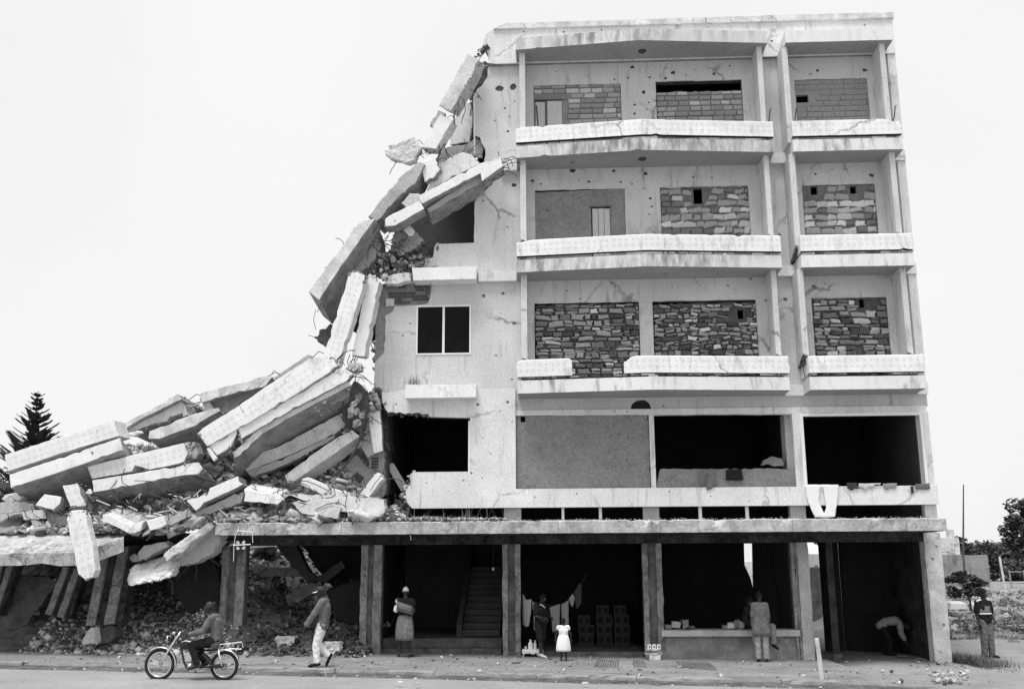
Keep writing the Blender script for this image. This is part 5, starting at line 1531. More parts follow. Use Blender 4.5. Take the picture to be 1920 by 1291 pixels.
# crumbled masonry along the torn edges of the walls
pts, sz = [], []
def along(poly, n, y0, y1, sp=.05):
    for _ in range(n):
        i = r_.randrange(len(poly) - 1)
        t = r_.random()
        u = poly[i][0] + (poly[i + 1][0] - poly[i][0]) * t + r_.gauss(0, sp * 70)
        v = poly[i][1] + (poly[i + 1][1] - poly[i][1]) * t + r_.gauss(0, sp * 70)
        pts.append(tuple(P(u, v, r_.uniform(y0, y1)))); sz.append(min(.26, r_.lognormvariate(-2.2, .45)))
along([(916, 120), (913, 150), (895, 170), (888, 205)], 90, .02, .5)
along([(890, 250), (905, 262), (908, 300)], 40, .1, .5)
along([(912, 352), (892, 380)], 30, .05, .3)
along([(822, 455), (812, 482), (778, 494)], 60, .02, .3, .04)
along([(704, 540), (702, 640), (703, 735)], 30, .05, .3, .02)
along([(706, 733), (720, 752), (730, 775), (800, 778)], 90, -.1, .3, .04)
along([(776, 886), (770, 905), (756, 930), (770, 948)], 80, -.1, .3, .05)
along([(690, 735), (700, 760), (690, 790), (680, 830)], 80, -.5, .1, .08)
along([(700, 505), (720, 516), (760, 512)], 60, -.4, .2, .05)
along([(880, 120), (900, 100), (915, 88)], 40, -.2, .3, .05)
scatter('torn_masonry', pts, sz, ['rubble', 'rubble_dark', 'lightconc', 'stone_mid'], [.3, .35, .15, .2], 63, parent=B)
# gravel and weeds along the canopy top
pts, sz = [], []
for i in range(2600):
    x = r_.uniform(-8.3, -1.2) if i % 5 else r_.uniform(-1.2, 9.2)
    y = -1.47 + 1.35 * r_.random() ** 1.3
    hh = (.10 if x < -3 else .05) * (1 - abs(y + .8)) if x < -1.3 else 0
    pts.append((x, y, 3.325 + max(0, hh) + r_.uniform(0, .03))); sz.append(r_.uniform(.02, .11) if x < -1.2 else r_.uniform(.015, .05))
scatter('canopy_gravel', pts, sz, ['rubble_light', 'rubble', 'rubble_dark'], [.3, .45, .25], 29)
# sticks and laths in the heap
g = G()
for i in range(60):
    u = r_.uniform(150, 480); v = r_.uniform(925, 985)
    y = r_.uniform(-1.45, -.9)
    a = P(u, v, y)
    d_ = Vector((r_.uniform(-1, 1), r_.uniform(-.4, .4), r_.uniform(-.5, .7))).normalized() * r_.uniform(.1, .4)
    g.tube([a, a + d_], r_.uniform(.008, .018), 4)
kind(g.obj('broken_laths', M['lightconc']), 'stuff')

# ================================================================== small things in the street
def onz(u, v, zoff=0.0):
    """point of the street seen at a pixel"""
    r = CAM_R @ Vector(((u - 960) / FPX, -(v - 645.5) / FPX, -1))
    z = zoff
    for _ in range(4):
        t = (z - CAM_POS.z) / r.z
        q = CAM_POS + r * t
        z = gz(q.x) + zoff
    return q
# two rough stone blocks on the pavement
def roughblock(label, u0, v0, u1, v1, topw, dep, mt):
    a, b = onz(u0, v1), onz(u1, v1)
    r = random.Random(int(u0))
    h = P((u0 + u1) / 2, v0, a.y).z - P((u0 + u1) / 2, v1, a.y).z
    bl = G()
    n, m = 12, 7
    rings = []
    w_ = b.x - a.x
    for j in range(m + 1):
        t = j / m
        k = 1 - (1 - topw) * t
        ring = []
        for i in range(n * 4):
            s, f = divmod(i, n)
            f /= n
            x, y = ((f, 0), (1, f), (1 - f, 1), (0, 1 - f))[s]
            ring.append(Vector((a.x + w_ * (.5 + (x - .5) * k) + r.gauss(0, .014), a.y + dep * (.5 + (y - .5) * k) + r.gauss(0, .014), a.z + h * t + r.gauss(0, .01) * (t > 0))))
        rings.append(ring)
    bl.loft(rings)
    o = bl.obj('stone_block', M[mt])
    return tag(o, label, 'stone block')
roughblock('rough tapering stone block on the pavement near the first column', 512, 1193, 554, 1224, .85, .4, 'stone_light')
roughblock('rough squarish stone block behind the walking man', 603, 1204, 638, 1228, .95, .4, 'stone_light')
# leaning post at the pavement edge
p = onz(1541, 1272); q = P(1531, 1196, p.y - .05)
o = G().tube([p - Vector((0, 0, .1)), p.lerp(q, .5) + Vector((.005, 0, 0)), q], [.05, .047, .045], 10).obj('post', M['lightconc']); tag(o, 'leaning pale post at the pavement edge before the dark passage', 'post')
# little table with bottles beside the third column
c = onz(999, 1231)
t = empty('low_table', (c.x, c.y + .2, c.z)); tag(t, 'low table with white cloth top beside the third column', 'table')
xa, xb = X(979, 1210, c.y), X(1018, 1210, c.y)
zt = P(998, 1219, c.y).z
n = 14
rings = []
for i in range(n + 1):
    x = xa + (xb - xa) * i / n
    d_ = rnd.uniform(.05, .09)
    rings.append([(x, c.y, zt - d_), (x, c.y - .01, zt), (x, c.y + .1, zt + .02), (x, c.y + .36, zt + .02), (x, c.y + .37, zt - d_)])
G().loft(rings).obj('table_cloth', M['cloth_white'], t)
for x in (xa + .03, xb - .05):
    for y in (c.y + .03, c.y + .33):
        G().tube([(x, y, c.z - .02), (x, y, zt)], .018, 6).obj('leg', M['wood'], t)
def bottle(label, u, h, r, mt='cloth_white'):
    x = X(u, 1210, c.y)
    z0 = zt + .021
    prof_ = [(0, r * .9), (.05, r), (.55, r), (.70, r * .75), (.78, r * .4), (.9, r * .4), (.905, r * .5), (1, r * .5)]
    V = [[Vector((x + rr * math.cos(2 * PI * k / 12), c.y + .15 + rr * math.sin(2 * PI * k / 12), z0 + a * h)) for k in range(12)] for a, rr in prof_]
    o = G().loft(V).obj('bottle', M[mt])
    tag(o, label, 'bottle')
bottle('larger white plastic bottle on the low cloth covered table', 994.5, .24, .06)
bottle('slim white bottle right of the larger one on the low table', 1003, .22, .035)
x = X(985.5, 1210, c.y)
o = G().loft([[Vector((x + rr * math.cos(2 * PI * k / 10), c.y + .12 + rr * math.sin(2 * PI * k / 10), zt + .021 + z)) for k in range(10)] for z, rr in ((0, .026), (.075, .032), (.07, .028), (.01, .022))]).obj('cup', M['cloth_pale']); tag(o, 'small pale cup at the left end of the low table', 'cup')
# stack of flat stones with three tins beside the fourth column
c4 = onz(1226, 1236)
zz = c4.z
for k, (u0, u1, h, mt, lb) in enumerate(((1217, 1238, .12, 'stone_light', 'lowest chunky stone of the pile under the three tins'), (1209, 1242, .045, 'stone_grey', 'wide flat slab in the middle of the pile under the three tins'), (1219, 1240, .05, 'stone_mid', 'upper flat stone of the pile under the three tins'), (1212, 1239, .03, 'wood', 'thin board on top of the stone pile, carrying the three tins'))):
    x0, x1 = X(u0, 1225, c4.y), X(u1, 1225, c4.y)
    rings = []
    for i in range(7):
        x = x0 + (x1 - x0) * i / 6
        j = lambda: rnd.uniform(-.008, .008)
        rings.append([(x, c4.y - .05 + j() * 2, zz + abs(j()) * .3), (x, c4.y - .05 + j() * 2, zz + h - abs(j()) * .6), (x, c4.y + .16, zz + h), (x, c4.y + .16, zz)])
    o = G().loft(rings).obj('flat_stone' if mt != 'wood' else 'board', M[mt])
    tag(o, lb, 'stone' if mt != 'wood' else 'board')
    zz += h + .002
for u, lb in ((1217.5, 'left white tin of the three on the stone pile'), (1226.5, 'middle white tin of the three on the stone pile'), (1235.5, 'right white tin of the three on the stone pile')):
    x = X(u, 1205, c4.y)
    t = empty('tin', (x, c4.y + .04, zz)); tag(t, lb, 'tin', 'tins for sale on the stone pile')
    G().loft([[Vector((x + rr * math.cos(2 * PI * k / 14), c4.y + .04 + rr * math.sin(2 * PI * k / 14), zz + z)) for k in range(14)] for z, rr in ((0, .048), (.004, .05), (.105, .05))]).obj('can', M['cloth_white'], t)
    G().loft([[Vector((x + rr * math.cos(2 * PI * k / 14), c4.y + .04 + rr * math.sin(2 * PI * k / 14), zz + .106 + z)) for k in range(14)] for z, rr in ((0, .051), (.015, .051))]).obj('lid', M['alloy'], t)
    G().box(x - .018, x + .02, c4.y - .014, c4.y - .012, zz + .03, zz + .075).obj('paper_label', M['cloth_grey'], t)
# rubble lying on the shop window sill
zsill = zs + .16
k = 0
for (u0, v0, u1, v1, lb) in ((1246, 1170, 1258, 1179, 'low dark stone at the left end of the window sill'), (1258, 1165, 1276, 1180, 'grey block with a hollow on the left of the window sill'), (1277, 1162, 1292, 1180, 'rounded lump right of the hollow block on the sill'), (1290, 1173, 1303, 1180, 'flat stone right of the rounded lump on the sill'), (1353, 1172, 1362, 1180, 'small grey stone left of the pale one on the sill'), (1362, 1167, 1376, 1180, 'pale pointed stone on the sill left of the seated man'), (1374, 1162, 1386, 1180, 'tilted dark stone leaning on the sill'), (1384, 1164, 1396, 1180, 'grey slanting stone beside the seated man on the sill')):
    y = .12
    a, b = P(u0, v1, y), P(u1, v0, y)
    zlo = zsill
    V0, F0 = ROCKS[(k * 5) % len(ROCKS)]
    sc = np.array([(b.x - a.x), .2, max(.08, (b.z - a.z))]) / np.maximum(V0.max(0) - V0.min(0), .01)
    Vv = (V0 - V0.min(0)) * sc + np.array([a.x, .0, zlo])
    o = mob('stone', [tuple(v) for v in Vv], [list(f) for f in F0], M[('stone_mid', 'stone_grey', 'stone_mid', 'stone_dark', 'stone_mid', 'stone_light', 'stone_mid', 'stone_grey')[k]])
    tag(o, lb, 'stone')
    k += 1
# building blocks stacked inside the middle bay
def blockpile():
    n = 0
    y = 2.6
    for u0, n_r, top in ((1085, 3, 1150), (1119, 4, 1148), (1152, 4, 1150)):
        zfl = .092
        for r in range(n_r):
            x0, x1 = X(u0 + rnd.uniform(-1, 1), 1180, y), X(u0 + 29 + rnd.uniform(-2, 1), 1180, y)
            if r == n_r - 1: x1 = x0 + (x1 - x0) * .8
            z0 = zfl + r * .262
            e = empty('building_block', ((x0 + x1) / 2, y, z0))
            col = {1085: 'left', 1119: 'middle', 1152: 'right'}[u0]
            row = ('lowest', 'second', 'third', 'topmost')[r] if n_r == 4 else ('lowest', 'middle', 'topmost')[r]
            tag(e, '%s building block of the %s stack inside the middle shop bay' % (row, col), 'block', 'building blocks stacked in the shop')
            G().box(x0, x1, y, y + .3, z0, z0 + .255).obj('shell', M['stairs'], e)
            for q in range(2):
                w_ = (x1 - x0) / 2
                G().box(x0 + q * w_ + .04, x0 + (q + 1) * w_ - .04, y - .004, y - .001, z0 + .05, z0 + .20).obj('hollow', M['soot_shade'], e)  # thin dark panel stands in for shade inside the hollow
blockpile()
# bare bulb on its wire in the stair bay
b_ = P(925, 1066, 1.0)
t = empty('hanging_bulb', b_); tag(t, 'bare bulb hanging on a wire over the stair', 'light bulb')
G().ell(b_, (.035, .035, .05), 12, 8).obj('bulb', M['cloth_white'], t)
G().tube([b_ + Vector((0, 0, .05)), Vector((b_.x, b_.y, 2.97))], .006, 5).obj('wire', M['iron'], t)
# pale scroll bracket hanging from the canopy near its broken end
yb0 = -1.56
t = empty('sign_bracket', P(455, 1010, yb0)); tag(t, 'thin white iron bracket with small scrolls hanging below the canopy edge', 'bracket')
G().tube([P(438, 1021.5, yb0), P(470, 1020, yb0)], .014, 6).obj('bar', M['white_frame'], t)
G().tube([P(444, 994, yb0), P(473, 997, yb0)], .012, 6).obj('bar', M['white_frame'], t)
G().tube([P(441.5, 1003, yb0), P(438.5, 1024, yb0), P(438, 1052, yb0)], .007, 5).obj('wire', M['white_frame'], t)
G().tube([P(473, 998, yb0), P(474, 1017, yb0)], .007, 5).obj('wire', M['white_frame'], t)
G().tube([P(448, 985, yb0), P(444, 1000, yb0)], .007, 5).obj('wire', M['white_frame'], t)
for sx, sy in ((446, 1016), (457, 1015.5), (446, 1026.5), (457, 1026)):
    pts = [P(sx + 3.2 * (1 - k / 16) * math.cos(k * .62 + (0 if sx < 450 else PI)), sy + 3.2 * (1 - k / 16) * math.sin(k * .62), yb0) for k in range(13)]
    G().tube(pts, .009, 5).obj('scroll', M['white_frame'], t)
g_ = G().tube([P(769, 1002, -1.4), P(771, 1012, -1.4)], .008, 5).obj('wire_end', M['white_frame']); tag(g_, 'short pale wire end hanging under the canopy over the woman', 'wire')

# ---- cloth hung out to dry
def cloth(name, label, cat, mt, Y, outline, fold=.02, thick=.006, holes=(), parent=None, grid_=.05):
    """hanging cloth: outline in photograph pixels at depth Y, with soft vertical folds"""
    q = px2(outline, Y)
    if area2(q) < 0: q = q[::-1]
    x0, x1 = min(p[0] for p in q), max(p[0] for p in q)
    z0, z1 = min(p[1] for p in q), max(p[1] for p in q)
    hq = [px2(h, Y) for h in holes]
    loop = []
    for i in range(len(q)):
        loop += jag(q[i], q[(i + 1) % len(q)], .006, .06)
    pts = loop[:]
    n0 = len(loop)
    es = [(i, (i + 1) % n0) for i in range(n0)]
    hl = []
    for h in hq:
        L_ = []
        for i in range(len(h)):
            L_ += jag(h[i], h[(i + 1) % len(h)], .004, .06)
        b = len(pts)
        pts += L_
        es += [(b + i, b + (i + 1) % len(L_)) for i in range(len(L_))]
        hl.append(L_)
    nx, nz = max(3, int((x1 - x0) / grid_)), max(3, int((z1 - z0) / grid_))
    for i in range(1, nx):
        for j in range(1, nz):
            x, z = x0 + (x1 - x0) * i / nx, z0 + (z1 - z0) * j / nz
            if inside(loop, x, z) and not any(inside(h, x, z) for h in hl):
                pts.append((x, z))
    r = delaunay_2d_cdt([Vector(p) for p in pts], es, [], 1, 1e-6)
    v2 = [(v.x, v.y) for v in r[0]]
    ph = rnd.uniform(0, 6)
    F = []
    for f in r[2]:
        cx, cy = sum(v2[i][0] for i in f) / 3, sum(v2[i][1] for i in f) / 3
        if inside(loop, cx, cy) and not any(inside(h, cx, cy) for h in hl):
            f = list(f)
            if area2([v2[i] for i in f]) < 0: f = f[::-1]
            F.append(f)
    V = [(x, Y + fold * (math.sin(x * 38 + ph + 2 * math.sin(z * 3)) * .5 + .5 * math.sin(x * 17 + ph * 2)) * (.4 + .6 * (z1 - z) / max(.01, z1 - z0)), z) for x, z in v2]
    n = len(V)
    ec = {}
    for f in F:
        for i in range(3): ec[(f[i], f[(i + 1) % 3])] = 1
    F2 = [[i + n for i in f[::-1]] for f in F]
    S = [[b, a, a + n, b + n] for (a, b) in ec if (b, a) not in ec]
    o = mob(name, V + [(x, y + thick, z) for x, y, z in V], F + F2 + S, M[mt], parent, smooth=True)
    if parent is None: tag(o, label, cat)
    return o
cloth('trousers', 'long white trousers hung over the right window parapet, legs crossed at the hems', 'trousers', 'cloth_white', -.20, [(1511, 908), (1572, 908), (1571, 925), (1566, 968), (1548, 970), (1528, 969), (1521, 955), (1512, 930)], .02, holes=[[(1538, 912), (1544, 914), (1549, 952), (1545, 962), (1535, 938)]])
cloth('garment', 'small dark garment over the parapet right of the white trousers', 'clothes', 'cloth_dark', -.19, [(1586, 905), (1606, 904), (1607, 910), (1613, 916), (1603, 915), (1598, 919), (1588, 914), (1590, 910)], .01)
cloth('garment', 'pale crumpled garment beside the small dark one on the parapet', 'clothes', 'cloth_pale', -.19, [(1609, 906), (1652, 905), (1650, 909), (1641, 908), (1636, 914), (1628, 913), (1623, 919), (1617, 914), (1612, 913)], .012)
cloth('garment', 'grey folded cloth further right on the same parapet', 'clothes', 'cloth_mid', -.19, [(1655, 906), (1682, 905), (1681, 912), (1676, 916), (1670, 914), (1664, 918), (1656, 913)], .01)
cloth('garment', 'short dark ribbon of cloth hanging from the right parapet', 'clothes', 'cloth_dark', -.19, [(1707, 911), (1712, 910), (1714, 922), (1709, 926)], .008)
cloth('garment', 'grey cap shaped cloth at the right end of the parapet', 'clothes', 'cloth_grey', -.19, [(1716, 907), (1743, 905), (1744, 916), (1732, 917), (1717, 916)], .01)
cloth('shorts', 'black shorts with a pale hem hung over the low mud wall', 'shorts', 'cloth_black', -.10, [(1361, 880), (1390, 879), (1394, 899), (1380, 900), (1361, 900)], .012)
cloth('garment', 'grey twisted shirt hung over the low mud wall left of the black shorts', 'clothes', 'cloth_grey', -.20, [(1312, 879), (1342, 879), (1342, 905), (1335, 915), (1325, 918), (1324, 908), (1331, 892), (1325, 886), (1320, 900), (1313, 912), (1311, 900)], .015)
h_ = P(1376, 899, -.105)
# block lying on the low mud wall
e = chunk('broken_block', 'grey broken block lying on the low mud wall in the dark window', 'block', 'stone_mid', .02, [(1429, 872), (1432, 862), (1448, 855), (1467, 859), (1470, 872), (1455, 874), (1440, 869)], (0, .2, 0), None, .012, .06)
# clothes line in the middle bay
yl = .55
line = [P(979, 1100, yl), P(987, 1122, yl), P(1010, 1130, yl), P(1040, 1136, yl), P(1062, 1128, yl), P(1080, 1108, yl), P(1092, 1090, yl), P(1100, 1075, yl)]
o = G().tube(line, .006, 5).obj('clothes_line', M['iron']); tag(o, 'clothes line sagging across the middle shop bay', 'line')
cloth('garment', 'long pale dress at the left end of the clothes line', 'dress', 'cloth_pale', yl - .02, [(980, 1112), (986, 1124), (996, 1122), (996, 1140), (992, 1172), (987, 1175), (980, 1171)], .03)
cloth('garment', 'pale cloth on the line behind the dark shirted youth', 'clothes', 'cloth_mid', yl - .02, [(998, 1126), (1008, 1132), (1009, 1185), (1001, 1180), (1000, 1142), (997, 1141)], .03)
cloth('garment', 'grey shirt on the line right of the dark shirted youth', 'clothes', 'cloth_mid', yl - .02, [(1030, 1138), (1050, 1131), (1049, 1168), (1048, 1180), (1036, 1185), (1034, 1160)], .03)
cloth('garment', 'grey hanging cloth on the line above the small child', 'clothes', 'cloth_mid', yl - .02, [(1052, 1132), (1066, 1124), (1066, 1170), (1060, 1172), (1053, 1164)], .03)
cloth('garment', 'small light rag on the rising right part of the line', 'clothes', 'cloth_mid', yl - .02, [(1066, 1122), (1074, 1112), (1078, 1120), (1073, 1138), (1068, 1128)], .02)
cloth('garment', 'dark cloth at the upper right end of the line', 'clothes', 'cloth_dark', yl - .02, [(1076, 1110), (1086, 1092), (1091, 1096), (1090, 1130), (1082, 1142), (1078, 1128)], .03)

# ================================================================== people
def remeshed(g, vox, name, mt, parent, smooth=3):
    me = bpy.data.meshes.new(name + '_raw')
    o_ = ORG[parent.name]
    me.from_pydata([v - o_ for v in g.V], [], g.F)
    me.update()
    tmp = bpy.data.objects.new('tmp', me)
    COL.objects.link(tmp)
    m = tmp.modifiers.new('r', 'REMESH'); m.mode = 'VOXEL'; m.voxel_size = vox; m.use_smooth_shade = True
    s = tmp.modifiers.new('s', 'SMOOTH'); s.factor = .5; s.iterations = smooth
    dg = bpy.context.evaluated_depsgraph_get()
    new = bpy.data.meshes.new_from_object(tmp.evaluated_get(dg))
    bpy.data.objects.remove(tmp)
    bpy.data.meshes.remove(me)
    new.materials.clear(); new.materials.append(M[mt])
    new.name = name
    o = bpy.data.objects.new(name, new)
    COL.objects.link(o); o.parent = parent
    ORG[o.name] = o_
    return o
BASEJ = dict(pelvis=(0, 0, .95), waist=(0, 0, 1.10), chest=(0, .0, 1.30), neck=(0, .0, 1.47), head=(0, .025, 1.625),
             ls=(.185, 0, 1.41), le=(.235, -.03, 1.12), lw=(.235, .05, .87), rs=(-.185, 0, 1.41), re=(-.235, -.03, 1.12), rw=(-.235, .05, .87),
             lh=(.09, 0, .92), lk=(.10, .02, .50), la=(.10, -.02, .09), lt=(.115, .13, .035), rh=(-.09, 0, .92), rk=(-.10, .02, .50), ra=(-.10, -.02, .09), rt=(-.115, .13, .035))
def person(label, base, yaw, h=1.72, pose=None, look=(0, 1, 0), female=False, child=False, wear=None, vox=.009, girth=1.0):
    """joints are (left, forward, up) in metres for a 1.75 m figure"""
    k = h / 1.75
    J = dict(BASEJ)
    J.update(pose or {})
    R = Matrix.Rotation(math.radians(yaw), 3, 'Z')
    base = Vector(base)
    T = lambda p: base + R @ (Vector((p[0], -p[1], p[2])) * k)
    j = {n: T(p) for n, p in J.items()}
    e = empty('person', base)
    tag(e, label, 'person')
    s = k * girth
    sh = .88 if female else 1.0
    hs = 1.22 if child else 1.0
    lk = (R @ Vector((look[0], -look[1], look[2]))).normalized()
    upv = Vector((0, 0, 1))
    sidev = upv.cross(lk) if abs(lk.z) < .95 else R @ Vector((1, 0, 0))
    sidev = (lk.cross(upv)).normalized() * -1
    hup = sidev.cross(lk).normalized() * -1
    if hup.z < 0 and abs(lk.z) < .8: hup = -hup
    HR = Matrix((sidev, lk, hup)).transposed()
    hd = j['head']
    H = lambda x, y, z: hd + HR @ (Vector((x, y, z)) * k * hs)
    b = G()
    b.ell(H(0, -.005, .02), (.074 * k * hs, .094 * k * hs, .10 * k * hs), 18, 12, HR)
    b.ell(H(0, .025, -.05), (.056 * k * hs, .066 * k * hs, .07 * k * hs), 14, 9, HR)
    b.caps(H(0, .088, .015), .009 * k * hs, H(0, .108, -.022), .017 * k * hs, 8)
    b.caps(H(-.03, .078, -.056), .010 * k * hs, H(.03, .078, -.056), .010 * k * hs, 8)
    b.caps(H(-.04, .076, .03), .012 * k * hs, H(.04, .076, .03), .012 * k * hs, 8)
    for sx in (-1, 1):
        b.ell(H(.074 * sx, -.01, -.005), (.012 * k * hs, .022 * k * hs, .034 * k * hs), 10, 7, HR)
    b.caps(j['neck'] - Vector((0, 0, .03 * k)), .058 * s, H(0, -.015, -.06), .050 * s, 12)
    sideb = (j['ls'] - j['rs']).normalized()
    for sx in (-1, 1):
        o_ = sideb * .075 * s * sx
        b.caps(j['pelvis'] + o_, .100 * s * (1.08 if female else 1), j['waist'] + o_ * .8, .085 * s, 12)
        b.caps(j['waist'] + o_ * .8, .085 * s, j['chest'] + o_, .100 * s * sh, 12)
    b.caps(j['ls'] * .9 + j['rs'] * .1, .062 * s * sh, j['rs'] * .9 + j['ls'] * .1, .062 * s * sh, 12)
    b.caps(j['chest'], .10 * s * sh, j['neck'], .055 * s, 12)
    for a in 'lr':
        S_, E_, W_ = j[a + 's'], j[a + 'e'], j[a + 'w']
        b.caps(S_, .056 * s * sh, E_, .040 * s * sh, 12)
        b.caps(E_, .041 * s * sh, W_, .027 * s, 12)
        d = (W_ - E_).normalized()
        body_c = j['chest'] if True else None
        inw = (j['pelvis'] - W_); inw = (inw - d * inw.dot(d)).normalized()
        cr = d.cross(inw).normalized()
        pc = W_ + d * .050 * k
        b.caps(W_ + d * .01 * k, .026 * s, pc, .030 * s, 10)
        b.caps(pc + cr * .020 * k, .017 * k, pc - cr * .022 * k, .017 * k, 8)
        for fi in range(4):
            f0 = pc + d * .028 * k + cr * (.031 - .0205 * fi) * k
            L_ = (.036, .041, .038, .030)[fi] * k
            m1 = f0 + d * L_ + inw * .010 * k
            b.caps(f0, .0092 * k, m1, .0088 * k, 6)
            b.caps(m1, .0088 * k, m1 + (d * .7 + inw * .7) * L_ * .8, .0075 * k, 6)
        fwd = R @ Vector((0, -1, 0))
        tb = W_ + d * .025 * k + cr * .024 * k
        b.caps(tb, .012 * k, tb + (d * .8 + cr * .6) * .045 * k, .010 * k, 6)
        b.caps(tb + (d * .8 + cr * .6) * .045 * k, .010 * k, tb + (d * .95 + cr * .5 + inw * .3) * .072 * k, .008 * k, 6)
        b.caps(j[a + 'h'], .088 * s, j[a + 'k'], .056 * s, 12)
        kn, an = j[a + 'k'], j[a + 'a']
        b.caps(kn, .055 * s, kn.lerp(an, .35), .056 * s, 12)
        b.caps(kn.lerp(an, .35), .056 * s, an, .036 * s, 12)
        b.caps(an + (an - kn).normalized() * .03 * k, .038 * k, j[a + 't'], .026 * k, 10)
        hl = an - (j[a + 't'] - an).normalized() * .05 * k
        b.caps(hl + (an - kn).normalized() * .035 * k, .032 * k, j[a + 't'], .028 * k, 10)
    remeshed(b, vox * max(.7, k), 'body', 'skin', e, 2)
    for sx in (-1, 1):
        G().ell(H(.03 * sx, .084, .012), (.011 * k * hs, .008 * k, .008 * k * hs), 8, 6, HR).obj('eye', M['cloth_pale'], e, smooth=True)
    W_ = wear or {}
    def hairgear(mt, name='hair', grow=1.06, brim=None, low=.0):
        g = G()
        rings = []
        n = 18
        for t in (0, .2, .4, .6, .8, 1.0):
            th = t * math.radians(96 if name == 'hair' else 92)
            rings.append([H(.074 * grow * math.sin(max(th, .05)) * math.cos(2 * PI * i / n), -.012 + .098 * grow * math.sin(max(th, .05)) * math.sin(2 * PI * i / n), .022 + low + .103 * grow * math.cos(th) - (.03 * max(0, -math.sin(2 * PI * i / n)) * t if name == 'hair' else 0)) for i in range(n)])
        inner = [[v + (hd - v).normalized() * .012 for v in rg] for rg in rings[::-1]]
        g.loft(rings + inner)
        o = g.obj(name, M[mt], e, smooth=True)
        if brim:
            g = G()
            rr = []
            for i in range(9):
                a = math.radians(-62 + 124 * i / 8)
                xi, yi = .074 * grow * math.sin(a), -.012 + .098 * grow * math.cos(a)
                xo, yo = xi * 1.15, yi + .085 * math.cos(a * .8)
                z = .03 + low
                rr.append([H(xi, yi, z), H(xo, yo, z - .018), H(xo, yo, z - .026), H(xi, yi, z - .012)])
            g.loft(rr)
            g.obj('cap_brim', M[brim], e, smooth=True)
        return o
    if 'hair' in W_: hairgear(W_['hair'])
    if 'cap' in W_: hairgear(W_['cap'][0], 'cap', 1.16, W_['cap'][1], .01)
    if 'headscarf' in W_: hairgear(W_['headscarf'], 'head_scarf', 1.2, None, .01)
    def top(name, mt, sleeve, low, grow=.022, flare=0.0):
        g = G()
        hem = j['pelvis'] + (j['pelvis'] - j['waist']).normalized() * low * k
        for sx in (-1, 1):
            o_ = sideb * .075 * s * sx
            g.caps(hem + o_ * (1 + flare), .088 * s + grow * k + flare * .05, j['waist'] + o_ * .85, .088 * s + grow * k, 12)
            g.caps(j['waist'] + o_ * .85, .088 * s + grow * k, j['chest'] + o_ * 1.0, .098 * s * sh + grow * k, 12)
        g.caps(j['ls'] * .92 + j['rs'] * .08, .060 * s * sh + grow * k, j['rs'] * .92 + j['ls'] * .08, .060 * s * sh + grow * k, 12)
        g.caps(j['chest'], .10 * s * sh + grow * k * .8, j['neck'] - (j['neck'] - j['chest']) * .1, .06 * s, 12)
        for a in 'lr':
            S_, E_, W2 = j[a + 's'], j[a + 'e'], j[a + 'w']
            if sleeve <= 1:
                g.caps(S_, .056 * s * sh + grow * k, S_.lerp(E_, max(.05, sleeve)), .050 * s + grow * k, 12)
            else:
                g.caps(S_, .056 * s * sh + grow * k, E_, .046 * s + grow * k, 12)
                g.caps(E_, .046 * s + grow * k, E_.lerp(W2, sleeve - 1), .034 * s + grow * k, 12)
        # soft creases
        rr = random.Random(len(label))
        o = remeshed(g, .013, name, mt, e, 2)
        me = o.data
        co = np.zeros(len(me.vertices) * 3, np.float32); me.vertices.foreach_get('co', co); co = co.reshape(-1, 3)
        no = np.zeros(len(me.vertices) * 3, np.float32); me.vertices.foreach_get('normal', no); no = no.reshape(-1, 3)
        w_ = np.sin(co[:, 2] * 27 + co[:, 0] * 31 + 2 * np.sin(co[:, 1] * 14 + co[:, 0] * 9) + rr.random() * 6) * .6 + np.sin(co[:, 2] * 33 - co[:, 0] * 41 + co[:, 1] * 47 + 3 * np.sin(co[:, 2] * 7)) * .4
        co += no * (w_ * .0055)[:, None]
        me.vertices.foreach_set('co', co.ravel()); me.update()
        return o
    def legs(name, mt, length, grow=.022):
        g = G()
        for a in 'lr':
            g.caps(j[a + 'h'], .080 * s + grow * k, j[a + 'k'], .060 * s + grow * k, 12) if length >= 1 else g.caps(j[a + 'h'], .092 * s + grow * k, j[a + 'h'].lerp(j[a + 'k'], length), .075 * s + grow * k, 12)
            if length > 1:
                g.caps(j[a + 'k'], .060 * s + grow * k, j[a + 'k'].lerp(j[a + 'a'], (length - 1)), .046 * s + grow * k, 12)
        for sx in (-1, 1):
            o_ = sideb * .07 * s * sx
            g.caps(j['pelvis'] + o_, .098 * s + grow * k * .6, j['pelvis'].lerp(j['waist'], .55) + o_ * .9, .088 * s + grow * k * .5, 12)
        o = remeshed(g, .013, name, mt, e, 2)
        me = o.data
        co = np.zeros(len(me.vertices) * 3, np.float32); me.vertices.foreach_get('co', co); co = co.reshape(-1, 3)
        no = np.zeros(len(me.vertices) * 3, np.float32); me.vertices.foreach_get('normal', no); no = no.reshape(-1, 3)
        co += no * ((np.sin(co[:, 2] * 22 + co[:, 0] * 45 + 2 * np.sin(co[:, 1] * 18)) * .5 + np.sin(co[:, 2] * 47 - co[:, 1] * 66) * .4) * .007)[:, None]
        me.vertices.foreach_set('co', co.ravel()); me.update()
        return o
    def shoes(mt):
        for a in 'lr':
            g = G()
            an, tt_, kn = j[a + 'a'], j[a + 't'], j[a + 'k']
            dn = (an - kn).normalized()
            d = (tt_ - an).normalized()
            hl = an - d * .055 * k + dn * .045 * k
            g.caps(hl, .040 * k, tt_, .036 * k, 12)
            g.caps(tt_, .036 * k, tt_ + d * .035 * k, .030 * k, 10)
            g.caps(an, .050 * k, an + dn * .03 * k, .046 * k, 10)
            remeshed(g, .012, 'shoe', mt, e, 2)
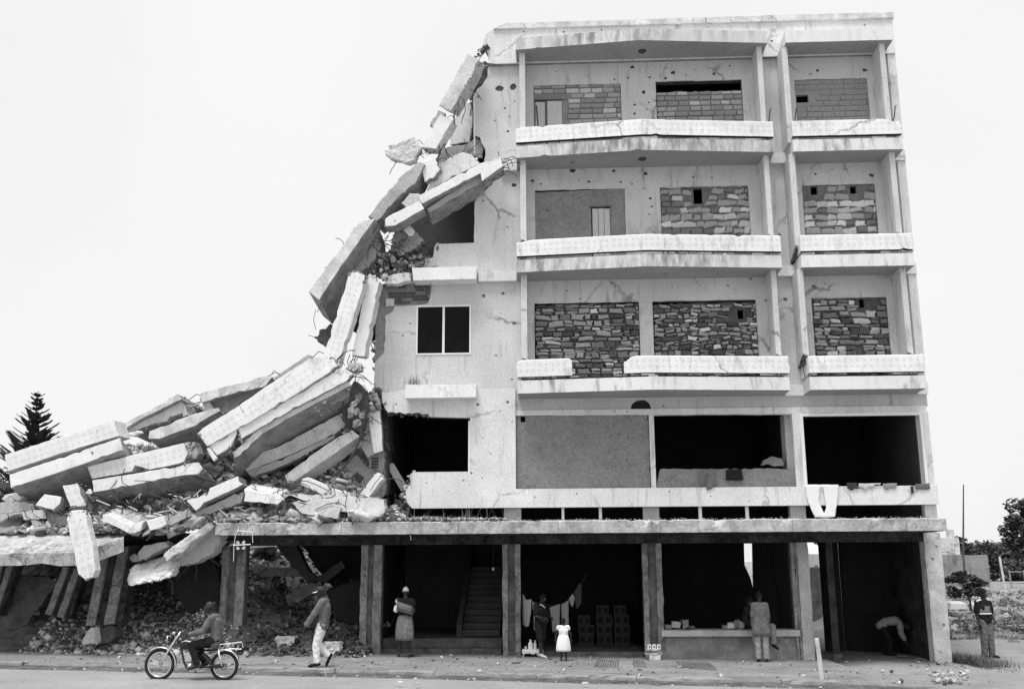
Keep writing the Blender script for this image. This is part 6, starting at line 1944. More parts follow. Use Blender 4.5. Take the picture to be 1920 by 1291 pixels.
    def skirt(name, mt, ztop, zhem, rt, rh):
        rings = []
        n = 36
        c0 = j['pelvis'].copy()
        for i in range(9):
            t = i / 8
            z = base.z + (ztop + (zhem - ztop) * t) * k
            cc = Vector((c0.x, c0.y, z))
            r_ = rt + (rh - rt) * (t ** .7) + (.02 * math.sin(t * 3.1))
            rings.append([cc + R @ Vector(((r_ * 1.12) * k * math.cos(2 * PI * q / n), r_ * .82 * k * math.sin(2 * PI * q / n), 0)) * (1 + .035 * t * math.sin(q * 2 * PI / n * 7 + 1)) for q in range(n)])
        inner = [[v + (Vector((c0.x, c0.y, v.z)) - v) * .06 for v in rg] for rg in rings[::-1]]
        return G().loft(rings + inner).obj(name, M[mt], e, smooth=True)
    for it in W_.get('items', ()):
        f, a = it[0], it[1:]
        {'top': top, 'legs': legs, 'shoes': shoes, 'skirt': skirt}[f](*a)
    e['_k'] = k
    return e, j, s
# rider
rb = onz(365, 1274, -.08)
RB = P(372, 1274, -5.5)
rz = RB.z
e, jr, _ = person('man in a grey shirt riding the motorcycle, facing left', (RB.x, -5.5, rz), -90, 1.72, dict(
    pelvis=(0, -.33, .78), waist=(0, -.335, .92), chest=(0, -.31, 1.13), neck=(0, -.20, 1.30), head=(0, -.145, 1.445),
    ls=(.18, -.26, 1.235), le=(.23, -.10, .98), lw=(.27, .18, .905), rs=(-.18, -.26, 1.235), re=(-.23, -.06, .99), rw=(-.27, .18, .93),
    lh=(.095, -.30, .78), lk=(.19, .12, .70), la=(.20, -.03, .325), lt=(.21, .12, .25), rh=(-.095, -.30, .78), rk=(-.19, .12, .70), ra=(-.20, -.03, .325), rt=(-.21, .12, .25)),
    look=(0, 1, -.08), wear=dict(items=[('legs', 'trousers', 'cloth_black', 1.92), ('top', 'shirt', 'cloth_shirt', 1.85, .06), ('shoes', 'cloth_dark')]))
nk = jr['neck']
G().torus(nk + Vector((0, 0, -.015)), .066, .016, (-.35, 0, 1), 18, 6).obj('collar', M['cloth_mid'], e, smooth=True)
for a in 'lr':
    q = jr[a + 'e'].lerp(jr[a + 'w'], .86)
    d_ = jr[a + 'w'] - jr[a + 'e']
    G().torus(q, .048, .010, tuple(d_), 16, 6).obj('cuff', M['cloth_mid'], e, smooth=True)
# walking man
wb = onz(597, 1250)
person('man in a dark cap, grey jersey and white trousers walking left past a stone block', wb, -90, 1.72, dict(
    pelvis=(0, -.07, .95), waist=(0, -.085, 1.09), chest=(0, -.09, 1.30), neck=(0, -.04, 1.48), head=(0, .015, 1.62),
    ls=(.18, -.07, 1.42), le=(.23, .10, 1.14), lw=(.21, .26, .92), rs=(-.18, -.07, 1.42), re=(-.23, -.12, 1.14), rw=(-.22, -.02, .92),
    lh=(.09, -.06, .93), lk=(.09, .05, .49), la=(.09, .02, .10), lt=(.10, .16, .04), rh=(-.09, -.06, .93), rk=(-.09, .07, .50), ra=(-.09, -.21, .24), rt=(-.09, -.17, .07)),
    look=(0, 1, -.12), wear=dict(cap=('cloth_dark', 'cloth_white'), items=[('legs', 'trousers', 'cloth_white', 1.9, .026), ('top', 'jersey', 'cloth_grey', 1.95, .06, .03), ('shoes', 'cloth_black')]))
# woman
fb = onz(758, 1231)
e, jw, sw = person('woman seen from behind in a pale cap, dark wrap and printed skirt', fb, 172, 1.66, dict(
    lh=(.08, 0, .92), rh=(-.08, 0, .92), lk=(.11, .02, .5), rk=(-.11, .02, .5), la=(.15, 0, .09), lt=(.19, .10, .035), ra=(-.15, 0, .09), rt=(-.19, .10, .035),
    le=(.25, -.02, 1.14), lw=(.10, .16, 1.10), re=(-.25, -.02, 1.14), rw=(-.10, .18, 1.10)), look=(.35, 1, -.05), female=True,
    wear=dict(cap=('cloth_pale', 'cloth_white'), items=[('top', 'dark_wrap', 'cloth_black', .35, .06, .03), ('skirt', 'skirt', 'cloth_print', 1.06, .42, .155, .215), ('shoes', 'cloth_dark')]))
# pale cloth band tied slantwise round her back, carrying bundle shape
g = G()
rings = []
for i in range(25):
    a = 2 * PI * i / 24
    ca, sa = math.cos(a), math.sin(a)
    zc = fb.z + 1.17 - .07 * ca
    rr = .205 + .03 * max(0, -sa)
    rings.append([Vector((fb.x + ca * rr, fb.y - .0 + sa * (.145 + .05 * max(0, -sa)), zc + dz)) * 1.0 for dz in (-.11, .11)] + [Vector((fb.x + ca * (rr - .03), fb.y + sa * (.12 + .05 * max(0, -sa)), zc + dz)) for dz in (.11, -.11)])
g.loft(rings, cap=False).obj('cloth_sling', M['cloth_grey'], e, smooth=True)
G().caps(jw['ls'], .075, jw['le'].lerp(jw['ls'], .15), .066, 12).obj('sleeve', M['cloth_white'], e, smooth=True)
# youth with a satchel
yb1 = onz(1014, 1232)
e, jy, _ = person('youth in dark shirt and shorts holding a small child by the hand', yb1, 55, 1.55, dict(
    lh=(.09, 0, .92), la=(.10, -.10, .09), lk=(.10, -.01, .5), lt=(.11, .05, .035), ra=(-.10, .10, .09), rk=(-.10, .06, .5), rt=(-.11, .24, .035),
    re=(-.25, .02, 1.14), rw=(-.18, .26, 1.05), le=(.24, .06, 1.13), lw=(.16, .26, 1.08), chest=(0, .02, 1.3), neck=(0, .05, 1.47), head=(0, .09, 1.61)), look=(0, 1, -.35),
    wear=dict(hair='hair', items=[('legs', 'shorts', 'cloth_black', .95, .03), ('top', 'shirt', 'cloth_black', .75, .04, .03), ('shoes', 'cloth_pale')]))
G().ell(jy['rw'] + Vector((.02, -.03, -.02)), (.10, .08, .09), 14, 9).obj('held_bundle', M['cloth_black'], e, smooth=True)
G().tube([jy['neck'] + Vector((-.05, -.09, -.02)), jy['neck'] + Vector((.02, -.12, -.04)), jy['neck'] + Vector((.08, -.10, -.10))], .016, 6).obj('collar', M['cloth_pale'], e)
# child
kb = onz(1057, 1238)
person('small child in a white sleeveless outfit seen from behind beside the youth', kb, 185, 1.02, dict(
    head=(0, .01, 1.56), neck=(0, 0, 1.40), ls=(.20, 0, 1.34), rs=(-.20, 0, 1.34), le=(.30, .02, 1.06), lw=(.33, .03, .84), re=(-.30, .02, 1.07), rw=(-.33, .06, .83),
    lh=(.09, 0, .80), rh=(-.09, 0, .80), lk=(.09, .02, .44), rk=(-.09, .02, .44), pelvis=(0, 0, .82), waist=(0, 0, 1.0), chest=(0, 0, 1.2)), child=True, vox=.010, girth=1.08,
    wear=dict(hair='hair', items=[('top', 'white_vest', 'cloth_white', .25, .02, .02), ('skirt', 'white_skirt', 'cloth_white', 1.02, .38, .17, .27)]))
# man with his back turned, grey coat
gx_ = X(1428, 1200, -.80); gb = Vector((gx_, -.80, gz(gx_)))
person('man with his back turned in a long grey jacket and loose pale trousers', gb, 176, 1.66, dict(
    ls=(.15, 0, 1.40), rs=(-.15, 0, 1.40), lk=(.10, .02, .5), le=(.185, .02, 1.13), lw=(.18, .12, .90), re=(-.185, .02, 1.13), rw=(-.18, .12, .90)), look=(.0, 1, -.2), girth=.9,
    wear=dict(hair='hair', items=[('legs', 'trousers', 'cloth_mid', 1.98, .03), ('top', 'jacket', 'cloth_grey', 1.95, .22, .030, .55), ('shoes', 'cloth_dark')]))
# seated man on the sill
sx_ = X(1428, 1180, -.05)
zseat = zs + .16
sb = Vector((sx_, -.02, zseat - .86 * 1.65 / 1.75))
person('man in a dark jacket sitting on the window sill facing the street', sb, 4, 1.65, dict(
    pelvis=(0, -.06, .96), waist=(-.07, -.06, 1.10), chest=(-.17, -.02, 1.29), neck=(-.24, .02, 1.44), head=(-.29, .06, 1.57), ls=(.0, .0, 1.38), rs=(-.35, .0, 1.38),
    le=(.10, .02, 1.12), lw=(.12, .12, 1.0), re=(-.43, .02, 1.10), rw=(-.33, .14, .99), lh=(.10, -.04, .95), lk=(.24, .26, .94), la=(.25, .24, .48), lt=(.30, .36, .40),
    rh=(-.10, -.04, .95), rk=(-.24, .26, .94), ra=(-.24, .24, .48), rt=(-.26, .36, .40)), look=(.25, 1, -.4),
    wear=dict(hair='hair', items=[('legs', 'trousers', 'cloth_mid', 1.9, .02), ('top', 'jacket', 'cloth_black', 1.95, .03, .04), ('shoes', 'cloth_black')]))
# bent figure in the passage
bx_ = X(1675, 1200, 1.7); bb = Vector((bx_, 1.7, gz(bx_) - .015))
person('person in a pale shirt bending down to the ground inside the dark passage', bb, 78, 1.6, dict(
    pelvis=(0, -.30, .86), waist=(0, -.16, .95), chest=(0, .10, .98), neck=(0, .28, .90), head=(0, .42, .84), ls=(.18, .20, .92), rs=(-.18, .20, .92),
    le=(.2, .24, .62), lw=(.14, .34, .36), re=(-.2, .22, .62), rw=(-.16, .36, .34), lh=(.09, -.30, .83), lk=(.11, -.18, .46), la=(.11, -.22, .09), lt=(.12, -.07, .035), rh=(-.09, -.30, .83), rk=(-.11, -.10, .46), ra=(-.11, -.12, .09), rt=(-.12, .03, .035)),
    look=(0, .6, -.8), wear=dict(hair='hair', items=[('legs', 'trousers', 'cloth_black', 1.9), ('top', 'shirt', 'cloth_mid', 1.5, .04, .035), ('shoes', 'cloth_black')]))
# man on the right
mb_ = onz(1854, 1232)
mb_ = Vector((mb_.x, mb_.y, gz(mb_.x) - .012))
e, jm, sm = person('man in a two tone sports jersey standing on the path right of the block', mb_, 22, 1.74, dict(
    le=(.235, .0, 1.13), lw=(.15, .17, .97), re=(-.235, -.02, 1.13), rw=(-.25, .05, .88), la=(.13, 0, .09), lt=(.19, .11, .035)), look=(.35, 1, 0),
    wear=dict(hair='hair', items=[('legs', 'trousers', 'cloth_grey', 1.97, .034), ('top', 'jersey', 'cloth_black', .8, .04, .03), ('shoes', 'cloth_black')]))
R_ = Matrix.Rotation(math.radians(22), 3, 'Z')
def belt(z0, z1, mt, nm, rx=.208, ry=.135):
    n = 24
    V = [[mb_ + R_ @ Vector((rx * math.cos(2 * PI * i / n), ry * math.sin(2 * PI * i / n), z)) for i in range(n)] for z in (z0, z1)]
    V += [[mb_ + R_ @ Vector((rx * .93 * math.cos(2 * PI * i / n), ry * .93 * math.sin(2 * PI * i / n), z)) for i in range(n)] for z in (z1, z0)]
    G().loft(V, cap=False).obj(nm, M[mt], e, smooth=True)
belt(1.11, 1.135, 'cloth_white', 'white_stripe')
belt(1.14, 1.31, 'cloth_grey', 'grey_chest', .206, .136)
for sg in (-1, 1):
    G().caps(mb_ + R_ @ Vector((sg * .11, -.03, 1.455)), .034, mb_ + R_ @ Vector((sg * .20, -.02, 1.425)), .05, 10).obj('shoulder_patch', M['cloth_white'], e, smooth=True)

# ================================================================== motorcycle
YM = -5.5
def mo(zx, zy, dy=0.0): return P(250 + zx / 7.173, 1110 + zy / 7.173, YM + dy)
def m2(pts, dy=0.0): return [mo(a, b, dy) for a, b in pts]
mc = empty('motorcycle', (RB.x, YM, rz)); tag(mc, 'small black motorcycle with chrome mudguards and a rear rack, ridden along the road', 'motorcycle')
def wheel(cx, cy, rpx):
    c = mo(cx, cy)
    R0 = (mo(cx + rpx, cy) - c).length
    wz = empty('wheel', c); wz.parent = mc; wz.location = c - ORG[mc.name]
    G().torus(c, R0 - .035, .036, (0, 1, 0), 44, 10).obj('tyre', M['rubber'], wz, smooth=True)
    G().torus(c, R0 - .072, .016, (0, 1, 0), 44, 8).obj('rim', M['chrome'], wz, smooth=True)
    G().tube([c + Vector((0, -.06, 0)), c + Vector((0, .06, 0))], .045, 12).obj('hub', M['alloy'], wz)
    g = G()
    for i in range(24):
        a = 2 * PI * i / 24
        d_ = Vector((math.cos(a), 0, math.sin(a)))
        a2 = a + (.35 if i % 2 else -.35)
        g.tube([c + Vector((math.cos(a2) * .04, (.03 if i % 4 < 2 else -.03), math.sin(a2) * .04)), c + d_ * (R0 - .08)], .0016, 4)
    kind(g.obj('spokes', M['alloy'], wz), 'stuff')
    return c, R0
fc, fR = wheel(355, 965, 204)
rc, rR = wheel(1225, 985, 190)
def fender(c, R0, a0, a1, w_, nm, mt):
    n = 18
    rings = []
    for i in range(n + 1):
        a = math.radians(a0 + (a1 - a0) * i / n)
        d_ = Vector((math.cos(a), 0, math.sin(a)))
        rings.append([c + d_ * (R0 + .012) + Vector((0, -w_, 0)), c + d_ * (R0 + .035) + Vector((0, -w_ * .5, 0)), c + d_ * (R0 + .035) + Vector((0, w_ * .5, 0)), c + d_ * (R0 + .012) + Vector((0, w_, 0)), c + d_ * (R0 + .022), ])
    G().loft(rings).obj(nm, M[mt], mc, smooth=True)
fender(fc, fR, -8, 132, .055, 'front_mudguard', 'chrome')
fender(rc, rR, 22, 165, .06, 'rear_mudguard', 'chrome')
for dy in (-.075, .075):
    G().tube(m2([(350, 965), (430, 850), (500, 735), (560, 640), (640, 530)], dy), [.017, .019, .021, .021, .018], 8).obj('fork_leg', M['chrome'], mc, smooth=True)
    G().tube(m2([(1195, 985), (1165, 880), (1140, 770)], dy * 1.4), [.02, .026, .02], 8).obj('rear_shock', M['chrome'], mc, smooth=True)
G().tube(m2([(590, 640), (640, 740), (680, 930), (720, 1020)]), .022, 8).obj('down_tube', M['paint_black'], mc)
G().tube(m2([(590, 640), (760, 770), (980, 775), (1150, 770), (1280, 760)]), .02, 8).obj('frame_rail', M['paint_black'], mc)
for dy in (-.08, .08):
    G().tube(m2([(960, 1000), (1100, 1000), (1225, 990)], dy), .018, 8).obj('swing_arm', M['paint_black'], mc)
g = G()
rings = []
for t, (zx, zy, hh, ww) in enumerate(((600, 690, .03, .03), (640, 690, .085, .085), (720, 690, .115, .12), (800, 700, .105, .12), (880, 715, .07, .09), (930, 725, .03, .05))):
    c = mo(zx, zy)
    rings.append([c + Vector((0, ww * math.cos(2 * PI * k / 14), hh * math.sin(2 * PI * k / 14))) for k in range(14)])
G().loft(rings).obj('tank', M['paint_black'], mc, smooth=True)
G().tube(m2([(650, 665), (700, 650), (760, 660)], -.118), .008, 6).obj('tank_stripe', M['chrome'], mc)
rings = []
for zx, zy, ww in ((880, 735, .06), (960, 720, .11), (1080, 705, .12), (1180, 700, .10), (1210, 700, .05)):
    c = mo(zx, zy)
    rings.append([c + Vector((0, ww * math.cos(2 * PI * k / 12), .04 * math.sin(2 * PI * k / 12))) for k in range(12)])
G().loft(rings).obj('seat', M['cloth_black'], mc, smooth=True)
c = mo(780, 985)
G().ell(c, (.085, .12, .075), 16, 10).obj('crankcase', M['alloy'], mc, smooth=True)
en = G()
for i in range(7):
    q = mo(750 + i * 3, 910 - i * 16)
    en.tube([q + Vector((-.06, 0, 0)), q + Vector((.06, 0, 0))], .05, 10)
en.obj('cylinder_fins', M['alloy'], mc)
G().tube(m2([(740, 870), (690, 960), (760, 1050), (950, 1060), (1150, 1000), (1370, 955)], .12), [.018, .018, .02, .026, .034, .036], 9).obj('exhaust', M['chrome'], mc, smooth=True)
G().tube(m2([(930, 830), (1000, 900), (1060, 960)], -.06), [.05, .06, .04], 8).obj('side_cover', M['paint_black'], mc)
G().tube(m2([(820, 1075), (835, 1060)], -.1) + [mo(850, 1075, -.22)], .014, 6).obj('foot_peg', M['iron'], mc)
hb = mo(640, 540)
G().tube([mo(720, 495, .34), mo(690, 500, .26), mo(650, 520, .12), mo(640, 535, 0), mo(650, 520, -.12), mo(690, 520, -.26), mo(730, 535, -.34)], .012, 8).obj('handlebar', M['chrome'], mc, smooth=True)
for dy in (-.30, .30):
    G().tube([mo(690, 515, dy), mo(740, 530, dy * 1.2)], .018, 8).obj('grip', M['rubber'], mc)
c = mo(505, 620)
G().ell(c, (.075, .085, .085), 16, 10).obj('headlight_shell', M['paint_black'], mc, smooth=True)
G().ell(c + Vector((-.055, 0, 0)), (.03, .072, .072), 14, 8).obj('headlight', M['chrome'], mc, smooth=True)
G().ell(mo(600, 545), (.045, .06, .045), 12, 8).obj('instrument', M['paint_black'], mc, smooth=True)
for dy in (-.2, .2):
    q = mo(545, 545, dy)
    G().ell(q, (.035, .02, .03), 10, 6).obj('indicator', M['cloth_pale'], mc, smooth=True)
for dy in (-.11, .11):
    G().tube(m2([(1145, 770), (1165, 700), (1460, 665), (1475, 740)], dy), .011, 6).obj('rack_rail', M['chrome'], mc)
    G().tube(m2([(1150, 775), (1290, 755), (1460, 760)], dy), .010, 6).obj('rack_rail', M['chrome'], mc)
    G().tube(m2([(1190, 765), (1240, 695), (1300, 750), (1370, 680)], dy), .007, 6).obj('rack_brace', M['chrome'], mc)
for zx, zy in ((1230, 692), (1340, 680), (1450, 668)):
    G().tube([mo(zx, zy, -.11), mo(zx, zy, .11)], .010, 6).obj('rack_rung', M['chrome'], mc)
G().hexa([mo(1370, 780, -.05), mo(1410, 715, -.05), mo(1425, 715, -.05), mo(1385, 785, -.05)], [mo(1370, 780, .05), mo(1410, 715, .05), mo(1425, 715, .05), mo(1385, 785, .05)]).obj('number_plate_holder', M['chrome'], mc)
c = mo(1220, 1000, -.075)
G().torus(c, .055, .008, (0, 1, 0), 22, 6).obj('sprocket', M['iron'], mc)
G().tube(m2([(900, 1010), (1060, 985), (1215, 960)], -.085), .02, 6).obj('chain_guard', M['paint_black'], mc)

# ================================================================== plants and the far background
def leaves(g, c, r, n, size, rr, squash=.8, hollow=.35):
    for _ in range(n):
        while True:
            d_ = Vector((rr.uniform(-1, 1), rr.uniform(-1, 1), rr.uniform(-1, 1)))
            if hollow < d_.length < 1: break
        p = Vector(c) + Vector((d_.x * r, d_.y * r, d_.z * r * squash))
        a = Vector((rr.uniform(-1, 1), rr.uniform(-1, 1), rr.uniform(-.6, .6))).normalized()
        b = a.cross(Vector((rr.uniform(-1, 1), rr.uniform(-1, 1), rr.uniform(-1, 1)))).normalized()
        s = size * rr.uniform(.6, 1.4)
        g.add([p - a * s, p - b * s * .45, p + a * s, p + b * s * .45], [(0, 1, 2, 3)])
def tree(label, name, base, h, crown, n, size, mt, seed, trunk_r=.15, squash=.8, lean=0):
    """crown: list of (dx, dy, z, radius) clumps"""
    rr = random.Random(seed)
    base = Vector(base)
    e = empty(name, base); tag(e, label, 'tree' if 'bush' not in name else 'bush')
    g = G()
    top = max(c[2] for c in crown)
    g.tube([base - Vector((0, 0, .2)), base + Vector((lean * .3, 0, top * .35)), base + Vector((lean, 0, top * .8))], [trunk_r, trunk_r * .75, trunk_r * .3], 8)
    for dx, dy, z, r in crown:
        s = base + Vector((lean * .4, 0, top * rr.uniform(.3, .55)))
        t = base + Vector((dx, dy, z))
        g.tube([s, s.lerp(t, .5) + Vector((0, 0, .1 * r)), t], [trunk_r * .4, trunk_r * .25, trunk_r * .08], 5)
    g.obj('trunk', M['bark'], e)
    g = G()
    tot = sum(c[3] ** 2 for c in crown)
    for dx, dy, z, r in crown:
        k = int(n * r * r / tot)
        for q in range(6):
            d_ = Vector((rr.uniform(-1, 1), rr.uniform(-1, 1), rr.uniform(-.7, .9))) * r * .5
            leaves(g, base + Vector((dx, dy, z)) + d_, r * rr.uniform(.35, .7), k // 6, size, rr, squash)
    o = g.obj('crown', [M[mt], M['leaf_mid'], M['grass']], e)
    o.data.polygons.foreach_set('material_index', np.array([rr.choice((0, 0, 0, 1, 2)) for _ in range(len(o.data.polygons))], dtype=np.int32))
    return e
# conifer behind the heap
Yc = 16.0
tp = P(70, 733, Yc)
pc_ = Vector((tp.x, Yc, gz(-14) - .1))
H_ = tp.z - pc_.z
e = empty('conifer', pc_); tag(e, 'dark conifer with tiered upswept branches rising behind the heap', 'tree')
rr = random.Random(5)
G().tube([pc_, pc_ + Vector((0, 0, H_ * .5)), pc_ + Vector((.05, 0, H_))], [.22, .14, .015], 8).obj('trunk', M['bark'], e)
g = G()
nt_ = 30
for i in range(nt_):
    z = H_ * (.38 + .62 * i / nt_)
    R0 = max(.14, (H_ - z) * .36 + .16) * rr.uniform(.82, 1.12)
    nb = rr.randint(6, 8)
    a0 = rr.uniform(0, 6)
    for b in range(nb):
        if rr.random() < .08: continue
        a = a0 + 2 * PI * b / nb + rr.uniform(-.35, .35)
        d_ = Vector((math.cos(a), math.sin(a), 0))
        sd_ = Vector((-d_.y, d_.x, 0))
        L = R0 * rr.uniform(.45, 1.2)
        br = lambda t: pc_ + Vector((.05 * z / H_, 0, z)) + d_ * L * t + Vector((0, 0, L * (.10 * t + .42 * t * t) - .05))
        g.tube([br(0), br(.5), br(1)], [.02, .014, .005], 4)
        for q in range(19):
            t = .10 + .90 * q / 18
            p = br(t)
            for sg in (-1, 1):
                ll = L * .34 * (1.15 - t * .75) + .05
                tip = p + sd_ * sg * ll * .75 + d_ * ll * .6 + Vector((0, 0, ll * .38))
                wv = Vector((0, 0, .036)) + d_ * .030
                g.add([p - wv, p + wv, tip + wv * .3, tip - wv * .3], [(0, 1, 2, 3)])
g.obj('needles', M['needle'], e)
# trees at the right
def gnd(x, y): return gz(x) - .135 + hills(x, y)
def bgp(u, Y): return Vector((X(u, 1050, Y), Y, gnd(X(u, 1050, Y), Y)))
b0 = bgp(1811, 12)
zt = P(1815, 1050, 12).z - b0.z
tree('low bush with layered dark foliage against the far wall', 'bush', b0, 2.5, [(-.45, 0, zt * .66, .42), (.0, 0, zt * .74, .42), (.42, .1, zt * .6, .34), (-.1, -.2, zt * .45, .4), (.3, -.1, zt * .38, .3), (-.6, 0, zt * .4, .36)], 2400, .08, 'leaf', 3, .05, .45)
b1 = bgp(1935, 34)
zt = P(1910, 930, 34).z - b1.z
tree('tall dark leafy tree cut by the right picture edge', 'leafy_tree', b1, 6, [(0, 0, zt * .85, 1.0), (-.5, 0, zt * .65, 1.2), (.6, .4, zt * .7, 1.3), (-.6, .2, zt * .45, 1.0), (.8, 0, zt * .45, 1.3), (0, -.4, zt * .3, 1.0)], 7000, .13, 'leaf', 4, .2)
b2 = bgp(1860, 42)
zt = P(1860, 1030, 42).z - b2.z
tree('spreading grey green tree behind the end of the far wall', 'leafy_tree', b2, 4, [(-1.4, 0, zt * .95, .9), (-.2, 0, zt * .8, 1.2), (1.0, .3, zt * .85, 1.1), (2.2, 0, zt * .7, 1.2), (-.9, 0, zt * .42, 1.1), (.7, -.4, zt * .36, 1.2), (1.9, .2, zt * .3, 1.0)], 7500, .15, 'leaf_mid', 6, .15)
b3 = bgp(1811, 40)
zt = P(1811, 1008, 40).z - b3.z
tree('thin dark sapling above the far wall beside the pole', 'leafy_tree', b3, 4, [(-.3, 0, zt * .9, .5), (.1, 0, zt * .7, .6), (.5, 0, zt * .55, .6), (1.0, 0, zt * .45, .5)], 1500, .12, 'leaf', 8, .08)
b5 = bgp(1530, 26)
tree('dark tree seen through the gap behind the pier', 'leafy_tree', b5, 4, [(0, 0, 3.4, 1.0), (.6, 0, 2.9, .9), (-.6, 0, 3.0, .8)], 2400, .13, 'leaf', 9, .12)
# far wall, roof building, pole
def farwall(name, label, cat, Y, pts, dep, mt, rough=None):
    o = chunk(name, label, cat, mt, Y, pts, (0, dep, 0), rough or [], .03, .4, chip=.01)
    return o
farwall('garden_wall', 'stained pale wall behind the layered bush at the right', 'wall', 22, [(1760, 1100), (1760, 1038), (1852, 1040), (1857, 1085), (1857, 1100)], .3, 'oldwall', [1])
farwall('flat_roof_house', 'low pale flat roofed house end beside the block', 'house', 30, [(1755, 1100), (1755, 1007), (1798, 1007), (1801, 1038), (1801, 1100)], 5, 'lightconc')
farwall('chimney_stub', 'short stub of masonry on the roof of the low house', 'masonry stub', 30.5, [(1780, 1008), (1780, 992), (1788, 992), (1791, 1008)], .5, 'lightconc')
pb_ = bgp(1806, 20)
o = G().tube([pb_ - Vector((0, 0, .3)), P(1806, 1040, 20), P(1806.5, 908, 20)], [.06, .05, .025], 8).obj('pole', M['bark']); tag(o, 'tall thin dark pole standing at the far wall', 'pole')
e = empty('antenna', bgp(1870, 40)); tag(e, 'roof antenna with short cross bars above the far trees', 'antenna')
G().tube([bgp(1872, 40), P(1871, 1020, 40)], .03, 5).obj('mast', M['iron'], e)
G().tube([P(1861, 1021, 40), P(1878, 1020, 40)], .025, 5).obj('boom', M['iron'], e)
for k in range(6):
    u = 1862.5 + k * 2.8
    G().tube([P(u, 1018.5, 40), P(u, 1023, 40)], .018, 4).obj('element', M['iron'], e)
q = bgp(1880, 24)
o = G().tube([Vector((q.x, 24, q.z - .2)), P(1874, 1043, 24)], .05, 6).obj('leaning_stake', M['lightconc']); tag(o, 'leaning pale stake standing in the weeds on the bank', 'stake')
e = empty('rail_fence', bgp(1905, 25)); tag(e, 'thin grey rail fence on the bank at the right picture edge', 'fence')
for u in (1892, 1919):
    G().tube([bgp(u, 25) - Vector((0, 0, .2)), P(u, 1068, 25)], .035, 6).obj('post', M['oldwall'], e)
G().tube([P(1890, 1071.5, 25), P(1935, 1071, 25)], .025, 6).obj('rail', M['oldwall'], e)
o = chunk('white_trough', 'white block lying in the weeds between block and standing man', 'block', 'white', 6.0, [(1781, 1142), (1784, 1131), (1812, 1130), (1817, 1142)], (0, .5, .05), None, .012, .1)
# shed and house seen through the ground storey
o = chunk('shed', 'dark timber shed with a bright sheet roof edge seen through the gap behind the pier', 'shed', 'column', 14, [(1500, 1200), (1500, 1064), (1560, 1062), (1560, 1200)], (0, 3, 0), [], .02, .4)
o = chunk('sheet_roof', 'bright rusty sheet roof behind the pier, seen through the gap', 'roof', 'roofing', 15, [(1495, 1062), (1510, 1038), (1560, 1036), (1570, 1058)], (0, 3, .5), [], .02, .4)
o = chunk('pale_house', 'pale house wall seen through the crack in the rear wall', 'house', 'lightconc', 24, [(1385, 1120), (1385, 1052), (1425, 1052), (1425, 1120)], (0, 3, 0), [], .02, .4)
# dark weedy ground of the bank, with the pale path left bare in front
V, F = [], []
xs_b, ys_b = spread(9.8, 40, 90), spread(2.9, 60, 110)
for y in ys_b:
    for x in xs_b:
        e_ = .5 * noise2(x * .9, 2.0)
        V.append((x, y + (e_ if y < 3.5 else 0), gnd(x, y) + (.09 if y > 3.2 else -.05) + .05 * noise2(x * 1.3, y * 1.1)))
for j_ in range(len(ys_b) - 1):
    for i in range(len(xs_b) - 1):
        a = j_ * len(xs_b) + i
        F.append((a, a + 1, a + len(xs_b) + 1, a + len(xs_b)))
kind(mob('grassy_bank', V, F, mat('weedy_ground', .13, .5, .8, .5, 5, 1.0, stain=.7, stain_v=.32, stain_scale=(.5, .7, 1), stain_lo=.55, stain_hi=.66), smooth=True), 'structure')
# weeds: blades of grass at the foot of the corner column, on the bank and on the ledges
def blades(name, pts, hmin, hmax, wd, mt, seed=1, lean=.5):
    rr = random.Random(seed)
    V, F = [], []
    for p in pts:
        p = Vector(p)
        h = rr.uniform(hmin, hmax)
        a = rr.uniform(0, 2 * PI)
        d_ = Vector((math.cos(a), math.sin(a), 0))
        s = Vector((-d_.y, d_.x, 0)) * wd
        m_ = p + d_ * h * lean * .25 + Vector((0, 0, h * .55))
        t = p + d_ * h * lean * rr.uniform(.4, 1) + Vector((0, 0, h))
        b = len(V)
        V += [p - s, p + s, m_ + s * .7, m_ - s * .7, t]
        F += [(b, b + 1, b + 2, b + 3), (b + 3, b + 2, b + 4)]
    return kind(mob(name, V, F, M[mt]), 'stuff')
pts = []
rr = random.Random(31)
for i in range(5200):
    x = 9.8 + abs(rr.gauss(0, .42)); y = rr.gauss(-.1, .75)
    if noise2(x * 2.3, y * 2.1) < -.25: continue
    pts.append((x, y, gnd(x, y) + .10))
blades('weeds', pts, .05, .24, .006, 'grass', 2, .8)
pts = []
for i in range(45000):
    y = 3.6 + 22 * rr.random() ** 1.5; x = rr.uniform(9.9, 12.5 + y * .62)
    if noise2(x * .6, y * .5) < -.35: continue
    pts.append((x, y, gnd(x, y) + .06))
blades('bank_grass', pts, .03, .13, .012, 'grass', 3, .9)
pts = []
for i in range(5000):
    y = 6 + 18 * rr.random(); x = rr.uniform(9.9, 12.5 + y * .62)
    if noise2(x * .8 + 3, y * .7) < .1: continue
    pts.append((x, y, gnd(x, y) + .06))
blades('dry_weeds', pts, .05, .26, .010, 'drygrass', 4, .9)
pts, sz = [], []
for i in range(1800):
    y = 5 + 18 * rr.random(); x = rr.uniform(10, 12.5 + y * .62)
    pts.append((x, y, gnd(x, y) + .10)); sz.append(min(.6, rr.lognormvariate(-1.9, .5)))
scatter('bank_stones', pts, sz, ['rubble_light', 'rubble', 'rubble_dark'], [.22, .35, .43], 31)
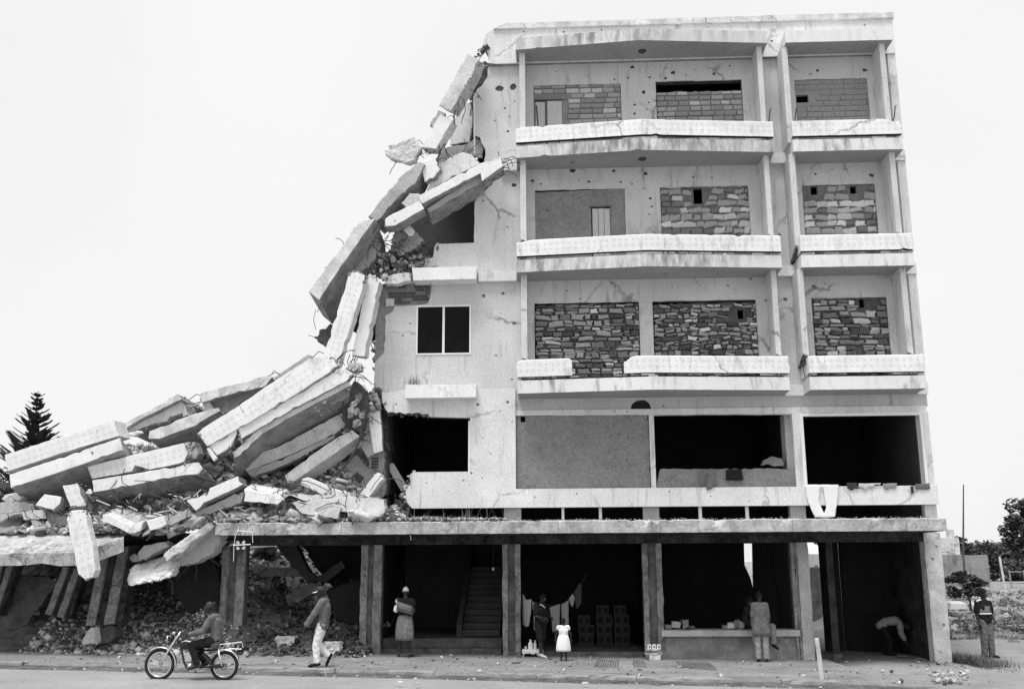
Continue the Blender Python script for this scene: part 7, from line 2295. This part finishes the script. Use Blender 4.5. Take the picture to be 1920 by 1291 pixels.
# dry tufts on the canopy and the ledge
pts = []
for cx in (-3.9, -3.4, -2.9, -2.3, -2.0, -1.5, -4.3):
    for i in range(rr.randint(4, 12)):
        pts.append((cx + rr.gauss(0, .16), -.8 + rr.gauss(0, .2), 3.36))
blades('canopy_tufts', pts, .08, .5, .004, 'drygrass', 6, .9)
pts = []
for i in range(700):
    x = rr.uniform(-4.9, -2.0)
    pts.append((x, -.9 + rr.gauss(0, .25), 3.37))
blades('canopy_weeds', pts, .04, .14, .007, 'grass', 7, .8)
pts = [(X(777, 720, -.3) + rr.gauss(0, .10), -.3 + rr.gauss(0, .04), Z(777, 720, -.3)) for i in range(70)]
blades('ledge_tuft', pts, .08, .28, .005, 'grass', 8, .6)
pts = []
g = G()
for i in range(260):
    y = 4.2 + 18 * rr.random() ** 1.4; x = rr.uniform(9.9, 12.5 + y * .6)
    leaves(g, (x, y, gnd(x, y) + .16), rr.uniform(.12, .42), 34, .05, rr, .6, .1)
o = kind(g.obj('scrub', [M['leaf'], M['grass'], M['leaf_mid']]), 'stuff')
o.data.polygons.foreach_set('material_index', np.array([rr.choice((0, 1, 1, 2)) for _ in range(len(o.data.polygons))], dtype=np.int32))
# litter and loose stones in the street
pts, sz = [], []
for i in range(2200):
    x = rr.uniform(-12, 9.5)
    y = curbY(x) - rr.uniform(0, .6) if i % 2 else rr.uniform(curbY(x), -.2)
    z = gz(x) + (.012 if y > curbY(x) else -.085)
    pts.append((x, y, z)); sz.append(rr.uniform(.012, .05) if i % 9 else rr.uniform(.05, .13))
scatter('street_litter', pts, sz, ['rubble_light', 'rubble', 'rubble_dark', 'stone_white'], [.3, .3, .35, .05], 37, flat=.6)
for k, (u, v, s, mt, lb) in enumerate(((968, 1243, .16, 'rubble_dark', 'dark flattened rag on the pavement before the third column'), (898, 1256, .10, 'stone_white', 'white scrap of paper on the pavement near the kerb'), (1096, 1280, .11, 'stone_white', 'crumpled white paper lying in the gutter'), (750, 1279, .13, 'stone_light', 'pale flat stone in the gutter below the woman'), (782, 1281, .12, 'stone_grey', 'grey flat stone right of the pale one in the gutter'), (1570, 1235, .26, 'rubble_dark', 'small dark heap of earth at the passage entrance'), (1690, 1232, .3, 'rubble_dark', 'dark pointed heap right of the passage entrance'))):
    p = onz(u, v)
    V0, F0 = ROCKS[(k * 3 + 1) % len(ROCKS)]
    V0 = (V0 - V0.min(0) * np.array([0, 0, 1])) * np.array([s * 1.6, s, s * (.45 if k < 5 else .6)]) + np.array(p) + np.array([0, 0, -.01])
    o = mob('earth_heap' if k > 4 else ('rag', 'paper_scrap', 'paper_scrap', 'stone', 'stone')[k], [tuple(v) for v in V0], [list(f) for f in F0], M[mt])
    tag(o, lb, ('rag', 'litter', 'litter', 'stone', 'stone', 'heap', 'heap')[k])
# broken kerb pieces at the right
chunk('kerb_slab', 'long pale kerb slab broken at the corner of the block', 'kerb stone', 'lightconc', -1.3, [(1742, 1262), (1744, 1252), (1790, 1256), (1800, 1264), (1796, 1272), (1760, 1270)], (0, .5, .04), None, .02, .08)
chunk('kerb_slab', 'pale slab lying before the weeds at the lower right', 'kerb stone', 'lightconc', -2.2, [(1806, 1268), (1840, 1266), (1862, 1268), (1864, 1280), (1850, 1283), (1830, 1274)], (0, .6, .05), None, .02, .08)
pts, sz = [], []
for i in range(60):
    p = onz(rr.uniform(1745, 1815), rr.uniform(1258, 1280))
    pts.append(tuple(p)); sz.append(rr.uniform(.05, .2))
scatter('kerb_rubble', pts, sz, ['rubble_light', 'rubble', 'rubble_dark'], [.4, .4, .2], 41)
